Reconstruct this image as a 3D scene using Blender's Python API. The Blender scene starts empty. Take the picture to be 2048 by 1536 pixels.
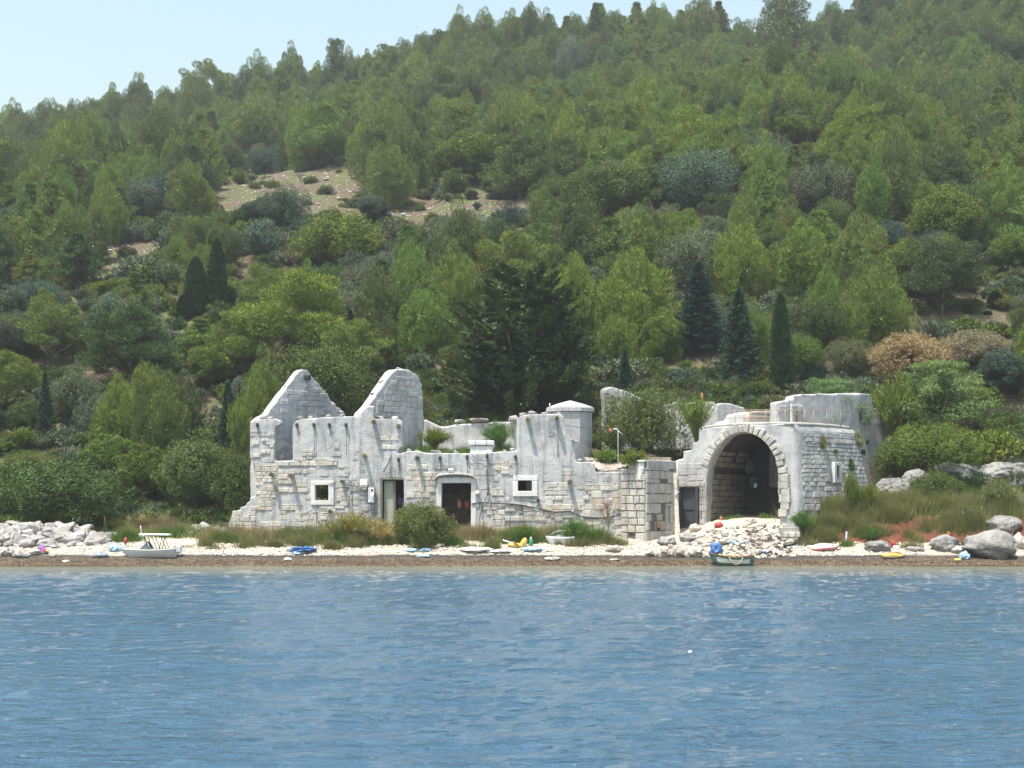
import bpy, bmesh, math, random
import numpy as np
from mathutils import Vector, Matrix, Euler, Quaternion
from mathutils.geometry import tessellate_polygon

SC = bpy.context.scene
COL = SC.collection
rnd = random.Random(7)
R = np.random.default_rng(11)

# ---------------------------------------------------------------- camera, sky, sun, exposure
F = 3000.0                      # focal length in photograph pixels (2048 wide)
CX, HY, CZ = 1024.0, 1004.0, 3.0
cam_data = bpy.data.cameras.new("camera")
cam = bpy.data.objects.new("camera", cam_data); COL.objects.link(cam)
cam.location = (0, 0, CZ); cam.rotation_euler = (math.radians(90), 0, 0)
cam_data.sensor_width = 36.0; cam_data.lens = F / 2048 * 36.0
cam_data.shift_y = (HY - 768) / 2048
cam_data.clip_start = 0.5; cam_data.clip_end = 6000
SC.camera = cam

SUN_DIR = Vector((-0.235, -0.262, 0.936)).normalized()     # towards the sun
elev = math.asin(SUN_DIR.z)
az = math.atan2(SUN_DIR.x, SUN_DIR.y)                      # clockwise from +Y
world = bpy.data.worlds.new("World"); SC.world = world; world.use_nodes = True
wn = world.node_tree
bg = wn.nodes["Background"]
sky = wn.nodes.new("ShaderNodeTexSky"); sky.sky_type = 'NISHITA'
sky.sun_disc = False; sky.sun_elevation = elev; sky.sun_rotation = az
sky.air_density = 2.2; sky.dust_density = 3.0; sky.ozone_density = 2.5; sky.altitude = 0
wn.links.new(sky.outputs[0], bg.inputs[0]); bg.inputs[1].default_value = 0.15
sl = bpy.data.lights.new("sun", 'SUN'); sl.energy = 5.0; sl.angle = math.radians(0.53); sl.color = (1.0, 0.955, 0.88)
sun = bpy.data.objects.new("sun", sl); COL.objects.link(sun)
sun.rotation_euler = SUN_DIR.to_track_quat('Z', 'Y').to_euler(); sun.location = (-40, -40, 160)
SC.view_settings.view_transform = 'Standard'; SC.view_settings.look = 'None'
SC.view_settings.gamma = 1.0; SC.view_settings.exposure = 0.62
SC.view_settings.use_curve_mapping = False
SC.render.engine = 'CYCLES'
cy = SC.cycles
cy.max_bounces = 6; cy.diffuse_bounces = 3; cy.glossy_bounces = 2; cy.transmission_bounces = 4
cy.transparent_max_bounces = 6; cy.volume_bounces = 0; cy.caustics_reflective = False; cy.caustics_refractive = False
cy.use_denoising = True

# ---------------------------------------------------------------- helpers
def P(px, py, Y):
    return Vector(((px - CX) * Y / F, Y, CZ + (HY - py) * Y / F))

def _hash(ix, iy, seed):
    h = (ix.astype(np.int64) * 374761393 + iy.astype(np.int64) * 668265263 + seed * 1442695041) & 0xffffffff
    h = ((h ^ (h >> 13)) * 1274126177) & 0xffffffff
    return ((h ^ (h >> 16)) & 0xffff) / 65535.0

def vnoise(X, Y, seed=0):
    X = np.asarray(X, float); Y = np.asarray(Y, float)
    ix = np.floor(X); iy = np.floor(Y); fx = X - ix; fy = Y - iy
    fx = fx * fx * (3 - 2 * fx); fy = fy * fy * (3 - 2 * fy)
    a = _hash(ix, iy, seed); b = _hash(ix + 1, iy, seed); c = _hash(ix, iy + 1, seed); d = _hash(ix + 1, iy + 1, seed)
    return (a * (1 - fx) + b * fx) * (1 - fy) + (c * (1 - fx) + d * fx) * fy - 0.5

def fbm(X, Y, seed=0, oct=4):
    s = 0; a = 1.0
    for o in range(oct):
        s = s + a * vnoise(np.asarray(X) * 2 ** o, np.asarray(Y) * 2 ** o, seed + o * 17); a *= 0.5
    return s

def vnoise3(p, seed=0):
    i = np.floor(p); f = p - i; f = f * f * (3 - 2 * f); i = i.astype(np.int64); out = 0
    for dx in (0, 1):
        for dy in (0, 1):
            for dz in (0, 1):
                h = _hash((i[:, 0] + dx) + (i[:, 2] + dz) * 7919, (i[:, 1] + dy) * 3 + (i[:, 2] + dz) * 104729, seed)
                w = (f[:, 0] if dx else 1 - f[:, 0]) * (f[:, 1] if dy else 1 - f[:, 1]) * (f[:, 2] if dz else 1 - f[:, 2]); out = out + h * w
    return out - 0.5

def noise3(v, seed=0):
    return vnoise3(v, seed) + 0.5 * vnoise3(v * 2.03, seed + 7) + 0.25 * vnoise3(v * 4.1, seed + 13)

def npmesh(name, V, faces, smooth=False):
    """faces: (n,3) or (n,4) int array"""
    V = np.asarray(V, np.float32); faces = np.asarray(faces, np.int32)
    me = bpy.data.meshes.new(name); k = faces.shape[1]; n = len(faces)
    me.vertices.add(len(V)); me.vertices.foreach_set("co", V.ravel())
    me.loops.add(n * k); me.loops.foreach_set("vertex_index", faces.ravel())
    me.polygons.add(n); me.polygons.foreach_set("loop_start", np.arange(n, dtype=np.int32) * k)
    me.polygons.foreach_set("loop_total", np.full(n, k, np.int32))
    me.polygons.foreach_set("use_smooth", np.full(n, smooth))
    me.update(calc_edges=True)
    return me

def pmesh(name, V, Fc, smooth=False):
    me = bpy.data.meshes.new(name); me.from_pydata([tuple(v) for v in V], [], Fc)
    if smooth: me.polygons.foreach_set("use_smooth", np.full(len(me.polygons), True))
    me.update(); return me

def obj(name, me, mat=None, parent=None, loc=None, rot=None, scale=None):
    o = bpy.data.objects.new(name, me); COL.objects.link(o)
    if mat is not None and me is not None and len(me.materials) == 0: me.materials.append(mat)
    if parent is not None: o.parent = parent
    if loc is not None: o.location = loc
    if rot is not None: o.rotation_euler = rot
    if scale is not None: o.scale = scale
    return o

def tag(o, label=None, cat=None, group=None, kind=None):
    if label: o["label"] = label
    if cat: o["category"] = cat
    if group: o["group"] = group
    if kind: o["kind"] = kind
    return o

def thing(name, label, cat, loc=(0, 0, 0), rz=0.0, group=None):
    o = bpy.data.objects.new(name, None); COL.objects.link(o); o.empty_display_size = 0.3
    o.location = loc; o.rotation_euler = (0, 0, rz)
    return tag(o, label, cat, group)

def bmm(bm, name, smooth=False):
    me = bpy.data.meshes.new(name); bmesh.ops.recalc_face_normals(bm, faces=bm.faces); bm.to_mesh(me); bm.free()
    if smooth: me.polygons.foreach_set("use_smooth", np.full(len(me.polygons), True))
    me.update(); return me

def box_bm(sx, sy, sz, bev=0.0, c=(0, 0, 0), bm=None):
    b = bmesh.new()
    bmesh.ops.create_cube(b, size=1.0)
    for v in b.verts: v.co = Vector((v.co.x * sx, v.co.y * sy, v.co.z * sz))
    if bev > 0: bmesh.ops.bevel(b, geom=list(b.edges), offset=bev, segments=1, affect='EDGES')
    for v in b.verts: v.co += Vector(c)
    return b

def box(name, sx, sy, sz, mat, parent=None, loc=(0, 0, 0), rot=None, bev=0.01, c=(0, 0, 0)):
    return obj(name, bmm(box_bm(sx, sy, sz, bev, c), name), mat, parent, loc, rot)

def tube_data(pts, rad, n=6, cap=True):
    """pts list of Vector, rad float or list -> V, faces"""
    V = []; Fc = []; m = len(pts)
    if not hasattr(rad, '__len__'): rad = [rad] * m
    for i, p in enumerate(pts):
        d = (pts[min(i + 1, m - 1)] - pts[max(i - 1, 0)])
        d = d.normalized() if d.length > 1e-6 else Vector((0, 0, 1))
        a = d.cross(Vector((0.13, 1, 0.07)) if abs(d.y) < 0.9 else Vector((1, 0, 0))).normalized(); b = d.cross(a)
        for k in range(n):
            t = 2 * math.pi * k / n
            V.append(p + (a * math.cos(t) + b * math.sin(t)) * rad[i])
    for i in range(m - 1):
        for k in range(n):
            k2 = (k + 1) % n
            Fc.append((i * n + k, i * n + k2, (i + 1) * n + k2, (i + 1) * n + k))
    if cap:
        Fc.append(tuple(range(n))[::-1]); Fc.append(tuple(range((m - 1) * n, m * n)))
    return V, Fc

def tubes(name, lst, mat, parent=None, n=6, smooth=True):
    V = []; Fc = []
    for pts, rad in lst:
        v, f = tube_data([Vector(p) for p in pts], rad, n)
        o = len(V); V += v; Fc += [tuple(i + o for i in q) for q in f]
    return obj(name, pmesh(name, V, Fc, smooth), mat, parent)

def ico(name, sub, rx, ry, rz, amp=0.15, freq=2.0, seed=0, smooth=True):
    b = bmesh.new(); bmesh.ops.create_icosphere(b, subdivisions=sub, radius=1.0)
    v = np.array([x.co[:] for x in b.verts])
    d = 1 + amp * 2 * noise3(v * freq + seed * 3.7 + 50, seed)
    for x, k in zip(b.verts, d): x.co = Vector((x.co.x * rx * k, x.co.y * ry * k, x.co.z * rz * k))
    return bmm(b, name, smooth)

def hullrock(name, rx, ry, rz, seed=0, n=16, flat=0.0):
    r = random.Random(seed); b = bmesh.new()
    for i in range(n):
        v = Vector((r.gauss(0, 1), r.gauss(0, 1), r.gauss(0, 1))).normalized() * r.uniform(0.85, 1.05)
        m = max(abs(v.x), abs(v.y), abs(v.z)); v = v.lerp(v / m, 0.35)
        b.verts.new((v.x * rx, v.y * ry, v.z * rz))
    h = bmesh.ops.convex_hull(b, input=list(b.verts))
    bmesh.ops.delete(b, geom=[e for e in set(h['geom_interior'] + h['geom_unused']) if isinstance(e, bmesh.types.BMVert)], context='VERTS')
    bmesh.ops.bevel(b, geom=list(b.edges), offset=0.06 * min(rx, ry, rz), segments=1, affect='EDGES')
    bmesh.ops.triangulate(b, faces=b.faces)
    return bmm(b, name)

# ---------------------------------------------------------------- materials
def nodes(name):
    m = bpy.data.materials.new(name); m.use_nodes = True
    return m, m.node_tree, m.node_tree.nodes["Principled BSDF"]

def N(nt, t, **kw):
    n = nt.nodes.new(t)
    for k, v in kw.items(): setattr(n, k, v)
    return n

def noise_node(nt, scale, detail=4, vec=None, rough=0.6, dist=0.0):
    n = N(nt, "ShaderNodeTexNoise"); n.inputs["Scale"].default_value = scale; n.inputs["Detail"].default_value = detail
    n.inputs["Roughness"].default_value = rough; n.inputs["Distortion"].default_value = dist
    if vec is not None: nt.links.new(vec, n.inputs["Vector"])
    return n

def ramp(nt, fac, stops):
    r = N(nt, "ShaderNodeValToRGB"); e = r.color_ramp.elements
    while len(e) > 1: e.remove(e[-1])
    e[0].position = stops[0][0]; e[0].color = (*stops[0][1], 1)
    for p, c in stops[1:]:
        x = e.new(p); x.color = (*c, 1)
    nt.links.new(fac, r.inputs[0]); return r.outputs[0]

def mix(nt, fac, a, b, mode='MIX'):
    m = N(nt, "ShaderNodeMix", data_type='RGBA', blend_type=mode)
    for s, v in ((0, fac), (6, a), (7, b)):
        if hasattr(v, 'links') or isinstance(v, bpy.types.NodeSocket): nt.links.new(v, m.inputs[s])
        elif s == 0: m.inputs[0].default_value = v
        else: m.inputs[s].default_value = (*v, 1)
    return m.outputs[2]

def math_node(nt, op, a, b=None, clamp=False):
    m = N(nt, "ShaderNodeMath", operation=op); m.use_clamp = clamp
    for i, v in enumerate((a, b)):
        if v is None: continue
        if isinstance(v, bpy.types.NodeSocket): nt.links.new(v, m.inputs[i])
        else: m.inputs[i].default_value = v
    return m.outputs[0]

def maprange(nt, v, a, b, c=0.0, d=1.0):
    m = N(nt, "ShaderNodeMapRange"); nt.links.new(v, m.inputs[0])
    for i, x in enumerate((a, b, c, d)): m.inputs[1 + i].default_value = x
    return m.outputs[0]

def bump(nt, bs, h, strength=0.4, dist=0.03):
    b = N(nt, "ShaderNodeBump"); b.inputs["Strength"].default_value = strength; b.inputs["Distance"].default_value = dist
    nt.links.new(h, b.inputs["Height"]); nt.links.new(b.outputs[0], bs.inputs["Normal"])

def geo_pos(nt): return N(nt, "ShaderNodeNewGeometry").outputs["Position"]

def scaled(nt, vec, s):
    m = N(nt, "ShaderNodeMapping"); nt.links.new(vec, m.inputs[0]); m.inputs["Scale"].default_value = s; return m.outputs[0]

def simple(name, col, rough=0.6, metal=0.0, var=0.12, scale=6.0, bmp=0.15):
    m, nt, bs = nodes(name)
    tc = N(nt, "ShaderNodeTexCoord").outputs["Object"]
    n = noise_node(nt, scale, 4, tc)
    c = ramp(nt, n.outputs[0], [(0.3, tuple(x * (1 - var) for x in col)), (0.7, tuple(min(1, x * (1 + var)) for x in col))])
    nt.links.new(c, bs.inputs["Base Color"]); bs.inputs["Roughness"].default_value = rough; bs.inputs["Metallic"].default_value = metal
    if bmp: bump(nt, bs, n.outputs[0], bmp, 0.02)
    return m

def masonry(name, light, dark, stain=0.5, grain=14.0, bstr=0.7, varamt=0.0, tint=None, bd=0.035):
    """rough rendered or quarried stone with vertical weathering streaks"""
    m, nt, bs = nodes(name); pos = geo_pos(nt)
    n1 = noise_node(nt, 0.9, 5, pos, 0.65); n2 = noise_node(nt, grain, 3, pos, 0.7)
    st = noise_node(nt, 1.0, 4, scaled(nt, pos, (3.2, 3.2, 0.35)), 0.6)
    c = ramp(nt, n1.outputs[0], [(0.32, dark), (0.62, light)])
    sm = ramp(nt, st.outputs[0], [(0.49, (1, 1, 1)), (0.68, (1 - stain * .45, 1 - stain * .43, 1 - stain * .40))])
    c = mix(nt, 1.0, c, sm, 'MULTIPLY')
    g = ramp(nt, n2.outputs[0], [(0.36, (0.70, 0.70, 0.71)), (0.52, (1, 1, 1)), (0.75, (1.06, 1.05, 1.03))])
    c = mix(nt, 0.8, c, g, 'MULTIPLY')
    n3 = noise_node(nt, 0.55, 6, pos, 0.75, 0.6)
    c = mix(nt, 1.0, c, ramp(nt, n3.outputs[0], [(0.36, (0.74, 0.735, 0.72)), (0.46, (1, 1, 1)), (0.60, (1, 1, 1)), (0.70, (0.90, 0.87, 0.80))]), 'MULTIPLY')
    if varamt:
        oi = N(nt, "ShaderNodeObjectInfo").outputs["Random"]
        v = ramp(nt, oi, [(0.0, tint or (1 - varamt, 1 - varamt, 1 - varamt)), (0.35, (1, 1, 1)), (0.7, (1, 1, 1)), (1.0, (1 - varamt, 1 - varamt * .95, 1 - varamt * .8))])
        c = mix(nt, 1.0, c, v, 'MULTIPLY')
    nt.links.new(c, bs.inputs["Base Color"]); bs.inputs["Roughness"].default_value = 0.92
    bs.inputs["Specular IOR Level"].default_value = 0.2
    h = math_node(nt, 'ADD', n2.outputs[0], math_node(nt, 'MULTIPLY', n1.outputs[0], 1.5))
    bump(nt, bs, h, bstr, bd)
    return m

def foliage(name, col, tip, hvar=0.25, trans=0.13, ground=None):
    """needles and leaves: object-random hue, noise clumps, a little light through the blade"""
    m, nt, bs = nodes(name)
    tc = N(nt, "ShaderNodeTexCoord").outputs["Object"]
    n = noise_node(nt, 1.1, 3, tc, 0.6)
    c = ramp(nt, n.outputs[0], [(0.35, col), (0.65, tip)])
    oi = N(nt, "ShaderNodeObjectInfo").outputs["Random"]
    a = 1 - hvar; b = 1 + hvar
    v = ramp(nt, oi, [(0.0, (a, a, a * 1.05)), (0.3, (1.0, 1.0, 0.95)), (0.55, (b * 1.05, b * 0.97, 0.85)), (0.8, (0.92, 1.03, 1.0)), (1.0, (a * .95, 1.0, a * 1.2))])
    c = mix(nt, 1.0, c, v, 'MULTIPLY')
    nt.links.new(c, bs.inputs["Base Color"]); bs.inputs["Roughness"].default_value = 0.65
    bs.inputs["Specular IOR Level"].default_value = 0.25
    tr = N(nt, "ShaderNodeBsdfTranslucent"); nt.links.new(mix(nt, 1.0, c, (1.15, 1.2, 0.6), 'MULTIPLY'), tr.inputs[0])
    ms = N(nt, "ShaderNodeMixShader"); ms.inputs[0].default_value = trans
    nt.links.new(bs.outputs[0], ms.inputs[1]); nt.links.new(tr.outputs[0], ms.inputs[2])
    nt.links.new(ms.outputs[0], nt.nodes["Material Output"].inputs[0])
    return m

M = {}
M['stucco'] = masonry('rough_render', (0.56, 0.555, 0.545), (0.44, 0.44, 0.432), 0.9, 20.0, 1.0, bd=0.035)
M['gable'] = masonry('gable_render', (0.52, 0.515, 0.505), (0.38, 0.38, 0.38), 0.6, 14.0, 0.6)
M['stucco_stone'] = masonry('render_stained_stone', (0.57, 0.555, 0.52), (0.42, 0.405, 0.37), 1.1, 20.0, 0.9)
M['stone'] = masonry('facade_stone', (0.66, 0.62, 0.55), (0.52, 0.48, 0.42), 0.45, 16.0, 0.8, 0.2, (0.84, 0.76, 0.66))
M['ashlar'] = masonry('ashlar_stone', (0.54, 0.515, 0.46), (0.40, 0.375, 0.325), 0.55, 14.0, 0.7, 0.18)
M['ashlar_grey'] = masonry('bastion_stone', (0.52, 0.505, 0.475), (0.38, 0.37, 0.35), 0.6, 14.0, 0.6, 0.14)
M['joint'] = masonry('dark_joint', (0.16, 0.155, 0.15), (0.08, 0.078, 0.075), 0.3, 14.0, 0.6)
M['joint_light'] = masonry('pale_mortar', (0.42, 0.40, 0.37), (0.28, 0.27, 0.25), 0.4, 14.0, 0.6)
M['vault_shade'] = masonry('shaded_vault_lining', (0.13, 0.115, 0.095), (0.07, 0.062, 0.052), 0.5, 10.0, 0.8)  # dark lining colour puts in the deep shade of the vault's right side
M['inner'] = masonry('vault_stone', (0.42, 0.36, 0.27), (0.26, 0.22, 0.165), 0.5, 10.0, 0.8, 0.25)  # paler blocks put the light of the vault's left wall into the colour
M['frame'] = masonry('dressed_frame', (0.74, 0.73, 0.70), (0.64, 0.63, 0.60), 0.25, 20.0, 0.3)
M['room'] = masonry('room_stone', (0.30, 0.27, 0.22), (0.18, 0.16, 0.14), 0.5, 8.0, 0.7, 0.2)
M['rubble'] = masonry('rubble_rock', (0.42, 0.40, 0.375), (0.28, 0.265, 0.25), 0.2, 7.0, 0.7, 0.28)
M['white_rock'] = masonry('white_rubble', (0.56, 0.52, 0.46), (0.40, 0.36, 0.30), 0.3, 8.0, 0.6, 0.25)
M['boulder'] = masonry('grey_boulder', (0.30, 0.29, 0.275), (0.17, 0.165, 0.155), 0.35, 4.0, 1.0, 0.0, bd=0.14)
M['pave'] = masonry('terrace_paving', (0.42, 0.36, 0.31), (0.30, 0.26, 0.23), 0.2, 9.0, 0.5)
M['wood'] = simple('weathered_wood', (0.30, 0.25, 0.20), 0.8)
M['drift'] = simple('driftwood', (0.42, 0.40, 0.37), 0.85, 0, 0.25, 9)
M['bark'] = simple('bark', (0.13, 0.10, 0.075), 0.9, 0, 0.3, 8, 0.5)
M['twig'] = simple('dry_twig', (0.20, 0.16, 0.13), 0.9, 0, 0.2, 8)
M['dark'] = simple('dark_iron', (0.045, 0.045, 0.05), 0.6, 0.3)
M['door'] = simple('blue_grey_door', (0.045, 0.055, 0.07), 0.5, 0.2, 0.2, 3)
M['frame_olive'] = simple('olive_door_frame', (0.16, 0.15, 0.10), 0.6)
M['rail'] = simple('tan_railing', (0.30, 0.24, 0.15), 0.5)
M['white'] = simple('white_paint', (0.78, 0.78, 0.77), 0.35, 0, 0.05)
M['hull'] = simple('grey_white_gelcoat', (0.55, 0.57, 0.58), 0.3, 0, 0.08)
M['cream'] = simple('cream_plastic', (0.74, 0.70, 0.58), 0.45)
M['pipe'] = simple('pale_metal_pipe', (0.62, 0.62, 0.66), 0.35, 0.2)
M['steel'] = simple('dull_steel', (0.30, 0.36, 0.42), 0.4, 0.5)
M['cable'] = simple('black_cable', (0.05, 0.05, 0.055), 0.7)
M['rope'] = simple('beige_rope', (0.50, 0.40, 0.26), 0.9)
M['blue'] = simple('blue_tarp', (0.05, 0.14, 0.34), 0.45, 0, 0.3, 5, 0.5)
M['paleblue'] = simple('pale_blue_cloth', (0.35, 0.52, 0.68), 0.7, 0, 0.3, 7, 0.5)
M['yellow'] = simple('yellow_vinyl', (0.55, 0.40, 0.08), 0.35)
M['red'] = simple('red_plastic', (0.32, 0.04, 0.035), 0.5)
M['orange'] = simple('orange_cloth', (0.42, 0.15, 0.06), 0.7)
M['pink'] = simple('magenta_cloth', (0.55, 0.06, 0.20), 0.7)
M['purple'] = simple('purple_cloth', (0.20, 0.12, 0.36), 0.7)
M['green_boat'] = simple('green_boat_paint', (0.06, 0.14, 0.11), 0.4, 0, 0.25)
M['green'] = simple('green_plastic', (0.03, 0.25, 0.12), 0.4)
M['brown'] = simple('brown_leather', (0.20, 0.08, 0.04), 0.5)
M['glass'] = simple('tinted_windshield', (0.10, 0.12, 0.13), 0.12)
M['rust'] = simple('rust_stain', (0.28, 0.16, 0.09), 0.9)
M['kayak'] = simple('kayak_shell', (0.60, 0.14, 0.05), 0.4, 0, 0.25)
# ---------------------------------------------------------------- terrain height (metres, y = distance from the viewpoint)
SS = lambda a, b, x: (lambda t: t * t * (3 - 2 * t))(np.clip((x - a) / (b - a), 0, 1))
RX = np.array([-260, -130, -86, -70, -54, -42, -30, -16, 0, 16, 32, 46, 60, 80, 100, 140, 300.])
RH = np.array([46, 57, 61.5, 63.5, 66.5, 69.5, 70.5, 75, 77.5, 79.5, 80.5, 76, 83, 92, 97, 100, 94.])

def inpoly(X, Y, poly):
    ins = np.zeros(np.shape(X), bool); n = len(poly)
    for i in range(n):
        x1, y1 = poly[i]; x2, y2 = poly[(i + 1) % n]
        c = ((y1 > Y) != (y2 > Y)) & (X < (x2 - x1) * (Y - y1) / (y2 - y1 + 1e-12) + x1)
        ins ^= c
    return ins

TOWER_FOOT = [(8.6, 78.4), (13.9, 75.3), (16.2, 76.4), (17.6, 79.6), (17.6, 83), (8.6, 83)]
def height(X, Y):
    X = np.asarray(X, float); Y = np.asarray(Y, float)
    wob = 0.75 * fbm(X * 0.09, X * 0 + 3.0, 5, 3)
    Ys = Y - wob * np.exp(-np.abs(Y - 71) / 6)
    left = np.interp(Ys, [30, 60, 69, 70.3, 72, 73.3, 75, 78, 82, 86], [-8, -2.5, -.5, 0, .40, .80, 1.12, 1.6, 2.3, 4.2])
    far_left = np.interp(Ys, [30, 60, 69, 70.3, 72, 73.3, 75, 78, 82, 86], [-8, -2.5, -.5, 0, .40, .70, .95, 1.55, 2.6, 4.4])
    arch = np.interp(Ys, [30, 60, 69, 70.3, 71.6, 73, 75, 77, 83, 86], [-8, -2.5, -.5, 0, .30, .85, 1.65, 2.2, 3.0, 6.2])
    right = np.interp(Ys, [30, 60, 69, 70.3, 72, 73.5, 74.1, 75.1, 77, 80, 86], [-8, -2.5, -.5, 0, .40, .80, 1.05, 2.25, 2.75, 4.0, 6.8])
    b = left + (far_left - left) * SS(-19, -22, X)
    w1 = SS(8.6, 11.2, X); b = b * (1 - w1) + arch * w1
    w2 = SS(13.8, 15.4, X + 0.35 * vnoise(Y * 1.3, X * 0, 3)); b = b * (1 - w2) + right * w2
    z86 = np.interp(X, [-24, -8, -6, 8, 14, 30], [4.3, 4.3, 6.0, 6.2, 6.6, 7.0])
    H = np.interp(X, RX, RH)
    t = np.clip((Y - 86) / 164.0, 0, 1)
    curve = t + 0.05 * np.sin(t * math.pi * 2)
    up = z86 + (H - z86) * curve
    bump_ = fbm(X * 0.03, Y * 0.03, 21, 3) * 3.0 + fbm(X * 0.15, Y * 0.15, 22, 2) * 0.8
    up = up + bump_ * SS(90, 130, Y) * (1 - SS(235, 255, Y) * 0.6)
    over = np.clip(Y - 250, 0, None); up = np.where(Y > 250, up - over * 0.12 - over ** 2 * 0.0006, up)
    up = np.maximum(up, 3 - over * 0.002)
    zin = b + (z86 - b) * SS(82, 86, Y)
    z = np.where(Y < 86, zin, up)
    z = z + (0.05 * fbm(X * 1.3, Y * 1.3, 9, 3) + 0.02 * fbm(X * 5, Y * 5, 10, 2)) * SS(70.2, 72.5, Y) + 0.25 * fbm(X * .5, Y * .5, 12, 3) * SS(76, 84, Y)
    # level ground in front of the high side wall, then floors and terraces of the ruin
    wy = 80.9 + (X - 14.35) * 0.9
    wl = SS(22.9, 21.0, X) * SS(16.0, 17.2, X) * np.where(Y < wy + .35, 1.0, 0.0) * SS(76.5, 78.5, Y)
    z = z * (1 - wl) + np.minimum(z, 3.1 + (Y - 78) * .10) * wl
    z = np.where((X > -7.3) & (X < 3.3) & (Y > 76.35) & (Y < 83.4), 1.25, z)
    z = np.where((X > 3.3) & (X <= 8.6) & (Y > 76.6) & (Y < 84.5), np.minimum(4.45 + (Y - 76.6) * 0.16, 5.7), z)
    z = np.where((X > -13.0) & (X < -7.3) & (Y > 76.35) & (Y < 81.5), 1.7, z)
    z = np.where(inpoly(X, Y, TOWER_FOOT), np.minimum(2.15, 1.45 + (X - 9) * .3) + (Y - 76) * 0.03, z)
    return z

_GX = np.arange(-150, 150.01, 0.5); _GY = np.arange(60, 290.01, 0.5); _g0, _g1 = np.meshgrid(_GX, _GY); _GZ = height(_g0, _g1)
def hfast(X, Y):
    u = np.clip((np.asarray(X, float) + 150) * 2, 0, len(_GX) - 1.001); v = np.clip((np.asarray(Y, float) - 60) * 2, 0, len(_GY) - 1.001)
    i = u.astype(int); j = v.astype(int); u = u - i; v = v - j
    return (_GZ[j, i] * (1 - u) + _GZ[j, i + 1] * u) * (1 - v) + (_GZ[j + 1, i] * (1 - u) + _GZ[j + 1, i + 1] * u) * v
def hz(x, y):
    if y < 86: return float(height(np.array([float(x)]), np.array([float(y)]))[0])
    u = min(max((x + 150) * 2, 0), len(_GX) - 1.001); v = min(max((y - 60) * 2, 0), len(_GY) - 1.001); i = int(u); j = int(v); u -= i; v -= j
    return float((_GZ[j, i] * (1 - u) + _GZ[j, i + 1] * u) * (1 - v) + (_GZ[j + 1, i] * (1 - u) + _GZ[j + 1, i + 1] * u) * v)

def ground_at(px, py, y0=70.5, y1=270):
    Ys = np.arange(y0, y1, 0.1); Xs = (px - CX) * Ys / F; Zr = CZ + (HY - py) * Ys / F
    Hh = hfast(Xs, Ys); k = np.where(Hh >= Zr)[0]
    i = k[0] if len(k) else len(Ys) - 1
    y = float(Ys[i]); x = float(Xs[i])
    return Vector((x, y, hz(x, y)))

def pip(x, y, poly):
    ins = False; n = len(poly); j = n - 1
    for i in range(n):
        xi, yi = poly[i]; xj, yj = poly[j]
        if (yi > y) != (yj > y) and x < (xj - xi) * (y - yi) / (yj - yi) + xi: ins = not ins
        j = i
    return ins

def axis(parts):
    out = []
    for a, b, s in parts:
        n = max(1, int(round((b - a) / s))); out += list(np.linspace(a, b, n, endpoint=False))
    out.append(parts[-1][1]); return np.array(out)

def grid_mesh(name, xs, ys, zf, smooth=True):
    X, Y = np.meshgrid(xs, ys); Z = zf(X, Y); V = np.stack([X, Y, Z], -1).reshape(-1, 3)
    nx, ny = len(xs), len(ys); i = np.arange(ny - 1)[:, None] * nx + np.arange(nx - 1)[None]
    i = i.ravel(); Fc = np.stack([i, i + 1, i + 1 + nx, i + nx], -1)
    return npmesh(name, V, Fc, smooth)

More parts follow.
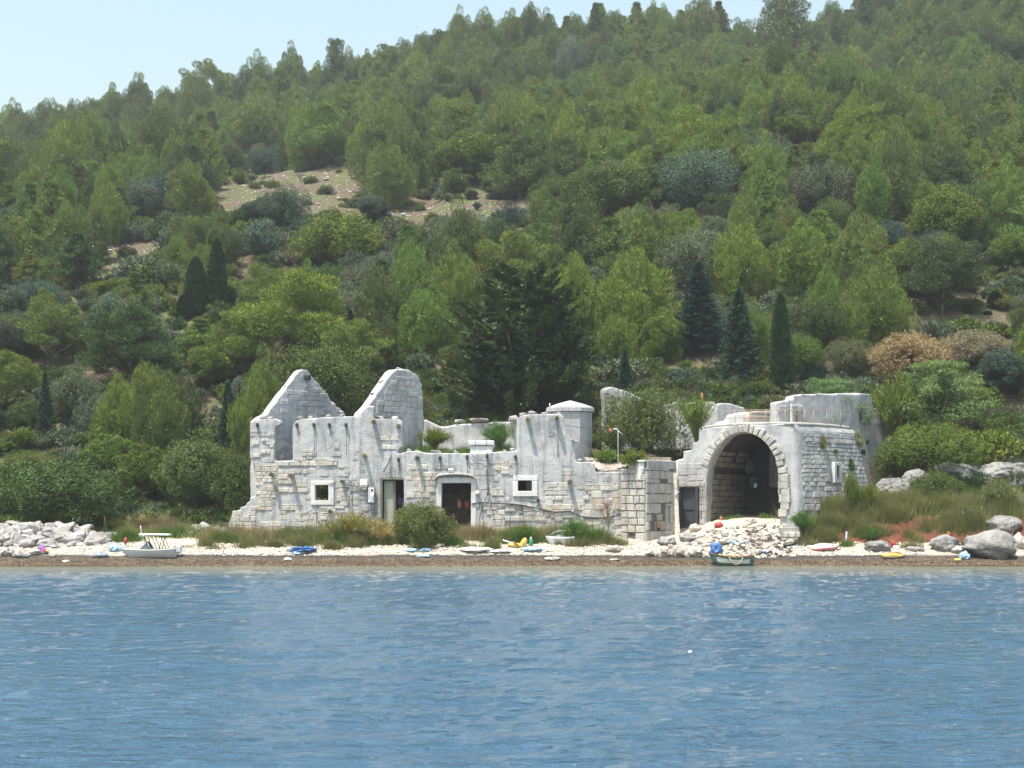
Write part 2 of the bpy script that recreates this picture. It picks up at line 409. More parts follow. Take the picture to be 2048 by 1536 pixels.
def terrain_material():
    m, nt, bs = nodes('hill_and_beach_ground'); pos = geo_pos(nt)
    sep = N(nt, "ShaderNodeSeparateXYZ"); nt.links.new(pos, sep.inputs[0]); z = sep.outputs[2]; x = sep.outputs[0]; y = sep.outputs[1]
    nA = noise_node(nt, 0.35, 5, pos); nB = noise_node(nt, 3.0, 5, pos, 0.7); nC = noise_node(nt, 11.0, 3, pos, 0.7)
    # hill soil, dry grass, scrub litter
    soil = ramp(nt, nB.outputs[0], [(0.3, (0.070, 0.052, 0.038)), (0.55, (0.118, 0.088, 0.062)), (0.8, (0.175, 0.14, 0.105))])
    grs = ramp(nt, nB.outputs[0], [(0.3, (0.05, 0.07, 0.025)), (0.7, (0.12, 0.13, 0.05))])
    hillc = mix(nt, maprange(nt, nA.outputs[0], 0.46, 0.56), soil, grs)
    # pale pebbles, wet dark band, weed
    peb = N(nt, "ShaderNodeTexVoronoi"); peb.inputs["Scale"].default_value = 7.0; nt.links.new(pos, peb.inputs["Vector"])
    pc = ramp(nt, peb.outputs["Distance"], [(0.0, (0.54, 0.49, 0.41)), (0.55, (0.43, 0.38, 0.31)), (0.85, (0.24, 0.20, 0.155))])
    pebv = mix(nt, 0.35, pc, ramp(nt, nC.outputs[0], [(0.35, (0.38, 0.32, 0.24)), (0.6, (0.64, 0.58, 0.48))]))
    zn = math_node(nt, 'ADD', z, math_node(nt, 'MULTIPLY', math_node(nt, 'SUBTRACT', nA.outputs[0], 0.5), 0.22))
    wet = ramp(nt, nC.outputs[0], [(0.35, (0.035, 0.031, 0.027)), (0.6, (0.078, 0.071, 0.062)), (0.8, (0.13, 0.12, 0.105))])
    weed = ramp(nt, nC.outputs[0], [(0.35, (0.020, 0.013, 0.006)), (0.55, (0.060, 0.036, 0.014)), (0.75, (0.10, 0.060, 0.025))])
    low = mix(nt, maprange(nt, zn, 0.17, 0.24), weed, wet)
    shore = mix(nt, maprange(nt, zn, 0.42, 0.50), low, pebv)
    c = mix(nt, maprange(nt, zn, 1.12, 1.45), shore, hillc)
    # white scree in front of the arch (x 7..14.5)
    sc1 = math_node(nt, 'MULTIPLY', maprange(nt, x, 6.8, 8.2), maprange(nt, x, 15.0, 13.8))
    sc2 = math_node(nt, 'MULTIPLY', maprange(nt, y, 84, 80), maprange(nt, zn, 0.42, 0.55))
    c = mix(nt, math_node(nt, 'MULTIPLY', sc1, sc2), c, pebv)
    # red eroded bank on the right
    rb = math_node(nt, 'MULTIPLY', maprange(nt, x, 14.2, 15.0), math_node(nt, 'MULTIPLY', maprange(nt, zn, 0.92, 1.0), maprange(nt, zn, 2.5, 2.2)))
    red = ramp(nt, nB.outputs[0], [(0.3, (0.10, 0.036, 0.020)), (0.6, (0.165, 0.064, 0.038)), (0.85, (0.22, 0.105, 0.065))])
    c = mix(nt, rb, c, red)
    # stony clearings
    n = noise_node(nt, 2.2, 3, pos, 0.8)
    c = mix(nt, math_node(nt, 'MULTIPLY', maprange(nt, n.outputs[0], 0.62, 0.66), maprange(nt, y, 95, 110)), c, (0.34, 0.29, 0.23))
    nt.links.new(c, bs.inputs["Base Color"]); bs.inputs["Roughness"].default_value = 0.95
    bs.inputs["Specular IOR Level"].default_value = 0.15
    bump(nt, bs, math_node(nt, 'ADD', nB.outputs[0], nC.outputs[0]), 0.8, 0.06)
    return m
M['terrain'] = terrain_material()
xs = axis([(-900, -300, 60), (-300, -120, 9), (-120, -32, 2.2), (-32, -22, 0.5), (-22, 24, 0.2), (24, 34, 0.5), (34, 130, 2.2), (130, 300, 9), (300, 900, 60)])
ys = axis([(30, 66, 4), (66, 70, 0.5), (70, 86, 0.16), (86, 100, 0.6), (100, 280, 2.0), (280, 600, 16), (600, 1500, 100)])
tag(obj('hillside', grid_mesh('hillside', xs, ys, height), M['terrain']), 'wooded hillside rising from the pebble beach to the skyline', kind='structure')

# ---------------------------------------------------------------- water
def water_material():
    m, nt, bs = nodes('sea_water'); pos = geo_pos(nt)
    sep = N(nt, "ShaderNodeSeparateXYZ"); nt.links.new(pos, sep.inputs[0]); y = sep.outputs[1]
    nA = noise_node(nt, 0.12, 3, pos)
    yy = math_node(nt, 'ADD', y, math_node(nt, 'MULTIPLY', nA.outputs[0], 5.0))
    deep = mix(nt, maprange(nt, nA.outputs[0], 0.35, 0.65), (0.044, 0.096, 0.150), (0.056, 0.114, 0.170))
    c = mix(nt, maprange(nt, yy, 60, 71), deep, (0.16, 0.17, 0.13))
    nt.links.new(c, bs.inputs["Base Color"]); bs.inputs["Roughness"].default_value = 0.045
    bs.inputs["IOR"].default_value = 1.33
    w1 = noise_node(nt, 1.0, 5, scaled(nt, pos, (1.7, 3.8, 1)), 0.62, 0.5)
    w2 = noise_node(nt, 1.0, 3, scaled(nt, pos, (6.0, 13.0, 1)), 0.6, 0.3)
    h = math_node(nt, 'ADD', math_node(nt, 'MULTIPLY', w1.outputs[0], 1.0), math_node(nt, 'MULTIPLY', w2.outputs[0], 0.22))
    bump(nt, bs, h, 1.0, 0.25)
    return m
M['water'] = water_material()
def wave(X, Y):
    fade = SS(72, 60, Y) * SS(60, 40, np.abs(X)) * SS(5, 9, Y)
    a = fbm(X * 0.45 + 0.3 * np.sin(Y * .4), Y * 1.1, 31, 3) * 0.07
    b = fbm(X * 1.3 + 4, Y * 2.9 + 0.4 * np.sin(X), 33, 3) * 0.055
    return (a + b) * fade
g = [8.0]
while g[-1] < 74: g.append(g[-1] * 1.0062)
ysw = np.array([-2500, -600, -100, -20, 0, 5] + g + [90, 140])
xsw = axis([(-2500, -500, 400), (-500, -60, 40), (-60, -30, 1.0), (-30, 30, 0.13), (30, 60, 1.0), (60, 500, 40), (500, 2500, 400)])
tag(obj('sea_water', grid_mesh('sea_water', xsw, ysw, wave), M['water']), 'calm blue sea water with small wind ripples', kind='structure')
# ---------------------------------------------------------------- walls traced on their own planes
class Plane:
    """vertical plane through A(px, Y) and B(px, Y); u runs A->B, n points to the front"""
    def __init__(s, pa, ya, pb, yb):
        s.A = Vector(((pa - CX) * ya / F, ya, 0)); B = Vector(((pb - CX) * yb / F, yb, 0))
        s.u = (B - s.A).normalized(); s.n = Vector((s.u.y, -s.u.x, 0))
        s.mat = Matrix((s.u, -s.n, Vector((0, 0, 1)))).transposed().to_4x4()   # local x=u, y=back, z=up
        s.mat.translation = s.A
    def uz(s, px, py):
        d = Vector(((px - CX) / F, 1, 0))
        t = s.A.dot(s.n) / d.dot(s.n); p = d * t
        return ((p - s.A).dot(s.u), CZ + (HY - py) * t / F)

WINV = {}
def bake(o):
    dg = bpy.context.evaluated_depsgraph_get(); me = bpy.data.meshes.new_from_object(o.evaluated_get(dg))
    o.modifiers.clear(); old = o.data; o.data = me; return o

def solid(name, pl, outline, holes, thick, mat, parent, vox=0.075, amp=0.05, freq=3.0, seed=1, back=0.0, smooth=True, grit=0.010):
    outer = [pl.uz(*p) for p in outline]; hs = [[pl.uz(*p) for p in h] for h in holes]
    rings = [outer] + hs
    tri = tessellate_polygon([[Vector((a, b, 0)) for a, b in r] for r in rings])
    flat = [p for r in rings for p in r]; n = len(flat)
    V = [(a, back, b) for a, b in flat] + [(a, back + thick, b) for a, b in flat]
    Fc = [tuple(t) for t in tri] + [tuple(i + n for i in reversed(t)) for t in tri]
    o0 = 0
    for r in rings:
        m = len(r)
        for i in range(m):
            a = o0 + i; b = o0 + (i + 1) % m; Fc.append((a, b, b + n, a + n))
        o0 += m
    bm = bmesh.new(); vs = [bm.verts.new(v) for v in V]
    for f in Fc:
        try: bm.faces.new([vs[i] for i in f])
        except ValueError: pass
    me = bmm(bm, name)
    o = obj(name, me, mat, parent)
    o.matrix_local = pl.mat
    if vox:
        md = o.modifiers.new("r", 'REMESH'); md.mode = 'VOXEL'; md.voxel_size = vox; md.use_smooth_shade = smooth
        sm = o.modifiers.new("s", 'SMOOTH'); sm.factor = 0.5; sm.iterations = 1
        bake(o)
        me = o.data; k = len(me.vertices); co = np.empty(k * 3, np.float32); me.vertices.foreach_get("co", co); co = co.reshape(-1, 3)
        nr = np.empty(k * 3, np.float32); me.vertices.foreach_get("normal", nr); nr = nr.reshape(-1, 3)
        d = amp * noise3(co * freq / 3 + seed * 7.3, seed) + grit * noise3(co * 6.0 + seed, seed + 3)
        co = co + nr * d[:, None]; me.vertices.foreach_set("co", co.ravel()); me.update()
        if len(me.materials) == 0: me.materials.append(mat)
    WINV[o.name] = pl.mat.inverted()
    return o

# shared stone blocks: chamfered, slightly irregular; unit width (x), unit height (z), front at y = -1
STONES = []
for k in range(14):
    r = random.Random(100 + k); j = lambda a: r.uniform(-a, a)
    def ring(y, s):
        return [(-.5 * s + j(.03), y + j(.10), -.5 * s + j(.05)), (0 + j(.1), y + j(.1), -.5 * s + j(.05)), (.5 * s + j(.03), y + j(.10), -.5 * s + j(.05)),
                (.5 * s + j(.03), y + j(.10), .5 * s + j(.05)), (0 + j(.1), y + j(.1), .5 * s + j(.05)), (-.5 * s + j(.03), y + j(.10), .5 * s + j(.05))]
    V = ring(0.4, 1) + ring(-0.62, 0.99) + ring(-1.0, 0.84)
    Fc = [(i, (i + 1) % 6, (i + 1) % 6 + 6, i + 6) for i in range(6)] + [(i + 6, (i + 1) % 6 + 6, (i + 1) % 6 + 12, i + 12) for i in range(6)] + [(12, 13, 16, 17), (13, 14, 15, 16)]
    bm = bmesh.new(); vs = [bm.verts.new(v) for v in V]
    for f in Fc: bm.faces.new([vs[i] for i in f])
    STONES.append(bmm(bm, 'stone_block'))
SMESH = {}
OVER = {}
def stone(mat, parent, m4, w, h, t, name='stone', k=None, joined=False):
    k = rnd.randrange(14) if k is None else k
    key = (k, mat.name)
    if key not in SMESH:
        me = STONES[k].copy(); me.materials.append(mat); SMESH[key] = me
    if joined:
        m5 = m4 @ Matrix.Diagonal((w, t, h, 1)); m5 = WINV[parent.name] @ m5 if parent.name in WINV else m5
        OVER.setdefault((parent.name, mat.name), []).append(([m5 @ v.co for v in STONES[k].vertices], [tuple(p.vertices) for p in STONES[k].polygons])); return None
    o = bpy.data.objects.new(name, SMESH[key]); COL.objects.link(o); o.parent = parent
    flip = -1 if rnd.random() < .5 else 1
    m5 = m4 @ Matrix.Diagonal((w * flip, t, h, 1))
    o.matrix_local = WINV[parent.name] @ m5 if parent.name in WINV else m5
    return o

def on_plane(pl, u, z, off=0.0):
    m = Matrix.Translation(pl.mat @ Vector((u, -off, z))) ; r = pl.mat.to_3x3().to_4x4(); return m @ r

def courses(pl, x0, y0, x1, y1, rh, w0, w1, mat, parent, t=0.05, skip=0.0, gap=0.02, clip=None, holes=(), irregular=0.15, off=0.0, budget=[999], joined=False):
    """rows of stones over a pixel rectangle of a plane; clip/holes are pixel polygons/boxes"""
    ua, za = pl.uz(x0, y1); ub, zb = pl.uz(x1, y0); px_m = (ub - ua) / (x1 - x0)
    z = za; n = 0
    pp = lambda u, z_: None
    while z < zb - 0.04:
        h = rh * px_m * rnd.uniform(1 - irregular * 1.3, 1 + irregular * 1.3)
        if z + h > zb: h = zb - z
        u = ua - rnd.uniform(0, w0 * px_m * .5)
        while u < ub - 0.05:
            w = rnd.uniform(w0, w1) * px_m
            a = max(u, ua); b = min(u + w, ub)
            if b - a > 0.09 and rnd.random() >= skip:
                ok = True
                fu = (a + b) / 2; fz = z + h / 2
                P3 = pl.mat @ Vector((fu, 0, fz)); qx = CX + P3.x / P3.y * F; qy = HY - (P3.z - CZ) / P3.y * F
                hw = (b - a) / 2 / px_m
                for (hx0, hy0, hx1, hy1) in holes:
                    if qx + hw * .8 > hx0 and qx - hw * .8 < hx1 and hy0 - rh * .4 < qy < hy1 + rh * .4: ok = False
                if clip is not None:
                    for sx in (-.85, .85):
                        for sy in (-.4, .4):
                            if not pip(qx + hw * sx, qy + rh * sy, clip): ok = False
                if ok:
                    tt = t * rnd.uniform(0.7, 1.3)
                    stone(mat, parent, on_plane(pl, fu, fz, off), (b - a) - gap, h - gap, tt, joined=joined or budget[0] <= 0); n += 1; budget[0] -= 1
            u += w
        z += h
    return n

def frame_piece(name, pl, x0, y0, x1, y1, front, depth, mat, parent, bev=0.02):
    ua, za = pl.uz(x0, y1); ub, zb = pl.uz(x1, y0)
    bm = box_bm(ub - ua, depth, zb - za, bev)
    o = obj(name, bmm(bm, name), mat, parent)
    o.matrix_local = pl.mat @ Matrix.Translation(((ua + ub) / 2, -front + depth / 2, (za + zb) / 2)); return o

FA = Plane(500, 76.0, 1245, 76.0)      # main facade
ruin = thing('ruined_building', 'long roofless pale stone ruin on the shore with two pointed gable walls', 'building')
facade = [(456, 1088), (457, 1049), (462, 1037), (465, 1022), (479, 1020), (481, 1014), (492, 1012), (494, 1005), (499, 1004), (500, 995), (510, 992),
          (510, 930), (505, 927), (505, 921), (500, 919), (500, 850), (504, 842), (518, 838), (549, 837), (560, 841), (563, 850),
          (551, 852), (549, 918), (552, 921), (584, 921), (586, 918), (585, 852), (590, 842), (602, 838), (690, 832), (722, 833), (724, 822), (736, 812),
          (748, 812), (748, 838), (800, 838), (806, 846), (805, 894), (798, 898), (793, 906), (800, 908), (815, 903), (838, 903), (850, 906), (937, 906),
          (986, 905), (1004, 903), (1033, 902), (1033, 838), (1040, 832), (1052, 829), (1122, 828), (1128, 834), (1129, 846), (1133, 860), (1144, 886),
          (1150, 910), (1152, 924), (1187, 925), (1190, 931), (1191, 944), (1246, 943), (1247, 1092)]
holes = [[(630, 970), (657, 970), (657, 1001), (630, 1001)], [(762, 957), (808, 957), (808, 1060), (762, 1060)],
         [(883, 966), (942, 966), (942, 1075), (883, 1075)], [(1036, 961), (1064, 961), (1064, 982), (1036, 982)]]
front_wall = solid('front_wall', FA, facade, holes, 0.75, M['stucco'], ruin, 0.055, 0.06, 2.4, 1)

# two gable walls, turned away to the right
G1 = Plane(514, 76.5, 690, 80.4)
g1 = [(512, 1000), (512, 842), (522, 833), (533, 828), (598, 741), (604, 738), (616, 740), (624, 752), (659, 792), (663, 804), (672, 806), (674, 819), (687, 821), (692, 832), (692, 950), (602, 952), (600, 1000)]
gw1 = solid('gable_wall', G1, g1, [], 0.55, M['gable'], ruin, 0.08, 0.07, 2.4, 2)
G2 = Plane(722, 76.65, 850, 79.9)
g2 = [(722, 940), (722, 826), (737, 811), (783, 745), (792, 739), (806, 738), (820, 740), (836, 752), (844, 768), (847, 790), (848, 840), (850, 850), (846, 872), (842, 892), (842, 940)]
gw2 = solid('gable_wall', G2, g2, [], 0.6, M['gable'], ruin, 0.08, 0.07, 2.4, 3)
bud = [290]
# dark roof-beam socket and rust stain on the left gable
u, z = G1.uz(613, 755)
o = obj('beam_end', bmm(box_bm(.30, .30, .28, .05), 'beam_end'), M['dark'], ruin); o.matrix_local = on_plane(G1, u, z, 0.10)
courses(G1, 560, 768, 660, 835, 7.5, 13, 24, M['gable'], gw1, 0.035, 0.42, 0.025, clip=[(x, y + 4) for x, y in g1], budget=bud)
courses(G1, 618, 770, 660, 800, 7, 12, 24, M['ashlar_grey'], gw1, 0.05, 0.25, 0.02, clip=g1, budget=bud)
courses(G2, 740, 757, 848, 834, 8, 10, 22, M['ashlar_grey'], gw2, 0.05, 0.05, 0.025, clip=[(x + (3 if x < 800 else -1), y + 5) for x, y in g2], budget=bud)
# exposed stones on the facade
WH = [(622, 962, 668, 1010), (754, 948, 812, 1062), (872, 955, 952, 1080), (1024, 951, 1076, 994)]
st = M['stone']
for reg in [(511, 930, 555, 996, 8.5, 9, 20, .22), (467, 1021, 512, 1060, 10, 12, 24, .12), (484, 996, 545, 1021, 10, 10, 22, .2), (512, 1040, 640, 1066, 11, 12, 26, .35), (556, 916, 664, 932, 8, 14, 26, .12),
            (556, 938, 615, 985, 8.5, 12, 24, .25), (560, 1008, 628, 1040, 9, 14, 26, .3), (640, 1012, 712, 1040, 9, 12, 22, .3), (665, 972, 700, 1012, 9, 10, 18, .35),
            (604, 898, 640, 918, 8, 10, 18, .4), (652, 918, 675, 931, 10, 14, 22, .2), (812, 944, 872, 996, 10, 12, 24, .25), (818, 928, 856, 940, 9, 14, 30, .1),
            (953, 1010, 1010, 1066, 11, 12, 22, .3), (988, 922, 1024, 948, 9, 10, 20, .35), (982, 976, 1008, 992, 14, 18, 26, .1), (1010, 1008, 1130, 1042, 11, 14, 26, .35),
            (1074, 965, 1136, 990, 9, 14, 28, .25), (1090, 992, 1180, 1012, 10, 14, 26, .45), (1100, 1008, 1246, 1036, 13, 16, 30, .2), (1170, 968, 1246, 1010, 12, 14, 26, .5), (1150, 1036, 1246, 1088, 12, 16, 28, .3),
            (760, 870, 800, 908, 8, 12, 24, .45), (505, 880, 540, 925, 9, 10, 20, .45)]:
    courses(FA, *reg[:7], st, front_wall, 0.035, reg[7], 0.022, clip=facade, holes=WH, irregular=.2, off=0.01, budget=bud)
# shallow, worn courses showing through the thin render between those patches
for reg in [(511, 930, 760, 1066, 9, 10, 24, .62), (812, 925, 1246, 1088, 10, 12, 26, .66), (588, 880, 800, 930, 9, 10, 22, .86), (500, 860, 548, 925, 9, 10, 22, .7), (1040, 870, 1150, 950, 9, 12, 24, .9)]:
    courses(FA, *reg[:7], M['stucco_stone'], front_wall, 0.016, reg[7], 0.03, clip=facade, holes=WH, irregular=.3, off=0.0, joined=True)
# window and door surrounds
def surround(pl, x0, y0, x1, y1, ix0, iy0, ix1, iy1, nm, sill=True):
    frame_piece(nm, pl, x0, y0, x1, iy0, 0.05, 0.5, M['frame'], ruin)
    frame_piece(nm, pl, x0, iy0 + .3, ix0, iy1, 0.048, 0.5, M['frame'], ruin); frame_piece(nm, pl, ix1, iy0 + .3, x1, iy1, 0.048, 0.5, M['frame'], ruin)
    if sill: frame_piece('window_sill', pl, x0, iy1 + .2, x1, y1, 0.07, 0.5, M['frame'], ruin)
surround(FA, 622, 962, 668, 1010, 630, 970, 657, 1001, 'window_frame')
surround(FA, 1026, 951, 1075, 993, 1036, 961, 1064, 982, 'window_frame')
surround(FA, 874, 955, 952, 1080, 883, 966, 942, 1082, 'door_frame', False)
frame_piece('door_frame', FA, 761, 956, 765, 1062, 0.03, 0.4, M['frame_olive'], ruin); frame_piece('door_frame', FA, 765, 956, 808, 960, 0.03, 0.4, M['frame_olive'], ruin)
frame_piece('door_leaf', FA, 767, 961, 788, 1060, -0.25, 0.06, simple('pale_green_door', (0.36, 0.37, 0.30), .5), ruin)
frame_piece('door_leaf_rail', FA, 786, 961, 791, 1060, -0.18, 0.06, M['frame_olive'], ruin)
# curved hood over the middle doorway
hp = [FA.mat @ Vector((FA.uz(x, y)[0], -0.16, FA.uz(x, y)[1])) for x, y in [(870, 957), (876, 951), (890, 948.5), (911, 947), (932, 948.5), (946, 951), (952, 957)]]
V = []; Fc = []
for i, p in enumerate(hp):
    for dy, dz in ((0, .05), (-.12, 0), (-.12, -.05), (.2, -.05), (.2, .05)): V.append(p + Vector((0, dy, dz)))
for i in range(len(hp) - 1):
    for k in range(5): a = i * 5; Fc.append((a + k, a + (k + 1) % 5, a + 5 + (k + 1) % 5, a + 5 + k))
Fc += [tuple(range(5)), tuple(range((len(hp) - 1) * 5, len(hp) * 5))]
obj('door_hood', pmesh('door_hood', V, Fc), M['ashlar_grey'], ruin)
# window hole seen through to the garden; rooms behind doors: walls, back walls, roof slab
def wbox(name, x0, x1, y0, y1, z0, z1, mat, parent, bev=0.02):
    return obj(name, bmm(box_bm(x1 - x0, y1 - y0, z1 - z0, bev), name), mat, parent, ((x0 + x1) / 2, (y0 + y1) / 2, (z0 + z1) / 2))
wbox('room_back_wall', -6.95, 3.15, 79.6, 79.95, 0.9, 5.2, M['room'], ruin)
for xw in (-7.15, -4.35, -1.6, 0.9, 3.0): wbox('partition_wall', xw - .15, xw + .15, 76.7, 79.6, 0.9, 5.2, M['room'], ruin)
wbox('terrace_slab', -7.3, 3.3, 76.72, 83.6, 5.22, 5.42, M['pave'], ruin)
for i in range(46):   # blocks seen through the middle doorway
    row, c = divmod(i, 6); 
    if row < 7: stone(M['inner'], ruin, Matrix.Translation((-3.75 + c * .36 + (row % 2) * .15 + rnd.uniform(-.04, .04), 79.6, 1.5 + row * .3)), .33, .27, .05)
# square capped chimney block on the terrace edge
chim = []
wbox('chimney_block', -2.12, -.98, 76.1, 77.2, 5.2, 5.86, M['frame'], ruin, .04)
for i, (a, b) in enumerate([(-2.2, -1.85), (-1.83, -1.27), (-1.25, -.9)]): wbox('chimney_cap', a, b, 76.02, 77.3, 5.88, 6.12, M['frame'], ruin, .03)
# front section to the right of the second gable, leaning stub on the right
PS = Plane(1137, 76.8, 1174, 78.0)
solid('wall_stub', PS, [(1140, 935), (1138, 880), (1143, 877), (1159, 881), (1163, 896), (1168, 908), (1174, 921), (1174, 940)], [], .45, M['gable'], ruin, .07, .06, 2.4, 5)
# loose parapet behind the grassy terrace
PB = Plane(845, 82.6, 1040, 83.4)
back_wall = thing('terrace_back_wall', 'low rough grey wall behind the grassy terrace, in front of the dark cedar', 'wall')
pb = [(846, 930), (846, 842), (852, 840), (868, 848), (880, 853), (893, 853), (917, 847), (945, 846), (966, 845), (990, 843), (1015, 843), (1040, 846), (1040, 930)]
solid('wall_body', PB, pb, [], .6, M['stucco'], back_wall, .09, .09, 2.4, 6)
for (x, y, w, h, lb) in [(919, 844, .55, .26, 'small flat coping stone lying on the terrace back wall, nearest the second gable'), (959, 841, 1.0, .28, 'long flat slab lying on top of the terrace back wall'), (1027, 838, .50, .45, 'rounded pale boulder on the wall beside the tall wall section')]:
    p = P(x, y, 83.1); o = obj('coping_stone', hullrock('coping_stone', w * .6, .3, h * .55, int(x), 18), M['rubble'], None, p); tag(o, lb, 'stone')

# corbels with weeds on their ends, sockets with hanging cables
grass_mats = []
CORB = [(545, 948, .52), (584, 950, .52), (686, 962, .5), (730, 911, .46), (748, 843, .5), (797, 851, .22), (835, 915, .45), (1055, 838, .5), (1113, 836, .5), (1139, 962, .55), (660, 1021, .3)]
corb_pos = []; corb_o = []
for x, y, d in CORB:
    u, z = FA.uz(x, y); p = FA.mat @ Vector((u, 0, z)); corb_pos.append(p + Vector((0, -d, 0)))
    bm = box_bm(.20, d, .17, .03, (0, -d / 2, 0))
    for v in bm.verts: v.co += Vector((rnd.uniform(-.015, .015),) * 3)
    corb_o.append(obj('corbel', bmm(bm, 'corbel'), M['ashlar'], ruin, p + Vector((0, 0.05, 0))))
SOCK = [(515, 850, 18), (594, 850, 20), (628, 850, 66), (659, 850, 22), (692, 850, 60), (797, 919, 30), (880, 916, 30), (934, 914, 40), (974, 912, 80), (1031, 914, 40), (1076, 1000, 12)]
for x, y, L in SOCK:
    u, z = FA.uz(x, y); p = FA.mat @ Vector((u, 0, z))
    b = box_bm(.13, .22, .2, .03, (0, -.05, 0)); bs_ = obj('beam_stub', bmm(b, 'beam_stub'), M['dark'], ruin, p)
    pts = [p + Vector((.03 + .02 * math.sin(i * 1.7), -.10 if i else -.15, -i * L / 6 / 39.5)) for i in range(7)]
    tubes('hanging_cable', [([q - p for q in pts], .014)], M['cable'], bs_, 5)
def wall_line(name, pts, r, mat, parent, off=.06, pl=FA):
    q = []
    for i, (x, y) in enumerate(pts):
        u, z = pl.uz(x, y); q.append(pl.mat @ Vector((u, -off, z)))
    return tubes(name, [(q, r)], mat, parent, 5)
wall_line('sagging_cable', [(659, 969), (672, 964), (690, 960), (700, 962), (708, 970), (718, 978), (724, 984)], .014, M['cable'], ruin, .08)
wall_line('wall_crack_cable', [(703, 965), (704, 985), (705, 1028)], .013, M['cable'], ruin)
wall_line('electric_cable', [(943, 1008), (960, 1005), (985, 1006), (1010, 1007), (1045, 1010), (1080, 1018), (1110, 1024), (1140, 1022), (1160, 1033), (1200, 1036), (1246, 1030)], .03, M['cable'], ruin, .08)
wall_line('electric_cable', [(722, 1030), (735, 1023), (750, 1016)], .02, M['cable'], ruin, .09)
wall_line('electric_cable', [(635, 1008), (640, 1022), (700, 1026), (758, 1026)], .013, M['cable'], ruin, .07)
wall_line('electric_cable', [(975, 905), (975, 960), (977, 985), (966, 1010), (958, 1040)], .018, M['cable'], ruin, .07)
wall_line('electric_cable', [(977, 985), (983, 1010), (990, 1045)], .014, M['cable'], ruin, .07)
wall_line('electric_cable', [(944, 910), (955, 920), (970, 921)], .012, M['cable'], ruin, .07)
wall_line('electric_cable', [(1114, 848), (1115, 880), (1116, 915)], .014, M['rust'], ruin, .09)
wall_line('electric_cable', [(600, 1030), (633, 1018), (634, 1056)], .014, M['cable'], ruin, .07)
wall_line('electric_cable', [(1100, 1022), (1098, 1035), (1088, 1050)], .016, M['cable'], ruin, .1)
# things fixed to the facade
def fix(px, py, off=0.0, Y=76.0): return P(px, py, Y - off)
t = thing('meter_box', 'small white meter box on the facade left of the olive framed doorway', 'box', fix(728, 967, .1))
box('box_body', .36, .22, .42, M['cream'], t, bev=.04); box('box_lid', .38, .05, .30, M['white'], t, (0, -.13, .05), bev=.015); box('box_foot', .22, .14, .10, M['cream'], t, (.02, 0, -.26))
t = thing('notice_board', 'narrow white notice board with blue and red print beside the olive framed doorway', 'sign', fix(743, 990, .12))
box('board', .36, .12, .82, M['frame_olive'], t, bev=.02); box('poster', .29, .02, .74, M['white'], t, (-.01, -.07, 0), bev=.003)
box('red_print', .11, .012, .14, M['red'], t, (.03, -.085, .24), bev=.002); box('blue_print', .10, .012, .26, M['paleblue'], t, (0, -.085, -.18), bev=.002); box('blue_print', .05, .012, .5, M['paleblue'], t, (-.11, -.085, .05), bev=.002); box('red_print', .04, .012, .3, M['orange'], t, (.10, -.085, -.15), bev=.002)
t = thing('flood_lamp', 'small white flood lamp above the curved hood of the middle doorway', 'lamp', fix(902, 942, .12))
box('lamp_head', .26, .16, .18, M['white'], t, (0, -.05, .02), (math.radians(20), 0, 0), .02); box('bracket', .10, .2, .06, M['rust'], t, (.02, .02, -.10))
t = thing('wall_lamp', 'cream oval bulkhead lamp right of the middle doorway', 'lamp', fix(955, 986, .15))
obj('lamp_glass', ico('lamp_glass', 2, .12, .12, .13, 0, 1), M['cream'], t); box('lamp_base', .12, .2, .12, M['white'], t, (0, .1, 0))
t = thing('leaning_pole', 'thin dark pole leaning from the wall above the olive framed doorway', 'pole')
tubes('pole_shaft', [([P(783, 911, 75.8), P(776, 928, 75.6), P(767, 944, 75.5)], .025)], M['dark'], t)
tubes('pole_stay', [([P(782, 912, 75.88), P(782, 957, 75.9)], .02)], M['dark'], t)
for (x, y, w, h, mt, lb, nm) in [(781, 1001, .34, .34, 'orange', 'orange towel bundle hanging in the olive framed doorway', 'towel'), (793, 1008, .2, .6, 'dark', 'dark jacket hanging in the olive framed doorway', 'jacket'), (800, 1003, .3, .5, 'purple', 'purple cloth hanging at the right of the olive framed doorway', 'towel'),
                             (919, 1008, .22, .5, 'orange', 'orange life vest hanging inside the middle doorway, left of the red one', 'vest'), (934, 1010, .26, .42, 'red', 'red life vest hanging inside the middle doorway', 'vest'), (906, 1032, .22, .3, 'rust', 'rusty brown bag hanging low inside the middle doorway', 'bag')]:
    o = obj('hanging_' + nm, ico('hanging_' + nm, 3, w * .5, .09, h * .5, .35, 2.2, int(x)), M[mt], None, P(x, y, 76.9)); tag(o, lb, nm)

# ---------------------------------------------------------------- square pillar and retaining wall in coursed blocks
quay = thing('block_pillar_wall', 'square corner pillar of coursed blocks with a narrow slit window, left of the dark door', 'wall')
Q1 = Plane(1244, 75.75, 1291, 74.6); Q2 = Plane(1291, 74.6, 1358, 77.3)
def prism(name, pts, z0, z1, mat, parent, taper=0.0):
    V = [(x, y, z0) for x, y in pts] + [(x, y, z1) for x, y in pts]; n = len(pts)
    Fc = [tuple(range(n))[::-1], tuple(range(n, 2 * n))] + [(i, (i + 1) % n, (i + 1) % n + n, i + n) for i in range(n)]
    bm = bmesh.new(); vs = [bm.verts.new(v) for v in V]
    for f in Fc: bm.faces.new([vs[i] for i in f])
    bmesh.ops.bevel(bm, geom=list(bm.edges), offset=.03, segments=1, affect='EDGES')
    return obj(name, bmm(bm, name), mat, parent)
c0 = (Q1.A.x, Q1.A.y); c1 = (Q2.A.x, Q2.A.y); c2 = (Q2.A.x + Q2.u.x * 3.1, Q2.A.y + Q2.u.y * 3.1)
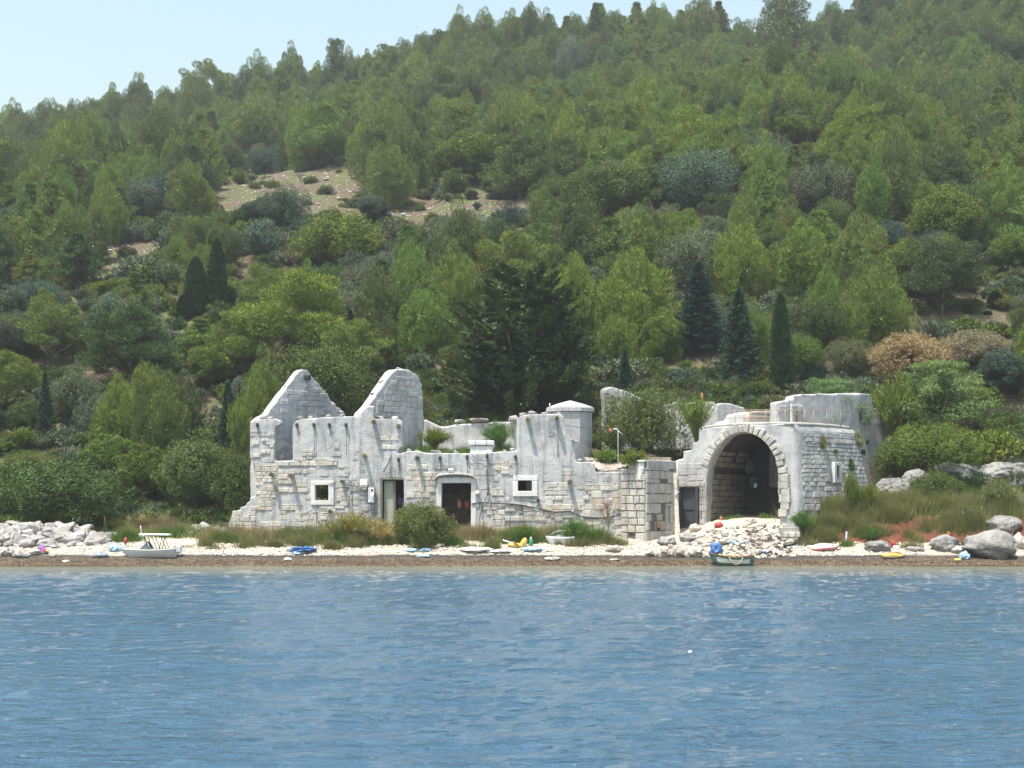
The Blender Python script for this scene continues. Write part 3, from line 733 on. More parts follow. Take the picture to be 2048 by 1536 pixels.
prism('pillar_core', [c0, c1, c2, (c2[0], 77.9), (c0[0], 77.9)], 0.3, CZ + (HY - 937) * .0252, M['joint'], quay)
bq = [290]
Q1b = [(1240, 1086), (1240, 936), (1292, 922), (1292, 1086)]
hq = [(1327, 1013, 1343, 1046)]
for (r, a, b, w0, w1) in [(0, 924, 962, 14, 24)]:
    pass
courses(Q1, 1243, 936, 1291, 1082, 12, 11, 20, M['ashlar'], quay, 0.07, 0.02, 0.04, irregular=.12, budget=bq)
courses(Q2, 1291, 938, 1356, 958, 8.5, 8, 15, M['ashlar'], quay, 0.06, 0.02, 0.035, irregular=.12, budget=bq)
courses(Q2, 1291, 958, 1356, 1086, 9.5, 9, 17, M['ashlar'], quay, 0.06, 0.03, 0.035, holes=hq, irregular=.22, budget=bq)
courses(Q2, 1294, 922, 1352, 937, 15, 14, 20, M['ashlar_grey'], quay, 0.06, 0.0, 0.03, irregular=.02, budget=bq)
# slit window on the right face
frame_piece('slit_surround', Q2, 1329, 1013, 1333, 1045, .10, .2, M['ashlar'], quay); frame_piece('slit_surround', Q2, 1338, 1013, 1342, 1045, .10, .2, M['ashlar'], quay)
frame_piece('slit_surround', Q2, 1329, 1007, 1342, 1012.6, .10, .2, M['ashlar'], quay); frame_piece('slit_pane', Q2, 1333, 1013, 1338, 1045, .02, .1, M['steel'], quay)
# rendered cap with faceted corner + planter ledge
prism('pillar_cap', [(P(1262, 0, 75.4).x, 75.45), (P(1278, 0, 74.7).x, 74.75), (P(1287, 0, 74.6).x, 74.7), (P(1306, 0, 75.5).x, 75.5), (P(1306, 0, 77).x, 77.2), (P(1262, 0, 77).x, 77.2)], CZ + (HY - 960) * .0249, CZ + (HY - 925) * .0249, M['frame'], quay)
prism('pillar_rim', [(P(1260, 0, 75.4).x, 75.40), (P(1278, 0, 74.7).x, 74.68), (P(1288, 0, 74.6).x, 74.63), (P(1308, 0, 75.5).x, 75.45), (P(1308, 0, 77).x, 77.25), (P(1260, 0, 77).x, 77.25)], CZ + (HY - 924.5) * .0249, CZ + (HY - 920) * .0249, M['frame'], quay)
# footing ledge
for a, b in [(1196, 1228), (1229, 1260), (1261, 1290)]: frame_piece('footing_block', Plane(1190, 75.2, 1291, 74.45), a, 1081, b - 1, 1094, 0, .8, M['ashlar'], quay, .03)
for a, b in [(1292, 1312), (1313, 1335), ]: frame_piece('footing_block', Plane(1291, 74.45, 1358, 77.1), a, 1083, b, 1100, 0, .6, M['ashlar'], quay, .03)
tag(wbox('stone_footing_slab', 5.0, 6.5, 74.4, 75.3, .45, .86, M['ashlar'], None, .06), 'low worn stone footing at the foot of the block pillar', 'stone')
t = thing('drain_pipe', 'pale metal drain pipe running down beside the dark metal door', 'pipe')
tubes('pipe_run', [([P(1354, 921, 76.9), P(1355, 940, 76.9), P(1353, 965, 76.8), P(1352, 985, 76.7), P(1354, 997, 76.7)], .05)], M['pipe'], t, 8)
tubes('pipe_branch', [([P(1357, 984, 76.8), P(1353, 986, 76.7), P(1352, 992, 76.65)], .05)], M['pipe'], t, 8)
t = thing('vent_box', 'rusty brown box fixed low on the block pillar below the slit window', 'box', P(1317, 1050, 75.4)); t.rotation_euler.z = math.atan2(Q2.u.y, Q2.u.x)
box('box_body', .30, .16, .26, M['rust'], t, bev=.02); box('box_spout', .2, .1, .12, M['dark'], t, (.03, 0, -.2))

# ---------------------------------------------------------------- arched bastion
bast = thing('arched_bastion', 'rounded stone bastion with a large open barrel vault and a small square window', 'tower')
PA = Plane(1340, 78.2, 1590, 74.8)
portal = [(1353, 1075), (1353, 921), (1356, 919), (1366, 918), (1366, 901), (1384, 900), (1384, 885), (1397, 884), (1397, 869), (1404, 858), (1430, 853), (1497, 849), (1560, 848), (1592, 849), (1592, 1062), (1588, 1075)]
arch = [(1412, 1075), (1413, 1000), (1413, 962), (1417, 935), (1425, 912), (1437, 893), (1452, 878), (1470, 868), (1488, 865), (1506, 868), (1523, 878), (1538, 894), (1549, 913), (1555, 935), (1558, 962), (1554, 985), (1560, 1005), (1562, 1075)]
doorh = [(1357, 1068), (1357, 974), (1398, 974), (1398, 1068)]
portal_o = solid('portal_wall', PA, portal, [arch, doorh], .8, M['gable'], bast, .075, .12, 2.4, 7)
# vault lining behind the arch
nb = -PA.n
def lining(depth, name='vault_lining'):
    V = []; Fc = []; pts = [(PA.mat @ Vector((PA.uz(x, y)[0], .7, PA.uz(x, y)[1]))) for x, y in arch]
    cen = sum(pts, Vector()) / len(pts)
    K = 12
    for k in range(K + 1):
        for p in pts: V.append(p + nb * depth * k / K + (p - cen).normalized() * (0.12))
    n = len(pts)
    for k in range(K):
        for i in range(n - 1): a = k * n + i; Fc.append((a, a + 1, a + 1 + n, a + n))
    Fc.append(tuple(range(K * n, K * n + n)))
    return obj(name, pmesh(name, V, Fc), M['vault_shade'], bast), pts, cen
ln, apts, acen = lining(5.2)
bb = [296]
# voussoirs around the arch
ring = arch[3:15]
L = [Vector((*PA.uz(x, y),)) for x, y in ring]
seg = []
for a, b in zip(L, L[1:]):
    k = 2
    for i in range(k): seg.append(((a.lerp(b, i / k)), a.lerp(b, (i + 1) / k)))
for a, b in seg:
    mid = (a + b) / 2; d = b - a; ang = math.atan2(d.y, d.x); nrm = Vector((-d.y, d.x)).normalized()
    ln_ = rnd.uniform(.32, .50); c = mid + nrm * (ln_ / 2 + .02)
    m4 = on_plane(PA, c.x, c.y, .02) @ Matrix.Rotation(-ang, 4, 'Y')
    stone(M['ashlar'], portal_o, m4, d.length - .035, ln_, .09 * rnd.uniform(.7, 1.4), 'voussoir')
# rough jamb on the right
for i, y in enumerate(range(956, 1040, 14)):
    u, z = PA.uz(1570 + rnd.uniform(-4, 4), y); stone(M['ashlar'], portal_o, on_plane(PA, u, z, .03), rnd.uniform(.45, .6), .38, .12, 'jamb_stone')
courses(PA, 1358, 925, 1408, 962, 11, 12, 26, M['ashlar_grey'], portal_o, .035, .12, .02, clip=portal, budget=bb)
courses(PA, 1399, 975, 1412, 1062, 12, 12, 16, M['ashlar'], portal_o, .04, .1, .03, budget=bb)
courses(PA, 1340, 962, 1410, 974, 11, 12, 20, M['ashlar'], portal_o, .04, .1, .03, budget=bb)
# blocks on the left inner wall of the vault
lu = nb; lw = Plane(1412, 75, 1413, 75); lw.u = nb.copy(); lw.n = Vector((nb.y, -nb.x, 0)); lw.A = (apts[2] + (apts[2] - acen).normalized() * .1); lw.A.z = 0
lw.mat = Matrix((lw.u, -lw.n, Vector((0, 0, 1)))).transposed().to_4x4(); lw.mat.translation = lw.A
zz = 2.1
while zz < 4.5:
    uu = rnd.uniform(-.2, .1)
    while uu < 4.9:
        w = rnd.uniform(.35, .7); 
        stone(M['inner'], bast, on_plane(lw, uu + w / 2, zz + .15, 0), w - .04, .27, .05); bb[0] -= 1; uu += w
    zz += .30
# mosaic of small blocks on the left haunch of the vault
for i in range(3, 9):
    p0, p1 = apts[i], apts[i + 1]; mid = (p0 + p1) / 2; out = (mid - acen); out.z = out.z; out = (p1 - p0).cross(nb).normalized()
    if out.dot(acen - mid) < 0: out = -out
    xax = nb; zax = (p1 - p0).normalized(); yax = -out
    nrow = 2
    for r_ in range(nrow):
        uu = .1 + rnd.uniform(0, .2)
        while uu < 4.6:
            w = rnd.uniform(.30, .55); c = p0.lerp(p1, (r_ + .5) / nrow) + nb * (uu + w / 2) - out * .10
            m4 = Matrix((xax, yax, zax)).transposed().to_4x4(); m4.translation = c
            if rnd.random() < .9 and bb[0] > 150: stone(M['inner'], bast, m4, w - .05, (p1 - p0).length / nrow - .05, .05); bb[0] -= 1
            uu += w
# curved battered outer wall
ZT = CZ + (HY - 849) * 75 / F
Ab = Vector((P(1588, 0, 74.75).x, 74.75)); Bb = Vector((P(1712, 0, 79.6).x, 79.6)); Cb = Vector((16.6, 76.2))
def bplan(s, z):
    s = float(s); z = float(z)
    p = Ab * (1 - s) ** 2 + Cb * 2 * s * (1 - s) + Bb * s * s
    d = (2 * (1 - s) * (Cb - Ab) + 2 * s * (Bb - Cb)).normalized(); nn = Vector((d.y, -d.x))
    bat = (ZT - z) * (.03 + .19 * s)
    top = max(0, z - (ZT - .45)); q = p + nn * (bat - top * top * 1.2 * s)
    return q, d, nn
S, K = 60, 44; V = []; Fc = []
for k in range(K + 1):
    z = 0.9 + (ZT - 0.9) * k / K
    for i in range(S + 1):
        q, d, nn = bplan(i / S, z); j = 0.0; V.append((q.x + nn.x * j, q.y + nn.y * j, z))
for k in range(K):
    for i in range(S): a = k * (S + 1) + i; Fc.append((a, a + 1, a + S + 2, a + S + 1))
base = len(V); ring_top = [K * (S + 1) + i for i in range(S + 1)]
V += [(17.3, 83.0, ZT), (10.0, 83.0, ZT), (P(1402, 0, 77.6).x, 77.6, ZT - .05)]
Fc.append(tuple(ring_top) + (base, base + 1, base + 2))
obj('curved_outer_wall', pmesh('curved_outer_wall', V, Fc, False), M['joint_light'], bast)
PV = []; PF = []
for k in range(23):
    z = 0.9 + (ZT - .35 - .9) * k / 22
    for s_, e in ((-.012, -.2), (-.012, .06), (.03, .065), (.062, .05), (.085, .0)):
        q, d, nn = bplan(s_, z); jj = rnd.uniform(-.012, .012); PV.append((q.x + nn.x * (e + jj), q.y + nn.y * (e + jj), z))
for k in range(22):
    for i in range(4): a = k * 5 + i; PF.append((a, a + 1, a + 6, a + 5))
obj('corner_plaster', pmesh('corner_plaster', PV, PF, True), M['gable'], bast)
PV = []; PF = []
for k in range(4):
    z = ZT - .62 + .2 * k
    for i in range(41): q, d, nn = bplan(i / 40, z); PV.append((q.x + nn.x * (.05 if 0 < k < 3 else .0), q.y + nn.y * (.05 if 0 < k < 3 else 0), z))
for k in range(3):
    for i in range(40): a = k * 41 + i; PF.append((a, a + 1, a + 42, a + 41))
obj('parapet_plaster', pmesh('parapet_plaster', PV, PF, True), M['gable'], bast)
Q, = [[(17.3, 83.0)]]
me_side = pmesh('rear_side_wall', [(*bplan(1, .9)[0], .9), (17.3, 83.0, .9), (17.3, 83.0, ZT), (*bplan(1, ZT)[0], ZT), (10, 83, .9), (10, 83, ZT), (P(1402, 0, 77.6).x, 77.6, .9), (P(1402, 0, 77.6).x, 77.6, ZT - .05)], [(0, 1, 2, 3), (1, 4, 5, 2), (4, 6, 7, 5)])
obj('rear_side_wall', me_side, M['gable'], bast)
# coursed blocks on the curved wall: a full ashlar skin, dark joints
arc = [0.0]
for i in range(200): arc.append(arc[-1] + (bplan((i + 1) / 200, 4)[0] - bplan(i / 200, 4)[0]).length)
def s_of(l): return float(np.interp(l, arc, np.linspace(0, 1, 201)))
LT = arc[-1]; z = 2.55; cnt = 0
rows = []
while z < ZT - .35: h = rnd.uniform(.20, .27) if z > 3.4 else rnd.uniform(.30, .36); rows.append((z, h)); z += h
win = (CZ + (HY - 962) * .0257, CZ + (HY - 929) * .0257)
for (z, h) in rows:
    zc = z + h / 2; l = .38 + rnd.uniform(0, .15) + (0.25 if zc > 5.6 else 0)
    while l < LT - .1 and cnt < 238:
        w = rnd.uniform(.45, .85); w = min(w, LT - l); s = s_of(l + w / 2); q, d, nn = bplan(s, zc)
        pxx = CX + q.x / q.y * F
        if not (1659 < pxx < 1684 and win[0] - .25 < zc < win[1] + .15) and w > .15:
            q2, _, _ = bplan(s, zc + .1); slope = Vector((q2.x - q.x, q2.y - q.y, .1)).normalized()
            xa = Vector((d.x, d.y, 0)); ya = -Vector(xa.cross(slope)) ; ya = slope.cross(xa)
            m4 = Matrix((xa, ya, slope)).transposed().to_4x4(); m4.translation = Vector((q.x, q.y, zc))
            stone(M['ashlar_grey'], bast, m4, w - .045, h - .045, .045 * rnd.uniform(.7, 1.4)); cnt += 1
        l += w
# small window in the curved wall
pw, dw, nw = bplan(s_of(LT * .56), 4.5)
s0 = min(np.linspace(0, 1, 300), key=lambda s: abs(CX + bplan(s, 4.6)[0].x / bplan(s, 4.6)[0].y * F - 1672))
pw, dw, nw = bplan(s0, 4.6); rzw = math.atan2(dw.y, dw.x); zc = sum(win) / 2
for nm, sx, sz, dx, dz, mt, dy in [('window_frame', .20, 1.05, -.27, 0, 'frame', 0), ('window_frame', .20, 1.05, .27, 0, 'frame', 0), ('window_frame', .34, .17, 0, .44, 'frame', 0), ('window_frame', .34, .17, 0, -.44, 'frame', 0), ('window_recess', .34, .72, 0, 0, 'dark', .11)]:
    o = obj(nm, bmm(box_bm(sx, .3, sz, .012), nm), M[mt], bast, (pw.x + dw.x * dx - nw.x * dy, pw.y + dw.y * dx - nw.y * dy, zc + dz), (0, 0, rzw))
# crack lines/ledge under the parapet
for (sa, sb, zz) in [(.12, .45, 5.95), (.48, .8, 5.98)]:
    pts = []
    for k in range(9):
        q, d, nn = bplan(sa + (sb - sa) * k / 8, zz); pts.append(Vector((q.x + nn.x * .05, q.y + nn.y * .05, zz + .02 * math.sin(k * 2.1))))
    tubes('open_joint', [(pts, .03)], M['joint'], bast, 5)
# parapet coping strip, tan
pts = [P(1405, 857, 77.4), P(1430, 852, 77.1), P(1497, 848, 76.2), P(1560, 847, 75.3)] + [Vector((*bplan(s, ZT)[0], ZT + .02)) for s in (0.05, .2, .4, .6, .8, .95)]
tubes('coping_edge', [(pts, .09)], M['ashlar'], bast, 6)

# dark metal door between pillar and arch
t = thing('metal_door', 'dark blue grey metal door between the block pillar and the vault', 'door')
t.matrix_world = PA.mat
for (nm, x0, y0, x1, y1, fr, dp, mt) in [('door_panel', 1362, 978, 1386, 1062, -.22, .06, 'door'), ('door_frame', 1357, 974, 1362, 1064, -.1, .3, 'dark'), ('door_frame', 1386, 974, 1390, 1064, -.12, .25, 'dark'), ('door_frame', 1362, 974, 1386, 978, -.1, .3, 'dark'), ('open_leaf', 1391, 975, 1397, 1062, .06, .3, 'door'), ('door_rail', 1362, 1017, 1386, 1019, -.17, .05, 'dark')]:
    ua, za = PA.uz(x0, y1); ub, zb = PA.uz(x1, y0)
    obj(nm, bmm(box_bm(ub - ua, dp, zb - za, .008, ((ua + ub) / 2, -fr + dp / 2, (za + zb) / 2)), nm), M[mt], t)
wall_line('wall_conduit', [(1399, 979), (1402, 981), (1403, 1010), (1403, 1040)], .02, M['cable'], bast, .05, PA)

# tan railing along the top
rail = thing('railing', 'thin tan metal railing along the top of the bastion', 'railing')
rp = [P(1432, 852, 77.3), P(1470, 850, 76.9), P(1502, 848.5, 76.6), P(1532, 848, 76.4), P(1570, 848, 76.2), P(1609, 848, 76.2), P(1627, 848, 76.4), P(1653, 849, 76.8), P(1681, 849, 77.4), P(1700, 850, 78.2)]
for p in rp: tubes('rail_post', [([p - Vector((0, 0, .2)), p + Vector((0, 0, .72))], .018)], M['rail'], rail, 6)
tubes('top_rail', [([p + Vector((0, 0, .72)) for p in rp], .018)], M['rail'], rail, 6)
tubes('middle_rail', [([p + Vector((0, 0, .36)) for p in rp[:5]], .014)], M['rail'], rail, 6)

# high wall behind the bastion
high = thing('high_side_wall', 'tall grey rendered wall with one slit window rising behind the bastion', 'wall')
PH = Plane(1556, 80.9, 1778, 87.3)
ph = [(1556, 975), (1556, 824), (1557, 803), (1574, 800), (1588, 797), (1588, 790), (1610, 787), (1741, 787), (1745, 799), (1748, 815), (1758, 816), (1760, 840), (1770, 841), (1776, 865), (1779, 935), (1780, 985)]
solid('wall_body', PH, ph, [[(1720, 821), (1726, 821), (1726, 843), (1720, 843)]], .7, M['gable'], high, .09, .10, 2.0, 8)
frame_piece('slit_shutter', PH, 1719.5, 820, 1722, 844, -.2, .2, M['rust'], high)
courses(PH, 1556, 803, 1606, 824, 8, 16, 30, M['ashlar_grey'], high, .06, .3, .03, clip=ph)
t = thing('timber_doorframe', 'small wooden door frame standing against the high grey wall behind the railing', 'doorframe'); t.matrix_world = PH.mat  # a door frame made of timber boards
for (x0, y0, x1, y1) in [(1578, 810, 1600, 813), (1578, 813.5, 1581, 846), (1592, 822, 1595, 846), (1581.5, 828, 1591.5, 830)]:
    ua, za = PH.uz(x0, y1); ub, zb = PH.uz(x1, y0); obj('timber_board', bmm(box_bm(ub - ua, .1, zb - za, .008, ((ua + ub) / 2, -.12, (za + zb) / 2)), 'timber_board'), M['wood'] if y0 > 820 else M['frame'], t)

low = thing('low_house_remains', 'low rendered wall remains with flat tops between the pine bush and the high wall', 'wall')
PL = Plane(1308, 83.4, 1432, 83.4)
solid('wall_body', PL, [(1308, 900), (1308, 812), (1325, 808), (1345, 807), (1352, 801), (1362, 806), (1400, 804), (1428, 803), (1433, 812), (1433, 900)], [], .8, M['stucco'], low, .09, .08, 2.4, 9)
PL2 = Plane(1432, 83.0, 1500, 84.0)
solid('wall_body', PL2, [(1432, 880), (1432, 812), (1440, 806), (1464, 806), (1474, 810), (1488, 814), (1494, 822), (1494, 880)], [], .8, M['gable'], low, .09, .08, 2.4, 10)
PL3 = Plane(1400, 81.8, 1500, 81.8)
solid('wall_body', PL3, [(1432, 880), (1432, 845), (1450, 842), (1456, 830), (1475, 826), (1500, 823), (1502, 880)], [], .5, M['frame'], low, .09, .06, 2.4, 11)
PL4 = Plane(1496, 81.2, 1560, 82.0)
solid('wall_body', PL4, [(1494, 880), (1496, 835), (1501, 824), (1515, 821), (1556, 822), (1556, 880)], [], .5, M['pave'], low, .09, .05, 2.4, 12)
courses(PL4, 1499, 826, 1556, 850, 6, 40, 60, M['pave'], low, .03, .05, .02)
slant = thing('slanting_wall', 'broken wall with a long slanting top and rough stone end behind the pine bush', 'wall')
PT = Plane(1207, 84.2, 1330, 85.6)
pt_ = [(1210, 905), (1210, 800), (1208, 780), (1214, 775), (1224, 773), (1232, 775), (1301, 801), (1330, 811), (1330, 905)]
solid('wall_body', PT, pt_, [], .6, M['gable'], slant, .09, .07, 2.4, 13)
for i, y in enumerate(range(784, 824, 9)):
    u, z = PT.uz(1213 + (i % 2) * 2, y); stone(M['ashlar'], slant, on_plane(PT, u, z, .02), .42, .2, .14, 'end_stone')

# round cistern with low conical roof
cis = thing('round_cistern', 'pale round cistern with a low conical cap behind the tall wall section', 'cistern', (P(1140, 0, 80.5).x, 80.5, 4.2))
def lathe(name, prof, n, mat, parent, loc=(0, 0, 0), smooth=False):
    V = []; Fc = []
    for r, z in prof:
        for k in range(n): a = 2 * math.pi * (k + .5) / n; V.append((r * math.cos(a), r * math.sin(a), z))
    for i in range(len(prof) - 1):
        for k in range(n): k2 = (k + 1) % n; Fc.append((i * n + k, i * n + k2, (i + 1) * n + k2, (i + 1) * n + k))
    Fc += [tuple(range(n))[::-1], tuple(range((len(prof) - 1) * n, len(prof) * n))]
    return obj(name, pmesh(name, V, Fc, smooth), mat, parent, loc)
lathe('cistern_body', [(1.25, 0), (1.25, 3.58)], 8, M['gable'], cis)
lathe('cistern_rim', [(1.36, 3.60), (1.38, 3.62), (1.38, 3.80), (1.33, 3.83)], 8, M['gable'], cis)
lathe('cistern_roof', [(1.33, 3.85), (.75, 4.05), (.12, 4.22), (.05, 4.24)], 8, M['gable'], cis)
tubes('short_pin', [([(-1.1, -.6, 3.8), (-1.1, -.6, 4.05)], .03)], M['pipe'], cis)

# gallows post with a red flower, wire, orange post
t = thing('bracket_post', 'thin pale metal post with a bent arm standing on the terrace before the pine bush', 'post')
b0 = P(1236, 915, 78.0)
tubes('post_shaft', [([b0 - Vector((0, 0, .3)), P(1236, 862, 78), P(1234, 858, 78), P(1226, 858, 78)], .03)], M['pipe'], t)
tubes('brace', [([P(1236, 862, 78), P(1246, 869, 78)], .018)], M['pipe'], t)
tubes('washing_line', [([P(1130, 850, 77.2), P(1160, 855, 77.5), P(1195, 857.5, 77.8), P(1226, 858.5, 78)], .012)], M['cable'], t, 4)
o = obj('red_bunting', ico('red_bunting', 3, .09, .08, .10, .5, 3, 4), M['orange'], None, P(1221, 861, 78)); tag(o, 'small orange red cloth hung on the bent arm of the terrace post', 'cloth')
t = tubes('orange_post', [([P(1404, 812, 82.6), P(1404, 786, 82.6)], .055)], M['orange'], None, 8); tag(t, 'short orange post standing on the low wall by the blue green spruces', 'post')

# timber deck and steps on the terrace
deck = thing('timber_deck', 'sagging brown timber deck on the terrace beside the wall stub', 'deck')
for i in range(9):
    a = P(1172 + i * 9, 915 + i * 1.0, 79.2); b = P(1190 + i * 8.2, 942 - abs(i - 3) * 2.0, 77.0)
    d = b - a; m = (a + b) / 2; o = obj('plank', bmm(box_bm(.23, d.length, .05, .01), 'plank'), M['pave'], deck, m); o.rotation_euler = d.to_track_quat('Y', 'Z').to_euler()
steps = thing('terrace_steps', 'wide shallow weathered steps above the pillar wall on the terrace', 'steps')
for i in range(5):
    z0 = 4.55 + i * .17; y0 = 76.9 + i * .55
    wbox('step', 5.0 + (.2 * i), 8.4, y0, y0 + .6, z0 - .3, z0 + .12, M['pave'] if i % 2 else M['wood'], steps, .02)

for (pn, mn), L_ in OVER.items():
    V = []; Fc = []
    for v_, f_ in L_:
        b_ = len(V); V += v_; Fc += [tuple(i + b_ for i in q) for q in f_]
    tag(obj('worn_stonework', pmesh('worn_stonework', V, Fc), bpy.data.materials[mn], bpy.data.objects[pn]), kind='stuff')
# ---------------------------------------------------------------- foliage generators (real size, then scaled)
UP = np.array([0, 0, 1.0])
def nrm(v): return v / (np.linalg.norm(v, axis=1, keepdims=True) + 1e-9)

def blades(Pb, D, L, W, rng, face=None):
    n = len(Pb); s = nrm(np.cross(D, rng.normal(size=(n, 3)) if face is None else face + rng.normal(size=(n, 3)) * .3)) * (W * .5)[:, None]
    V = np.empty((n, 3, 3)); V[:, 0] = Pb - s; V[:, 1] = Pb + s; V[:, 2] = Pb + D * L[:, None]
    return V.reshape(-1, 3)

def lobes(rng, Ls, per, up=0.8, L=.35, W=.09, shell=.45, noise=.5):
    """Ls: list of (centre, radii(3), density factor)"""
    out = []
    for c, r, k in Ls:
        n = int(per * k); v = nrm(rng.normal(size=(n, 3))); rho = shell + (1 - shell) * rng.random(n) ** .5
        p = np.array(c) + v * np.array(r) * rho[:, None]
        D = nrm(v * .9 + UP * up * .55 + rng.normal(size=(n, 3)) * noise)
        out.append(blades(p, D, L * rng.uniform(.6, 1.3, n), W * rng.uniform(.7, 1.3, n), rng, v * .8 + UP * .7))
    return out

def fmesh(name, parts):
    V = np.concatenate(parts); return npmesh(name, V, np.arange(len(V)).reshape(-1, 3))

def crown_fill(rng, H, Rr, z0, n, L=.6, W=.3, f=.75):
    v = nrm(rng.normal(size=(n, 3))); rho = rng.random(n) ** .4 * f
    cz = (z0 + H) / 2; p = v * np.array([Rr, Rr, (H - z0) / 2]) * rho[:, None] + np.array([0, 0, cz])
    return [blades(p, nrm(rng.normal(size=(n, 3)) + UP * .4), L * rng.uniform(.7, 1.3, n), W * rng.uniform(.7, 1.3, n), rng)]

def trunk(name, H, r0, limbs, rng, lean=.3):
    pts = [Vector((lean * math.sin(i * .9) * i / 6, lean * math.cos(i * 1.3) * i / 6, -0.5 + (H + .5) * i / 7)) for i in range(8)]
    lst = [(pts, [r0 * (1 - i / 9) for i in range(8)])]
    for c in limbs:
        c = Vector(c); k = max(1, min(5, int(7 * (c.z * .55) / H))); a = pts[k]
        m = a.lerp(c, .5) + Vector((0, 0, -.1 * (c - a).length)); lst.append(([a, m, c], [r0 * .4, r0 * .25, r0 * .08]))
    V = []; Fc = []
    for p, r in lst:
        v, f = tube_data(p, r, 5); o = len(V); V += v; Fc += [tuple(i + o for i in q) for q in f]
    return pmesh(name, V, Fc, True)

def pine_up(seed, H=7, Rr=3.0, n=46, z0=.10, per=640, peaks=3, egg=.5):
    """irregular brushy crown: big separate lobes with deep gaps, tufts pointing up"""
    rng = np.random.default_rng(seed); pk = [(rng.uniform(0, 6.28), rng.uniform(.05, .25)) for _ in range(peaks)]; Ls = []; limbs = []
    for i in range(n):
        t = (i + .5) / n; a = i * 2.39996 + rng.normal() * .4; rr = Rr * (math.sin(math.pi * (t * .84 + .15)) ** .6) * rng.uniform(.30, .92)
        z = H * (z0 + (.92 - z0) * t ** .9); z *= 1 + sum(h * max(0, math.cos(a - b)) ** 3 * t for b, h in pk) - .06
        s = Rr * rng.uniform(.19, .34) * (1.1 - .4 * t); Ls.append(((rr * math.cos(a), rr * math.sin(a), z), (s, s, s * rng.uniform(1.3, 2.2)), (s / Rr / .27) ** 1.5))
        if i % 3 == 0: limbs.append(Ls[-1][0])
    parts = lobes(rng, Ls, per, 2.2, .26, .05, .6, .35) + crown_fill(rng, H * .9, Rr * .8, H * z0, 1500, .5, .28, .7)
    return fmesh('pine_crown', parts), trunk('pine_trunk', H * .85, .17, limbs, rng)

def pine_pad(seed, H=7, Rr=3.3, n=15, per=1300):
    """spreading pine: flat overlapping pads of needles carried on long bare limbs"""
    rng = np.random.default_rng(seed); Ls = []; limbs = []
    for i in range(n):
        t = (i + .5) / n; a = i * 2.39996 + rng.normal() * .4; z = H * (.34 + .60 * t); rr = Rr * (1 - t ** 2.2) ** .5 * rng.uniform(.45, .85)
        s = Rr * rng.uniform(.36, .56) * (1.05 - .3 * t); c = (rr * math.cos(a), rr * math.sin(a), z)
        Ls.append((c, (s, s, s * rng.uniform(.34, .50)), (s / Rr / .45) ** 1.8))
        for q in range(2): e = rng.normal(size=3) * s * .55; Ls.append(((c[0] + e[0], c[1] + e[1], c[2] + abs(e[2]) * .4), (s * .5, s * .5, s * .3), .35))
        limbs.append(c)
    return fmesh('pine_crown', lobes(rng, Ls, per, 1.2, .24, .05, .55, .45)), trunk('pine_trunk', H * .85, .18, limbs, rng, .5)

def pine_layer(seed, H=8, Rr=3.2, tiers=8, z0=.22, per=150, flat=.32, droop=0.0, L=.28, W=.07, taper=.85, up=.9):
    rng = np.random.default_rng(seed); Ls = []; limbs = []
    for t in range(tiers):
        f = t / (tiers - 1); z = H * (z0 + (.97 - z0) * f); nb_ = int(rng.integers(5, 8)) if f < .8 else 4
        ph = rng.uniform(0, 6.28)
        for b in range(nb_):
            a = ph + 6.283 * b / nb_ + rng.normal() * .25; ln = Rr * (1 - taper * f ** 1.3) * rng.uniform(.65, 1.15) + .12
            for q in (.35, .62, .86, 1.0):
                s = Rr * (.24 - .10 * q) * (1.15 - .4 * f) * rng.uniform(.8, 1.25)
                zz = z + ln * (.16 * q * q - droop * q) + rng.normal() * .08
                Ls.append(((ln * q * math.cos(a), ln * q * math.sin(a), zz), (s * 1.35, s * 1.35, s * flat * 2.4), .8))
            if f < .8: limbs.append(Ls[-1][0])
    Ls.append(((0, 0, H * .97), (.18, .18, .45), .5))
    parts = lobes(rng, Ls, per, up, L, W)
    n = 900; p = nrm(rng.normal(size=(n, 3))) * (rng.random(n) ** .5)[:, None]
    p = np.stack([p[:, 0] * Rr * .5, p[:, 1] * Rr * .5, H * (z0 + (1 - z0) * (p[:, 2] * .5 + .5) * .9)], -1); sc = 1 - .6 * (p[:, 2] / H)
    p[:, 0] *= sc; p[:, 1] *= sc; parts += [blades(p, nrm(rng.normal(size=(n, 3))), np.full(n, .5), np.full(n, .25), rng)]
    return fmesh('layered_crown', parts), trunk('pine_trunk', H * .9, .16, limbs[:26], rng, .15)

def round_tree(seed, H=6, Rr=3.0, n=46, z0=.12, per=520, L=.14, W=.085, lump=.30, flat=1.0):
    rng = np.random.default_rng(seed); Ls = []; limbs = []; sq = (rng.uniform(.8, 1.2), rng.uniform(.8, 1.2)); off = rng.uniform(0, 6.28)
    for i in range(n):
        t = (i + .5) / n; phi = math.acos(1 - 2 * t * .96); a = i * 2.39996 + rng.normal() * .3; k = rng.uniform(.6, .98) * (1 + .18 * math.cos(2 * a + off))
        c = (Rr * k * math.sin(phi) * math.cos(a) * sq[0], Rr * k * math.sin(phi) * math.sin(a) * sq[1], H * (z0 + (1 - z0) * (.5 + .46 * k * math.cos(phi))))
        s = Rr * lump * rng.uniform(.7, 1.25); Ls.append((c, (s, s, s * .8 * flat), 1))
        if i % 6 == 0: limbs.append(c)
    parts = lobes(rng, Ls, per, .35, L, W, .6, .9) + crown_fill(rng, H, Rr * .9, H * z0, 1300, .45, .3, .7)
    return fmesh('leafy_crown', parts), trunk('tree_trunk', H * .7, .15, limbs, rng)

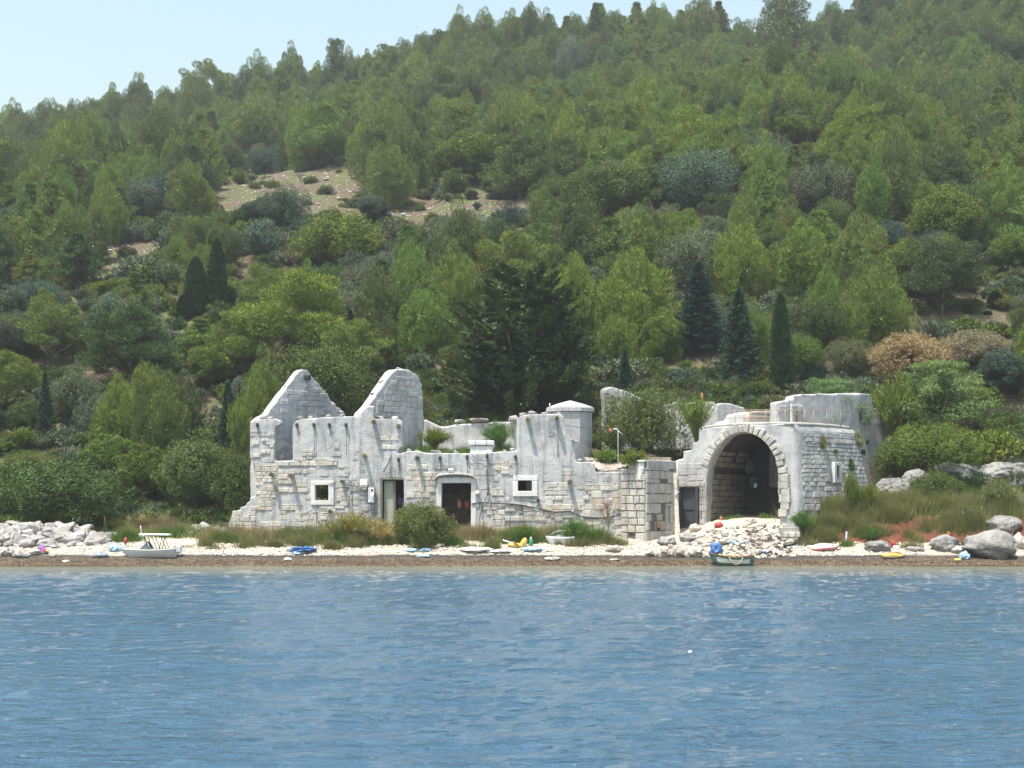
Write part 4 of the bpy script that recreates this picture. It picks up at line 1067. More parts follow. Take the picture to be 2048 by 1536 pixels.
def spruce(seed, H=9, Rr=1.8):
    rng = np.random.default_rng(seed); out = []; N_ = 190
    for i in range(N_):
        f = (i / N_) ** .9; z = H * (.04 + .95 * f); a = i * 2.4 + rng.normal() * .2; ln = Rr * (1 - f) ** .85 * rng.uniform(.75, 1.2) + .08
        m = int(26 + 60 * ln / Rr); q = rng.random(m) ** .7; w = .22 * ln * (1 - q * .6) + .04
        side = rng.uniform(-1, 1, m) * w; zz = z - ln * .30 * q + ln * .22 * q ** 3 - rng.random(m) * .16 - np.abs(side) * .3
        p = np.stack([ln * q * math.cos(a) - side * math.sin(a), ln * q * math.sin(a) + side * math.cos(a), zz], -1)
        d = nrm(np.array([math.cos(a), math.sin(a), .1]) + rng.normal(size=(m, 3)) * .55)
        out.append(blades(p, d, .30 * rng.uniform(.6, 1.3, m), .10 * rng.uniform(.7, 1.3, m), rng))
    n = 900; q = rng.random(n); p = np.stack([np.cos(q * 99) * Rr * .4 * (1 - q), np.sin(q * 99) * Rr * .4 * (1 - q), H * q], -1); out.append(blades(p, nrm(rng.normal(size=(n, 3))), np.full(n, .4), np.full(n, .2), rng))
    return fmesh('spruce_crown', out), trunk('spruce_trunk', H * .92, .14, [], rng, .05)

def cypress(seed, H=9, Rr=.62, n=9000):
    rng = np.random.default_rng(seed); t = rng.random(n); a = rng.uniform(0, 6.283, n)
    prof = np.minimum(1, (t / .06) ** .6) * (1 - t ** 3.2) ** .75
    lump = 1 + .22 * vnoise(a * 2.2, t * 16, seed) + .12 * vnoise(a * 5, t * 40, seed + 1); rr = Rr * prof * lump * rng.uniform(.72, 1.03, n)
    p = np.stack([rr * np.cos(a), rr * np.sin(a), .15 + (H - .3) * t], -1)
    d = nrm(np.stack([np.cos(a) * .35, np.sin(a) * .35, np.ones(n)], -1) + rng.normal(size=(n, 3)) * .22)
    return fmesh('cypress_crown', [blades(p, d, .34 * rng.uniform(.6, 1.3, n), .10 * rng.uniform(.7, 1.3, n), rng)]), trunk('cypress_trunk', H * .85, .12, [], rng, .02)

def cedar(seed, H=11, Rr=4.8):
    """several leaders; long boughs that sweep out and hook upward, foliage hanging in dark sheets"""
    rng = np.random.default_rng(seed); out = []; limbs = []
    leaders = [(0, 0, H), (-.9, .3, H * .97), (1.5, -.2, H * .95), (2.6, .3, H * .82), (-2.0, 0, H * .80), (.4, -1.4, H * .88)]
    for li, (lx, ly, lh) in enumerate(leaders):
        for i in range(32):
            f = (i + rng.random()) / 32; z = lh * (.06 + .93 * f); a = rng.uniform(0, 6.283)
            ln = (Rr * (1 - f) ** .45 * rng.uniform(.5, 1.0) + .5) * (1 if li < 3 else .7); K = int(130 + 210 * ln / Rr)
            q = rng.random(K) ** .8; bx = lx * f; by = ly * f
            ca, sa = math.cos(a), math.sin(a); arch_ = ln * (.05 * q - .22 * q ** 2 + .42 * q ** 5)
            side = rng.normal(size=K) * (.12 + .16 * (1 - q)) * (.6 + .3 * ln / Rr)
            hang = rng.random(K) ** 2 * (.30 + .35 * (1 - q))
            p = np.stack([bx + ln * q * ca - side * sa, by + ln * q * sa + side * ca, z + arch_ - hang], -1)
            d = nrm(np.stack([ca * .8 + 0 * q, sa * .8 + 0 * q, -.25 + 1.3 * q ** 3], -1) + rng.normal(size=(K, 3)) * .38)
            out.append(blades(p, d, .34 * rng.uniform(.6, 1.4, K), .12 * rng.uniform(.7, 1.3, K), rng, UP + 0 * p))
            if i % 6 == 0: limbs.append((bx + ln * .8 * ca, by + ln * .8 * sa, z))
    out += crown_fill(rng, H * .9, Rr * .68, .3, 6500, .6, .3, .85)
    return fmesh('cedar_crown', out), trunk('cedar_trunk', H * .9, .34, limbs, rng, .1)

def fan_bush(seed, H=2.2, Rr=1.3, n=2600, L=.30, W=.05, spread=1.0, droop=.5, stems=34):
    """upright arching stems that open like a vase"""
    rng = np.random.default_rng(seed); out = []; lst = []
    for s in range(stems):
        a = rng.uniform(0, 6.283); k = rng.uniform(.15, 1) * Rr * spread; h = H * rng.uniform(.7, 1.05); m = n // stems
        q = rng.random(m) ** .55; r = k * q ** 1.5; z = h * (q - droop * .35 * (k / Rr) * q ** 3)
        p = np.stack([r * math.cos(a), r * math.sin(a), z], -1) + rng.normal(size=(m, 3)) * .10 * Rr * q[:, None]
        d = nrm(np.array([math.cos(a) * .5, math.sin(a) * .5, 1.0]) + rng.normal(size=(m, 3)) * .5)
        out.append(blades(p, d, L * rng.uniform(.6, 1.3, m), W * rng.uniform(.7, 1.4, m), rng))
        if s % 3 == 0: lst.append([Vector((k * t_ ** 1.5 * math.cos(a), k * t_ ** 1.5 * math.sin(a), h * (t_ - droop * .35 * (k / Rr) * t_ ** 3) - .1)) for t_ in (0, .35, .7, 1)])
    V = []; Fc = []
    for p in lst:
        v, f = tube_data(p, [.03, .022, .014, .006], 4); o = len(V); V += v; Fc += [tuple(i + o for i in q) for q in f]
    return fmesh('shrub_foliage', out), pmesh('shrub_stems', V, Fc, True)

def dome(seed, H=1.4, Rr=1.3, per=120, n=26, L=.17, W=.08, up=.6):
    rng = np.random.default_rng(seed); Ls = []
    for i in range(n):
        t = (i + .5) / n; phi = math.acos(1 - t * .98); a = i * 2.39996 + rng.normal() * .3; k = rng.uniform(.55, .95)
        c = (Rr * k * math.sin(phi) * math.cos(a), Rr * k * math.sin(phi) * math.sin(a), H * (.06 + .82 * k * math.cos(phi)))
        s = Rr * .27 * rng.uniform(.7, 1.3); Ls.append((c, (s, s, s * .85), 1))
    return fmesh('shrub_foliage', lobes(rng, Ls, per, up, L, W, .5, .8) + crown_fill(rng, H * .8, Rr * .8, 0, 400, .3, .2, .9)), None

def twiggy(seed, H=2.0, Rr=1.1, n=150):
    rng = random.Random(seed); V = []; Fc = []
    def br(p, d, l, r, dep):
        e = p + d * l; v, f = tube_data([p, p.lerp(e, .5) + Vector((rng.uniform(-.04, .04), rng.uniform(-.04, .04), 0)), e], [r, r * .8, r * .6], 3 if dep > 1 else 4)
        o = len(V); V.extend(v); Fc.extend([tuple(i + o for i in q) for q in f])
        if dep < 5:
            for _ in range(3 if dep else 5):
                nd = (d + Vector((rng.uniform(-.75, .75), rng.uniform(-.75, .75), rng.uniform(-.15, .5)))).normalized(); br(e, nd, l * rng.uniform(.6, .8), r * .6, dep + 1)
    br(Vector((0, 0, -.1)), Vector((.05, 0, 1)), H * .27, .055, 0)
    return pmesh('bare_twigs', V, Fc)

MF = {
 'pine': foliage('pine_needles', (0.071, 0.107, 0.024), (0.160, 0.201, 0.046), .20),
 'pine_bright': foliage('fresh_pine_needles', (0.094, 0.147, 0.022), (0.184, 0.241, 0.041), .15),
 'pine_dark': foliage('dark_pine_needles', (0.048, 0.075, 0.026), (0.103, 0.133, 0.039), .18),  # darker needle tone for some of the pines
 'leaf': foliage('evergreen_oak_leaves', (0.046, 0.071, 0.015), (0.094, 0.131, 0.029), .2),
 'leaf_bright': foliage('bright_leaves', (0.086, 0.126, 0.014), (0.134, 0.173, 0.024), .15),
 'silver': foliage('silvery_leaves', (0.078, 0.104, 0.066), (0.136, 0.169, 0.115), .15, .15),
 'grey': foliage('grey_green_scrub', (0.077, 0.096, 0.059), (0.118, 0.137, 0.086), .2, .15),
 'cedar': foliage('cedar_needles', (0.026, 0.042, 0.016), (0.105, 0.135, 0.045), .05, .12),  # wide colour contrast paints in lit boughs and dark gaps
 'spruce': foliage('spruce_needles', (0.018, 0.048, 0.034), (0.035, 0.078, 0.052), .1, .1),
 'cypress': foliage('cypress_scales', (0.020, 0.046, 0.014), (0.042, 0.080, 0.024), .1, .1),
 'rustleaf': foliage('rust_orange_leaves', (0.223, 0.169, 0.106), (0.312, 0.245, 0.162), .08, .25),
 'feather': foliage('pale_feathery_leaves', (0.114, 0.176, 0.066), (0.181, 0.256, 0.104), .1, .3),
 'olive': foliage('bush_needles', (0.079, 0.103, 0.027), (0.140, 0.164, 0.044), .08, .2),
 'bluegreen': foliage('blue_green_leaves', (0.043, 0.076, 0.054), (0.079, 0.119, 0.090), .08, .15),
 'drygrass': foliage('dry_grass_blades', (0.264, 0.220, 0.116), (0.396, 0.330, 0.187), .12, .3),
 'tangrass': foliage('green_tan_blades', (0.15, 0.165, 0.062), (0.25, 0.235, 0.10), .12, .3),
 'greengrass': foliage('green_grass_blades', (0.080, 0.150, 0.028), (0.130, 0.210, 0.045), .12, .3),
 'twig': M['twig'],
}
PROTO = {}
def proto(key, pair, H, Rr): PROTO[key] = (pair[0], pair[1], H, Rr)
for k, (s, h, r, kw) in enumerate([(1, 6.6, 2.9, {}), (2, 7.2, 2.8, dict(peaks=5, n=50)), (3, 6.2, 3.0, dict(peaks=4)), (4, 8, 2.3, dict(peaks=2, n=46)), (5, 6.0, 3.2, dict(n=52, peaks=6)), (6, 6.8, 2.9, dict(peaks=1, n=40))]):
    proto('up%d' % k, pine_up(s, h, r, **kw), h, r)
for k in range(3): proto('pad%d' % k, pine_pad(16 + k, 6.4, 3.3, 13 + 2 * k), 6.4, 3.3)
for k, (s, h, r, kw) in enumerate([(11, 8, 3.0, {}), (12, 8.5, 2.8, dict(tiers=9, taper=.95)), (13, 7.5, 3.4, dict(tiers=7, taper=.6)), (14, 8, 2.2, dict(tiers=10, taper=1.0))]):
    proto('lay%d' % k, pine_layer(s, h, r, **kw), h, r)
for k, (s, h, r, kw) in enumerate([(21, 6, 3.0, {}), (22, 6.5, 2.7, dict(lump=.26, n=60)), (23, 5.5, 3.2, dict(lump=.34))]):
    proto('rnd%d' % k, round_tree(s, h, r, **kw), h, r)
proto('spr0', spruce(31), 9, 1.8); proto('spr1', spruce(32, 9, 2.0), 9, 2.0)
proto('cyp0', cypress(41), 9, .62); proto('cyp1', cypress(42, 7, .8), 7, .8)
proto('ced', cedar(51), 11, 4.4)
proto('fan0', fan_bush(61), 2.2, 1.3); proto('fan1', fan_bush(62, 2.2, 1.6, 3200, droop=1.1), 2.0, 1.6)
for k in range(3): proto('dom%d' % k, dome(71 + k, 1.5, 1.35), 1.5, 1.35)
proto('fea', pine_layer(81, 5, 3.2, 7, .15, 120, .24, .16, .26, .07, .55, .2), 5, 3.2)
proto('bushy', round_tree(82, 4, 2.6, 60, .0, 220, .26, .06, .30, 1.0), 4, 2.6)
proto('bare', (twiggy(91), None), 2.0, 1.0); proto('bare2', (twiggy(92), None), 2.0, 1.0)
VM = {}
def vmesh(key, i, mat):
    k = (key, i, mat)
    if k not in VM:
        me = PROTO[key][i].copy(); me.materials.clear(); me.materials.append(MF[mat] if mat in MF else M[mat]); VM[k] = me
    return VM[k]

PLACED = []    # (X, Y, radius)
def plant(key, mat, loc, H, W, name, label, cat, group=None, rz=None, tilt=0.0, parts=True):
    """a tree or shrub: Empty > crown, trunk (or one mesh when it is small)"""
    _, tr, h0, r0 = PROTO[key]; sz = H / h0; sx = W / 2 / (r0 * 1.08)
    rz = rnd.uniform(0, 6.28) if rz is None else rz; cn = {'fan': 'foliage', 'dom': 'foliage', 'bar': 'twigs'}.get(key[:3], 'crown')
    rot = Euler((tilt * rnd.uniform(-1, 1), tilt * rnd.uniform(-1, 1), rz))
    if tr is None or not parts:
        o = obj(name, vmesh(key, 0, mat), None, None, loc, rot, (sx, sx, sz)); tag(o, label, cat, group); return o
    t = thing(name, label, cat, loc, 0, group); t.rotation_euler = rot; t.scale = (sx, sx, sz)
    obj(cn, vmesh(key, 0, mat), None, t); obj('trunk' if cn == 'crown' else 'stems', vmesh(key, 1, 'bark'), None, t)
    return t

KEYBOX = []
def hides(px, py, Y, H, W):
    a = px - W * F / Y * .56; b = px + W * F / Y * .56; t = py - H * F / Y
    return any(Y < k[4] and a < k[1] and b > k[0] and t < k[3] and py > k[2] for k in KEYBOX)
def T(key, mat, px, top, w, name, label, cat, base=None, Y=None, group=None, rz=None, z=None, parts=True):
    """px centre, top pixel row, width in pixels; Y given, or the row where it meets the ground"""
    if Y is None: Y = ground_at(px, base).y
    X = (px - CX) * Y / F; g = hz(X, Y) if z is None else z
    if z is None and key[:3] not in ('cyp', 'spr'):
        fit = lambda y: (CZ + (HY - top) * y / F - hz((px - CX) * y / F, y)) / (w * y / F)
        k_ = 0
        lim = .5 if key in ('fea', 'bushy') or key[:3] in ('dom', 'fan', 'bar') else .78
        while fit(Y) < lim and Y > 80 and k_ < 60: Y -= 1; k_ += 1
        while Y > 115 and fit(Y) > 1.7 and Y < 246 and k_ < 60: Y += 1; k_ += 1
        X = (px - CX) * Y / F; g = hz(X, Y)
    ztop = CZ + (HY - top) * Y / F; W = w * Y / F
    PLACED.append((X, Y, W / 2))
    hp_ = (ztop - g) * F / Y; wp_ = W * F / Y
    kf = .9 if key[:3] in ('cyp', 'spr') else .62
    KEYBOX.append((px - wp_ * .45, px + wp_ * .45, top, top + hp_ * kf, Y))
    return plant(key, mat, (X, Y, g), max(.2, ztop - g), W, name, label, cat, group, rz, parts=parts)

# ---- the trees that stand out
T('ced', 'cedar', 1040, 530, 400, 'cedar_tree', 'huge dark cedar with upswept hooked boughs right behind the middle of the ruin', 'tree', Y=93)
T('spr0', 'spruce', 1396, 525, 125, 'spruce_tree', 'tall blue green spruce, left and taller of the two behind the low wall remains', 'tree', Y=97)
T('spr1', 'spruce', 1477, 580, 120, 'spruce_tree', 'blue green spruce standing between the taller spruce and the slim cypress', 'tree', Y=92)
T('spr1', 'spruce', 1250, 700, 50, 'spruce_tree', 'small blue green spruce peeking over the slanting wall', 'tree', Y=91)
T('spr1', 'spruce', 90, 745, 52, 'spruce_tree', 'small dark conical spruce above the round bush near the left edge', 'tree', Y=90)
T('spr0', 'spruce', 456, 762, 62, 'spruce_tree', 'dark conical spruce just left of the ruin', 'tree', Y=87)
T('cyp0', 'cypress', 1561, 588, 40, 'cypress_tree', 'slim dark column cypress standing alone above the high side wall', 'tree', Y=91)
T('cyp0', 'cypress', 434, 478, 38, 'cypress_tree', 'tall dark column cypress, right one of the close pair on the left slope', 'tree', base=628)
T('cyp1', 'cypress', 392, 515, 48, 'cypress_tree', 'broader dark cypress, left one of the close pair on the left slope', 'tree', base=632)
T('cyp1', 'cypress', 366, 590, 28, 'cypress_tree', 'short dark cypress at the foot of the close pair on the left slope', 'tree', base=640)
T('cyp0', 'cypress', 1990, 582, 30, 'cypress_tree', 'dark column cypress rising above the rust orange bushes', 'tree', Y=102)
T('cyp0', 'cypress', 1975, 622, 16, 'cypress_tree', 'thin short cypress touching the taller one above the orange bushes', 'tree', Y=101)
T('cyp0', 'cypress', 1323, 595, 16, 'cypress_tree', 'tiny slim cypress tip among yellow green pines left of the tall spruce', 'tree', Y=104)
T('pad2', 'pine_dark', 255, 612, 205, 'pine_tree', 'large dark layered pine with spreading boughs on the left lower slope', 'tree', Y=101)
T('pad0', 'pine', 105, 605, 165, 'pine_tree', 'layered green pine left of the large dark spreading pine', 'tree', Y=103)
T('lay1', 'pine_dark', 155, 468, 110, 'pine_tree', 'dark pointed pine standing alone by the small bare clearing at left', 'tree', base=578)
T('lay0', 'pine', 60, 510, 80, 'pine_tree', 'pale layered pine with a visible trunk left of the dark pointed pine', 'tree', Y=126)
T('pad1', 'pine_bright', 600, 548, 240, 'pine_tree', 'broad bright pine directly above the left pointed gable', 'tree', Y=104)
T('pad0', 'pine_bright', 690, 645, 175, 'pine_tree', 'spreading flat topped pine between the two gables', 'tree', Y=99)
T('rnd2', 'leaf', 640, 690, 200, 'broadleaf_tree', 'dark leafy tree filling the gap between the two gables', 'tree', Y=95)
T('pad1', 'pine_bright', 490, 625, 160, 'pine_tree', 'bright irregular pine up the slope left of the left gable', 'tree', Y=104)
T('lay1', 'pine_bright', 400, 640, 120, 'pine_tree', 'light green pine with a bare trunk right of the large dark spreading pine', 'tree', Y=105)
T('rnd1', 'leaf_bright', 425, 690, 110, 'broadleaf_tree', 'knobbly mid green tree below the cypress pair', 'tree', Y=99)
T('up3', 'pine', 335, 765, 125, 'pine_tree', 'upright yellow green pine with spire tops left of the ruin', 'tree', Y=84)
T('up3', 'pine', 290, 805, 70, 'pine_tree', 'smaller upright pine joined to the spire topped one left of the ruin', 'tree', Y=83.5)
T('up1', 'pine_bright', 528, 742, 130, 'pine_tree', 'light green pine leaning over the left wall end of the ruin', 'tree', Y=86)
T('bushy', 'leaf', 118, 922, 250, 'shrub', 'very large dark round bush behind the rubble heap at the left edge', 'shrub', Y=81.5)
T('rnd0', 'olive', 395, 868, 170, 'broadleaf_tree', 'dense mid green tree right beside the left end of the ruin', 'tree', Y=81)
T('rnd2', 'leaf', 460, 900, 110, 'broadleaf_tree', 'leafy dark tree touching the stepped wall end of the ruin', 'tree', Y=80)
T('rnd1', 'leaf_bright', 285, 890, 110, 'broadleaf_tree', 'small fresh green tree behind the tan grass left of the ruin', 'tree', Y=82.5)
T('rnd1', 'leaf_bright', 220, 870, 120, 'broadleaf_tree', 'mid green tree behind the very large dark round bush', 'tree', Y=86)
T('up2', 'pine_bright', 850, 590, 150, 'pine_tree', 'tall fresh green pine left of the huge cedar', 'tree', Y=101)
T('up0', 'pine', 770, 650, 120, 'pine_tree', 'rounded pine above the second gable', 'tree', Y=103)
T('up4', 'pine_bright', 1275, 535, 190, 'pine_tree', 'wide yellow green pine right of the huge cedar', 'tree', Y=112)
T('up3', 'pine_bright', 1320, 625, 110, 'pine_tree', 'narrow yellow green pine left of the tall spruce', 'tree', Y=99)
T('up2', 'pine_bright', 1230, 640, 110, 'pine_tree', 'fresh green pine touching the right side of the cedar', 'tree', Y=101)
T('up4', 'pine_bright', 1475, 472, 150, 'pine_tree', 'bright rounded pine above the two spruces', 'tree', Y=113)
T('up0', 'pine_bright', 1595, 468, 160, 'pine_tree', 'bright domed pine above the slim lone cypress', 'tree', Y=110)
T('rnd2', 'leaf', 1620, 600, 120, 'broadleaf_tree', 'shaded broad tree right of the slim lone cypress', 'tree', Y=104)
T('up4', 'pine_bright', 1750, 558, 175, 'pine_tree', 'big round yellow green tree left of the rust orange bushes', 'tree', Y=103)
T('pad2', 'pine_dark', 1885, 480, 180, 'pine_tree', 'dark tiered pine above the rust orange bushes', 'tree', Y=113)
T('rnd0', 'leaf_bright', 1895, 372, 160, 'broadleaf_tree', 'large bright leafy crown above the dark tiered pine', 'tree', Y=128)
T('rnd1', 'leaf_bright', 2015, 470, 90, 'broadleaf_tree', 'bright leafy tree at the right edge beside the dark hollow', 'tree', Y=114)
T('bushy', 'rustleaf', 1825, 668, 170, 'shrub', 'large rust orange bush, left of the two on the right slope', 'shrub', Y=99)
T('bushy', 'rustleaf', 1950, 662, 130, 'shrub', 'rust orange bush at the right, behind the blue green tree', 'shrub', Y=100)
T('fan0', 'silver', 1868, 640, 100, 'shrub', 'silvery fan shaped shrub above the rust orange bushes', 'shrub', Y=102)
T('fea', 'feather', 1870, 728, 230, 'broadleaf_tree', 'pale feathery spreading tree below the rust orange bushes', 'tree', Y=91)
T('fea', 'feather', 1660, 762, 190, 'broadleaf_tree', 'pale feathery tree showing over the top of the high side wall', 'tree', Y=90)
T('rnd1', 'bluegreen', 2005, 700, 120, 'broadleaf_tree', 'blue green leafy tree with a pink bloom at the right edge', 'tree', Y=93)
T('fan1', 'leaf_bright', 1795, 760, 130, 'shrub', 'bright green bush right beside the high side wall', 'shrub', Y=86)
T('bushy', 'leaf_bright', 1860, 852, 170, 'shrub', 'wide green bush on the slope above the grey rocks', 'shrub', Y=84)
T('bushy', 'leaf', 1800, 880, 90, 'shrub', 'dark green bush against the foot of the high side wall', 'shrub', Y=83)
T('dom0', 'leaf_bright', 1985, 850, 130, 'shrub', 'low bright green bush beside the small fence at the right edge', 'shrub', Y=86)
T('rnd2', 'silver', 1395, 305, 150, 'broadleaf_tree', 'large silvery tree standing out on the middle slope', 'tree', Y=157)
T('rnd0', 'leaf', 1222, 320, 160, 'broadleaf_tree', 'wide grey green tree at the right end of the clearing', 'tree', Y=155)
T('lay2', 'pine', 1040, 278, 150, 'pine_tree', 'tall pine with bare lower trunk at the edge of the clearing', 'tree', Y=159)
T('rnd1', 'leaf_bright', 935, 268, 130, 'broadleaf_tree', 'bright green knobbly tree above the clearing', 'tree', Y=160)
T('up4', 'pine', 783, 308, 135, 'pine_tree', 'wide pine standing on the bare clearing', 'tree', Y=159)
T('lay1', 'pine_bright', 478, 335, 46, 'pine_tree', 'little bright layered pine alone on the stony clearing', 'tree', Y=166)
T('rnd2', 'bluegreen', 568, 375, 100, 'broadleaf_tree', 'blue green tree on the lower edge of the stony clearing', 'tree', Y=152)
T('up0', 'pine', 380, 340, 115, 'pine_tree', 'big rounded pine left of the stony clearing', 'tree', Y=157)
T('bare2', 'twig', 600, 340, 50, 'shrub', 'greyish half bare shrub at the top of the stony clearing', 'shrub', Y=168)
T('bare', 'twig', 588, 495, 70, 'shrub', 'bare brown shrub in the scrub below the clearing', 'shrub', Y=138)
T('bushy', 'leaf_bright', 680, 432, 190, 'shrub', 'large lime green bush in the scrub belt below the clearing', 'shrub', Y=140)
T('fan0', 'pine_bright', 478, 800, 60, 'shrub', 'small light shrub beside the dark conical spruce', 'shrub', Y=84)
T('lay2', 'pine_dark', 1568, -18, 150, 'pine_tree', 'large dark pine standing high on the skyline at right', 'tree', Y=237)
T('up2', 'pine', 1405, 2, 90, 'pine_tree', 'tall loose pine on the skyline left of the large dark one', 'tree', Y=243)
T('up3', 'pine', 1027, 26, 60, 'pine_tree', 'pine poking highest from the middle of the skyline', 'tree', Y=244)
T('lay3', 'pine_dark', 1190, 8, 40, 'pine_tree', 'narrow pointed pine on the middle skyline', 'tree', Y=244)
T('lay2', 'pine_dark', 672, 84, 70, 'pine_tree', 'dark flat pine where the left skyline steps up', 'tree', Y=246)
T('rnd2', 'leaf', 2022, 72, 75, 'broadleaf_tree', 'dark round tree high at the right edge', 'tree', Y=214)
T('rnd1', 'leaf', 930, 142, 58, 'broadleaf_tree', 'dark round tree in the middle of the upper slope', 'tree', Y=212)
T('rnd0', 'leaf_bright', 505, 190, 95, 'broadleaf_tree', 'pair of dense rounded green crowns on the upper left slope', 'tree', Y=205)
T('rnd2', 'silver', 1140, 75, 60, 'broadleaf_tree', 'silvery grey tree just below the middle skyline', 'tree', Y=222)
T('rnd1', 'leaf_bright', 1585, 228, 85, 'broadleaf_tree', 'bright leafy tree over a dark hollow on the right slope', 'tree', Y=172)
T('rnd2', 'grey', 1640, 330, 120, 'broadleaf_tree', 'grey green leafy tree right of the dark hollow', 'tree', Y=153)

# ---- garden plants around the ruin
def G(key, mat, px, top, w, base, Y, label, name='shrub', cat='shrub', rz=None, grp=None):
    z = CZ + (HY - base) * Y / F; return T(key, mat, px, top, w, name, label, cat, Y=Y, z=z, rz=rz, group=grp)
G('bushy', 'olive', 1285, 778, 150, 920, 80.5, 'large soft pine bush on the terrace above the block pillar')
G('fan1', 'olive', 1232, 850, 90, 918, 79.5, 'green bush at the left foot of the large terrace pine bush')
G('fan0', 'pine_bright', 1392, 795, 95, 885, 79.2, 'vase shaped green shrub leaning over the left shoulder of the arch')
G('dom1', 'leaf_bright', 1268, 893, 58, 930, 75.3, 'small light leafy plant spilling over the cap of the block pillar')
G('dom2', 'greengrass', 1215, 893, 60, 922, 78.6, 'low grassy clump by the terrace post')
G('fan1', 'greengrass', 998, 845, 80, 908, 79.0, 'bright leaning green shrub on the grassy terrace behind the chimney block')
G('fan1', 'leaf_bright', 868, 858, 80, 905, 79.0, 'fresh green weeds growing behind the second gable')
G('bushy', 'olive', 843, 1003, 125, 1094, 74.2, 'big green bush in front of the two facade doorways')
G('rnd1', 'leaf_bright', 652, 940, 70, 1015, 81.2, 'green shrub seen through the left window of the facade')
G('bare', 'twig', 1218, 972, 70, 1078, 74.6, 'leafless dark shrub standing against the facade left of the pillar')
G('fan1', 'greengrass', 1150, 1040, 85, 1098, 74.0, 'green bush behind the small framed boat')
G('fan0', 'greengrass', 1052, 1050, 50, 1092, 74.0, 'upright green tuft left of the small framed boat')
G('fan1', 'tangrass', 700, 1030, 150, 1098, 74.2, 'large arching mound of tan and green grass under the left window')
G('fan1', 'drygrass', 760, 1040, 90, 1098, 73.9, 'dry arching mound of grass left of the big green bush')
G('fan1', 'drygrass', 292, 1026, 90, 1066, 77.5, 'tan dry grass clump behind the motorboat')
G('fan0', 'leaf_bright', 1702, 945, 42, 1040, 75.2, 'slender sapling with light leaves before the bastion window')
G('fan0', 'leaf_bright', 1736, 966, 48, 1045, 75.3, 'bushy yellow green sapling right of the bastion window')
G('fan1', 'greengrass', 1606, 1024, 62, 1070, 74.2, 'spiky green plant at the right foot of the arch jamb')
G('fan1', 'tangrass', 2000, 962, 110, 1030, 76.0, 'arching dark grass tussock at the right edge above the boulder')
G('bushy', 'leaf', 1870, 945, 110, 1010, 77.5, 'dense green bush in front of the grey rock outcrop')
G('bare2', 'twig', 1895, 975, 100, 1020, 76.8, 'brownish dry bush below the grey rock outcrop')
G('fan0', 'greengrass', 1740, 1055, 50, 1092, 74.1, 'small green plant with white flowers on the red bank')
G('dom0', 'leaf_bright', 80, 1022, 70, 1055, 79.5, 'low bright bush behind the top of the rubble heap')
G('dom1', 'leaf', 240, 1030, 80, 1060, 79.0, 'low dark bush between rubble heap and motorboat')
# hanging tufts on the bastion
for i, (px, py, w, h, mt, lb) in enumerate([(1645, 885, 20, 30, 'tangrass', 'upper left tuft of weeds hanging on the curved bastion wall'), (1713, 878, 30, 36, 'drygrass', 'dry tan tuft hanging at the top right edge of the bastion'), (1671, 903, 11, 12, 'leaf', 'tiny green tuft between the upper tufts of the bastion'), (1727, 904, 11, 13, 'leaf', 'tiny green tuft near the right edge of the bastion'),
        (1701, 930, 22, 26, 'leaf', 'dark green tuft just right above the bastion window'), (1735, 884, 8, 9, 'leaf', 'smallest tuft on the high side wall beside the bastion'), (1755, 926, 11, 15, 'leaf', 'dark tuft on the high side wall below the smallest tuft')]):
    best = None
    if px < 1730:
        zc_ = CZ + (HY - py) * .0255; s_ = min(np.linspace(0, 1, 200), key=lambda s: abs(CX + bplan(s, zc_)[0].x / bplan(s, zc_)[0].y * F - px)); q, d, nn = bplan(s_, zc_); Y = q.y - .12
    else:
        d_ = Vector(((px - CX) / F, 1, 0)); Y = PH.A.dot(PH.n) / d_.dot(PH.n) - .12
    p = P(px, py + h * .4, Y); plant('dom%d' % (i % 3), mt, p, h * Y / F, w * Y / F, 'weed_tuft', lb, 'plant', 'weeds growing from the bastion wall', parts=False)
for i, p in enumerate(corb_pos):
    o = obj('moss_tuft', vmesh('dom%d' % (i % 3), 0, 'drygrass' if i % 2 else 'tangrass'), None, corb_o[i], p - corb_o[i].location + Vector((0, .06, -.10)), (0, 0, i), (.085, .085, .15))

# ---------------------------------------------------------------- the wood: every pine, oak and shrub one can tell apart
def region(px, py):
    c = ('at the far left' if px < 330 else 'left of the gables' if px < 500 else 'above the left gable' if px < 690 else 'above the second gable' if px < 900 else 'above the cedar' if px < 1180
         else 'above the terrace bush' if px < 1370 else 'above the spruces' if px < 1600 else 'above the bastion' if px < 1790 else 'at the far right')
    r = 'skyline' if py < SKY(px) + 75 else 'upper slope' if py < SKY(px) + 230 else 'middle slope' if py < 480 else 'lower slope'
    return r, c
SKY = lambda px: float(np.interp(px, [0, 200, 340, 440, 600, 680, 860, 1020, 1200, 1400, 1620, 1740, 2048], [235, 200, 165, 130, 125, 90, 70, 40, 15, 5, 40, -5, -40]))
CLEAR = [[(425, 368), (480, 352), (730, 335), (740, 425), (900, 405), (1100, 400), (1100, 436), (900, 446), (700, 442), (560, 425), (430, 425)],
         [(190, 490), (300, 480), (360, 490), (300, 515), (240, 560), (185, 555)], [(1555, 330), (1600, 340), (1600, 375), (1555, 375)], [(455, 490), (500, 480), (520, 540), (470, 560)]]
def in_clear(px, py): return any(pip(px, py, c) for c in CLEAR)
def scrub(px, py): return pip(px, py, [(180, 560), (260, 480), (440, 450), (600, 440), (900, 448), (1300, 440), (1330, 500), (1180, 520), (900, 545), (620, 560), (480, 600), (330, 640), (0, 640), (0, 560)])
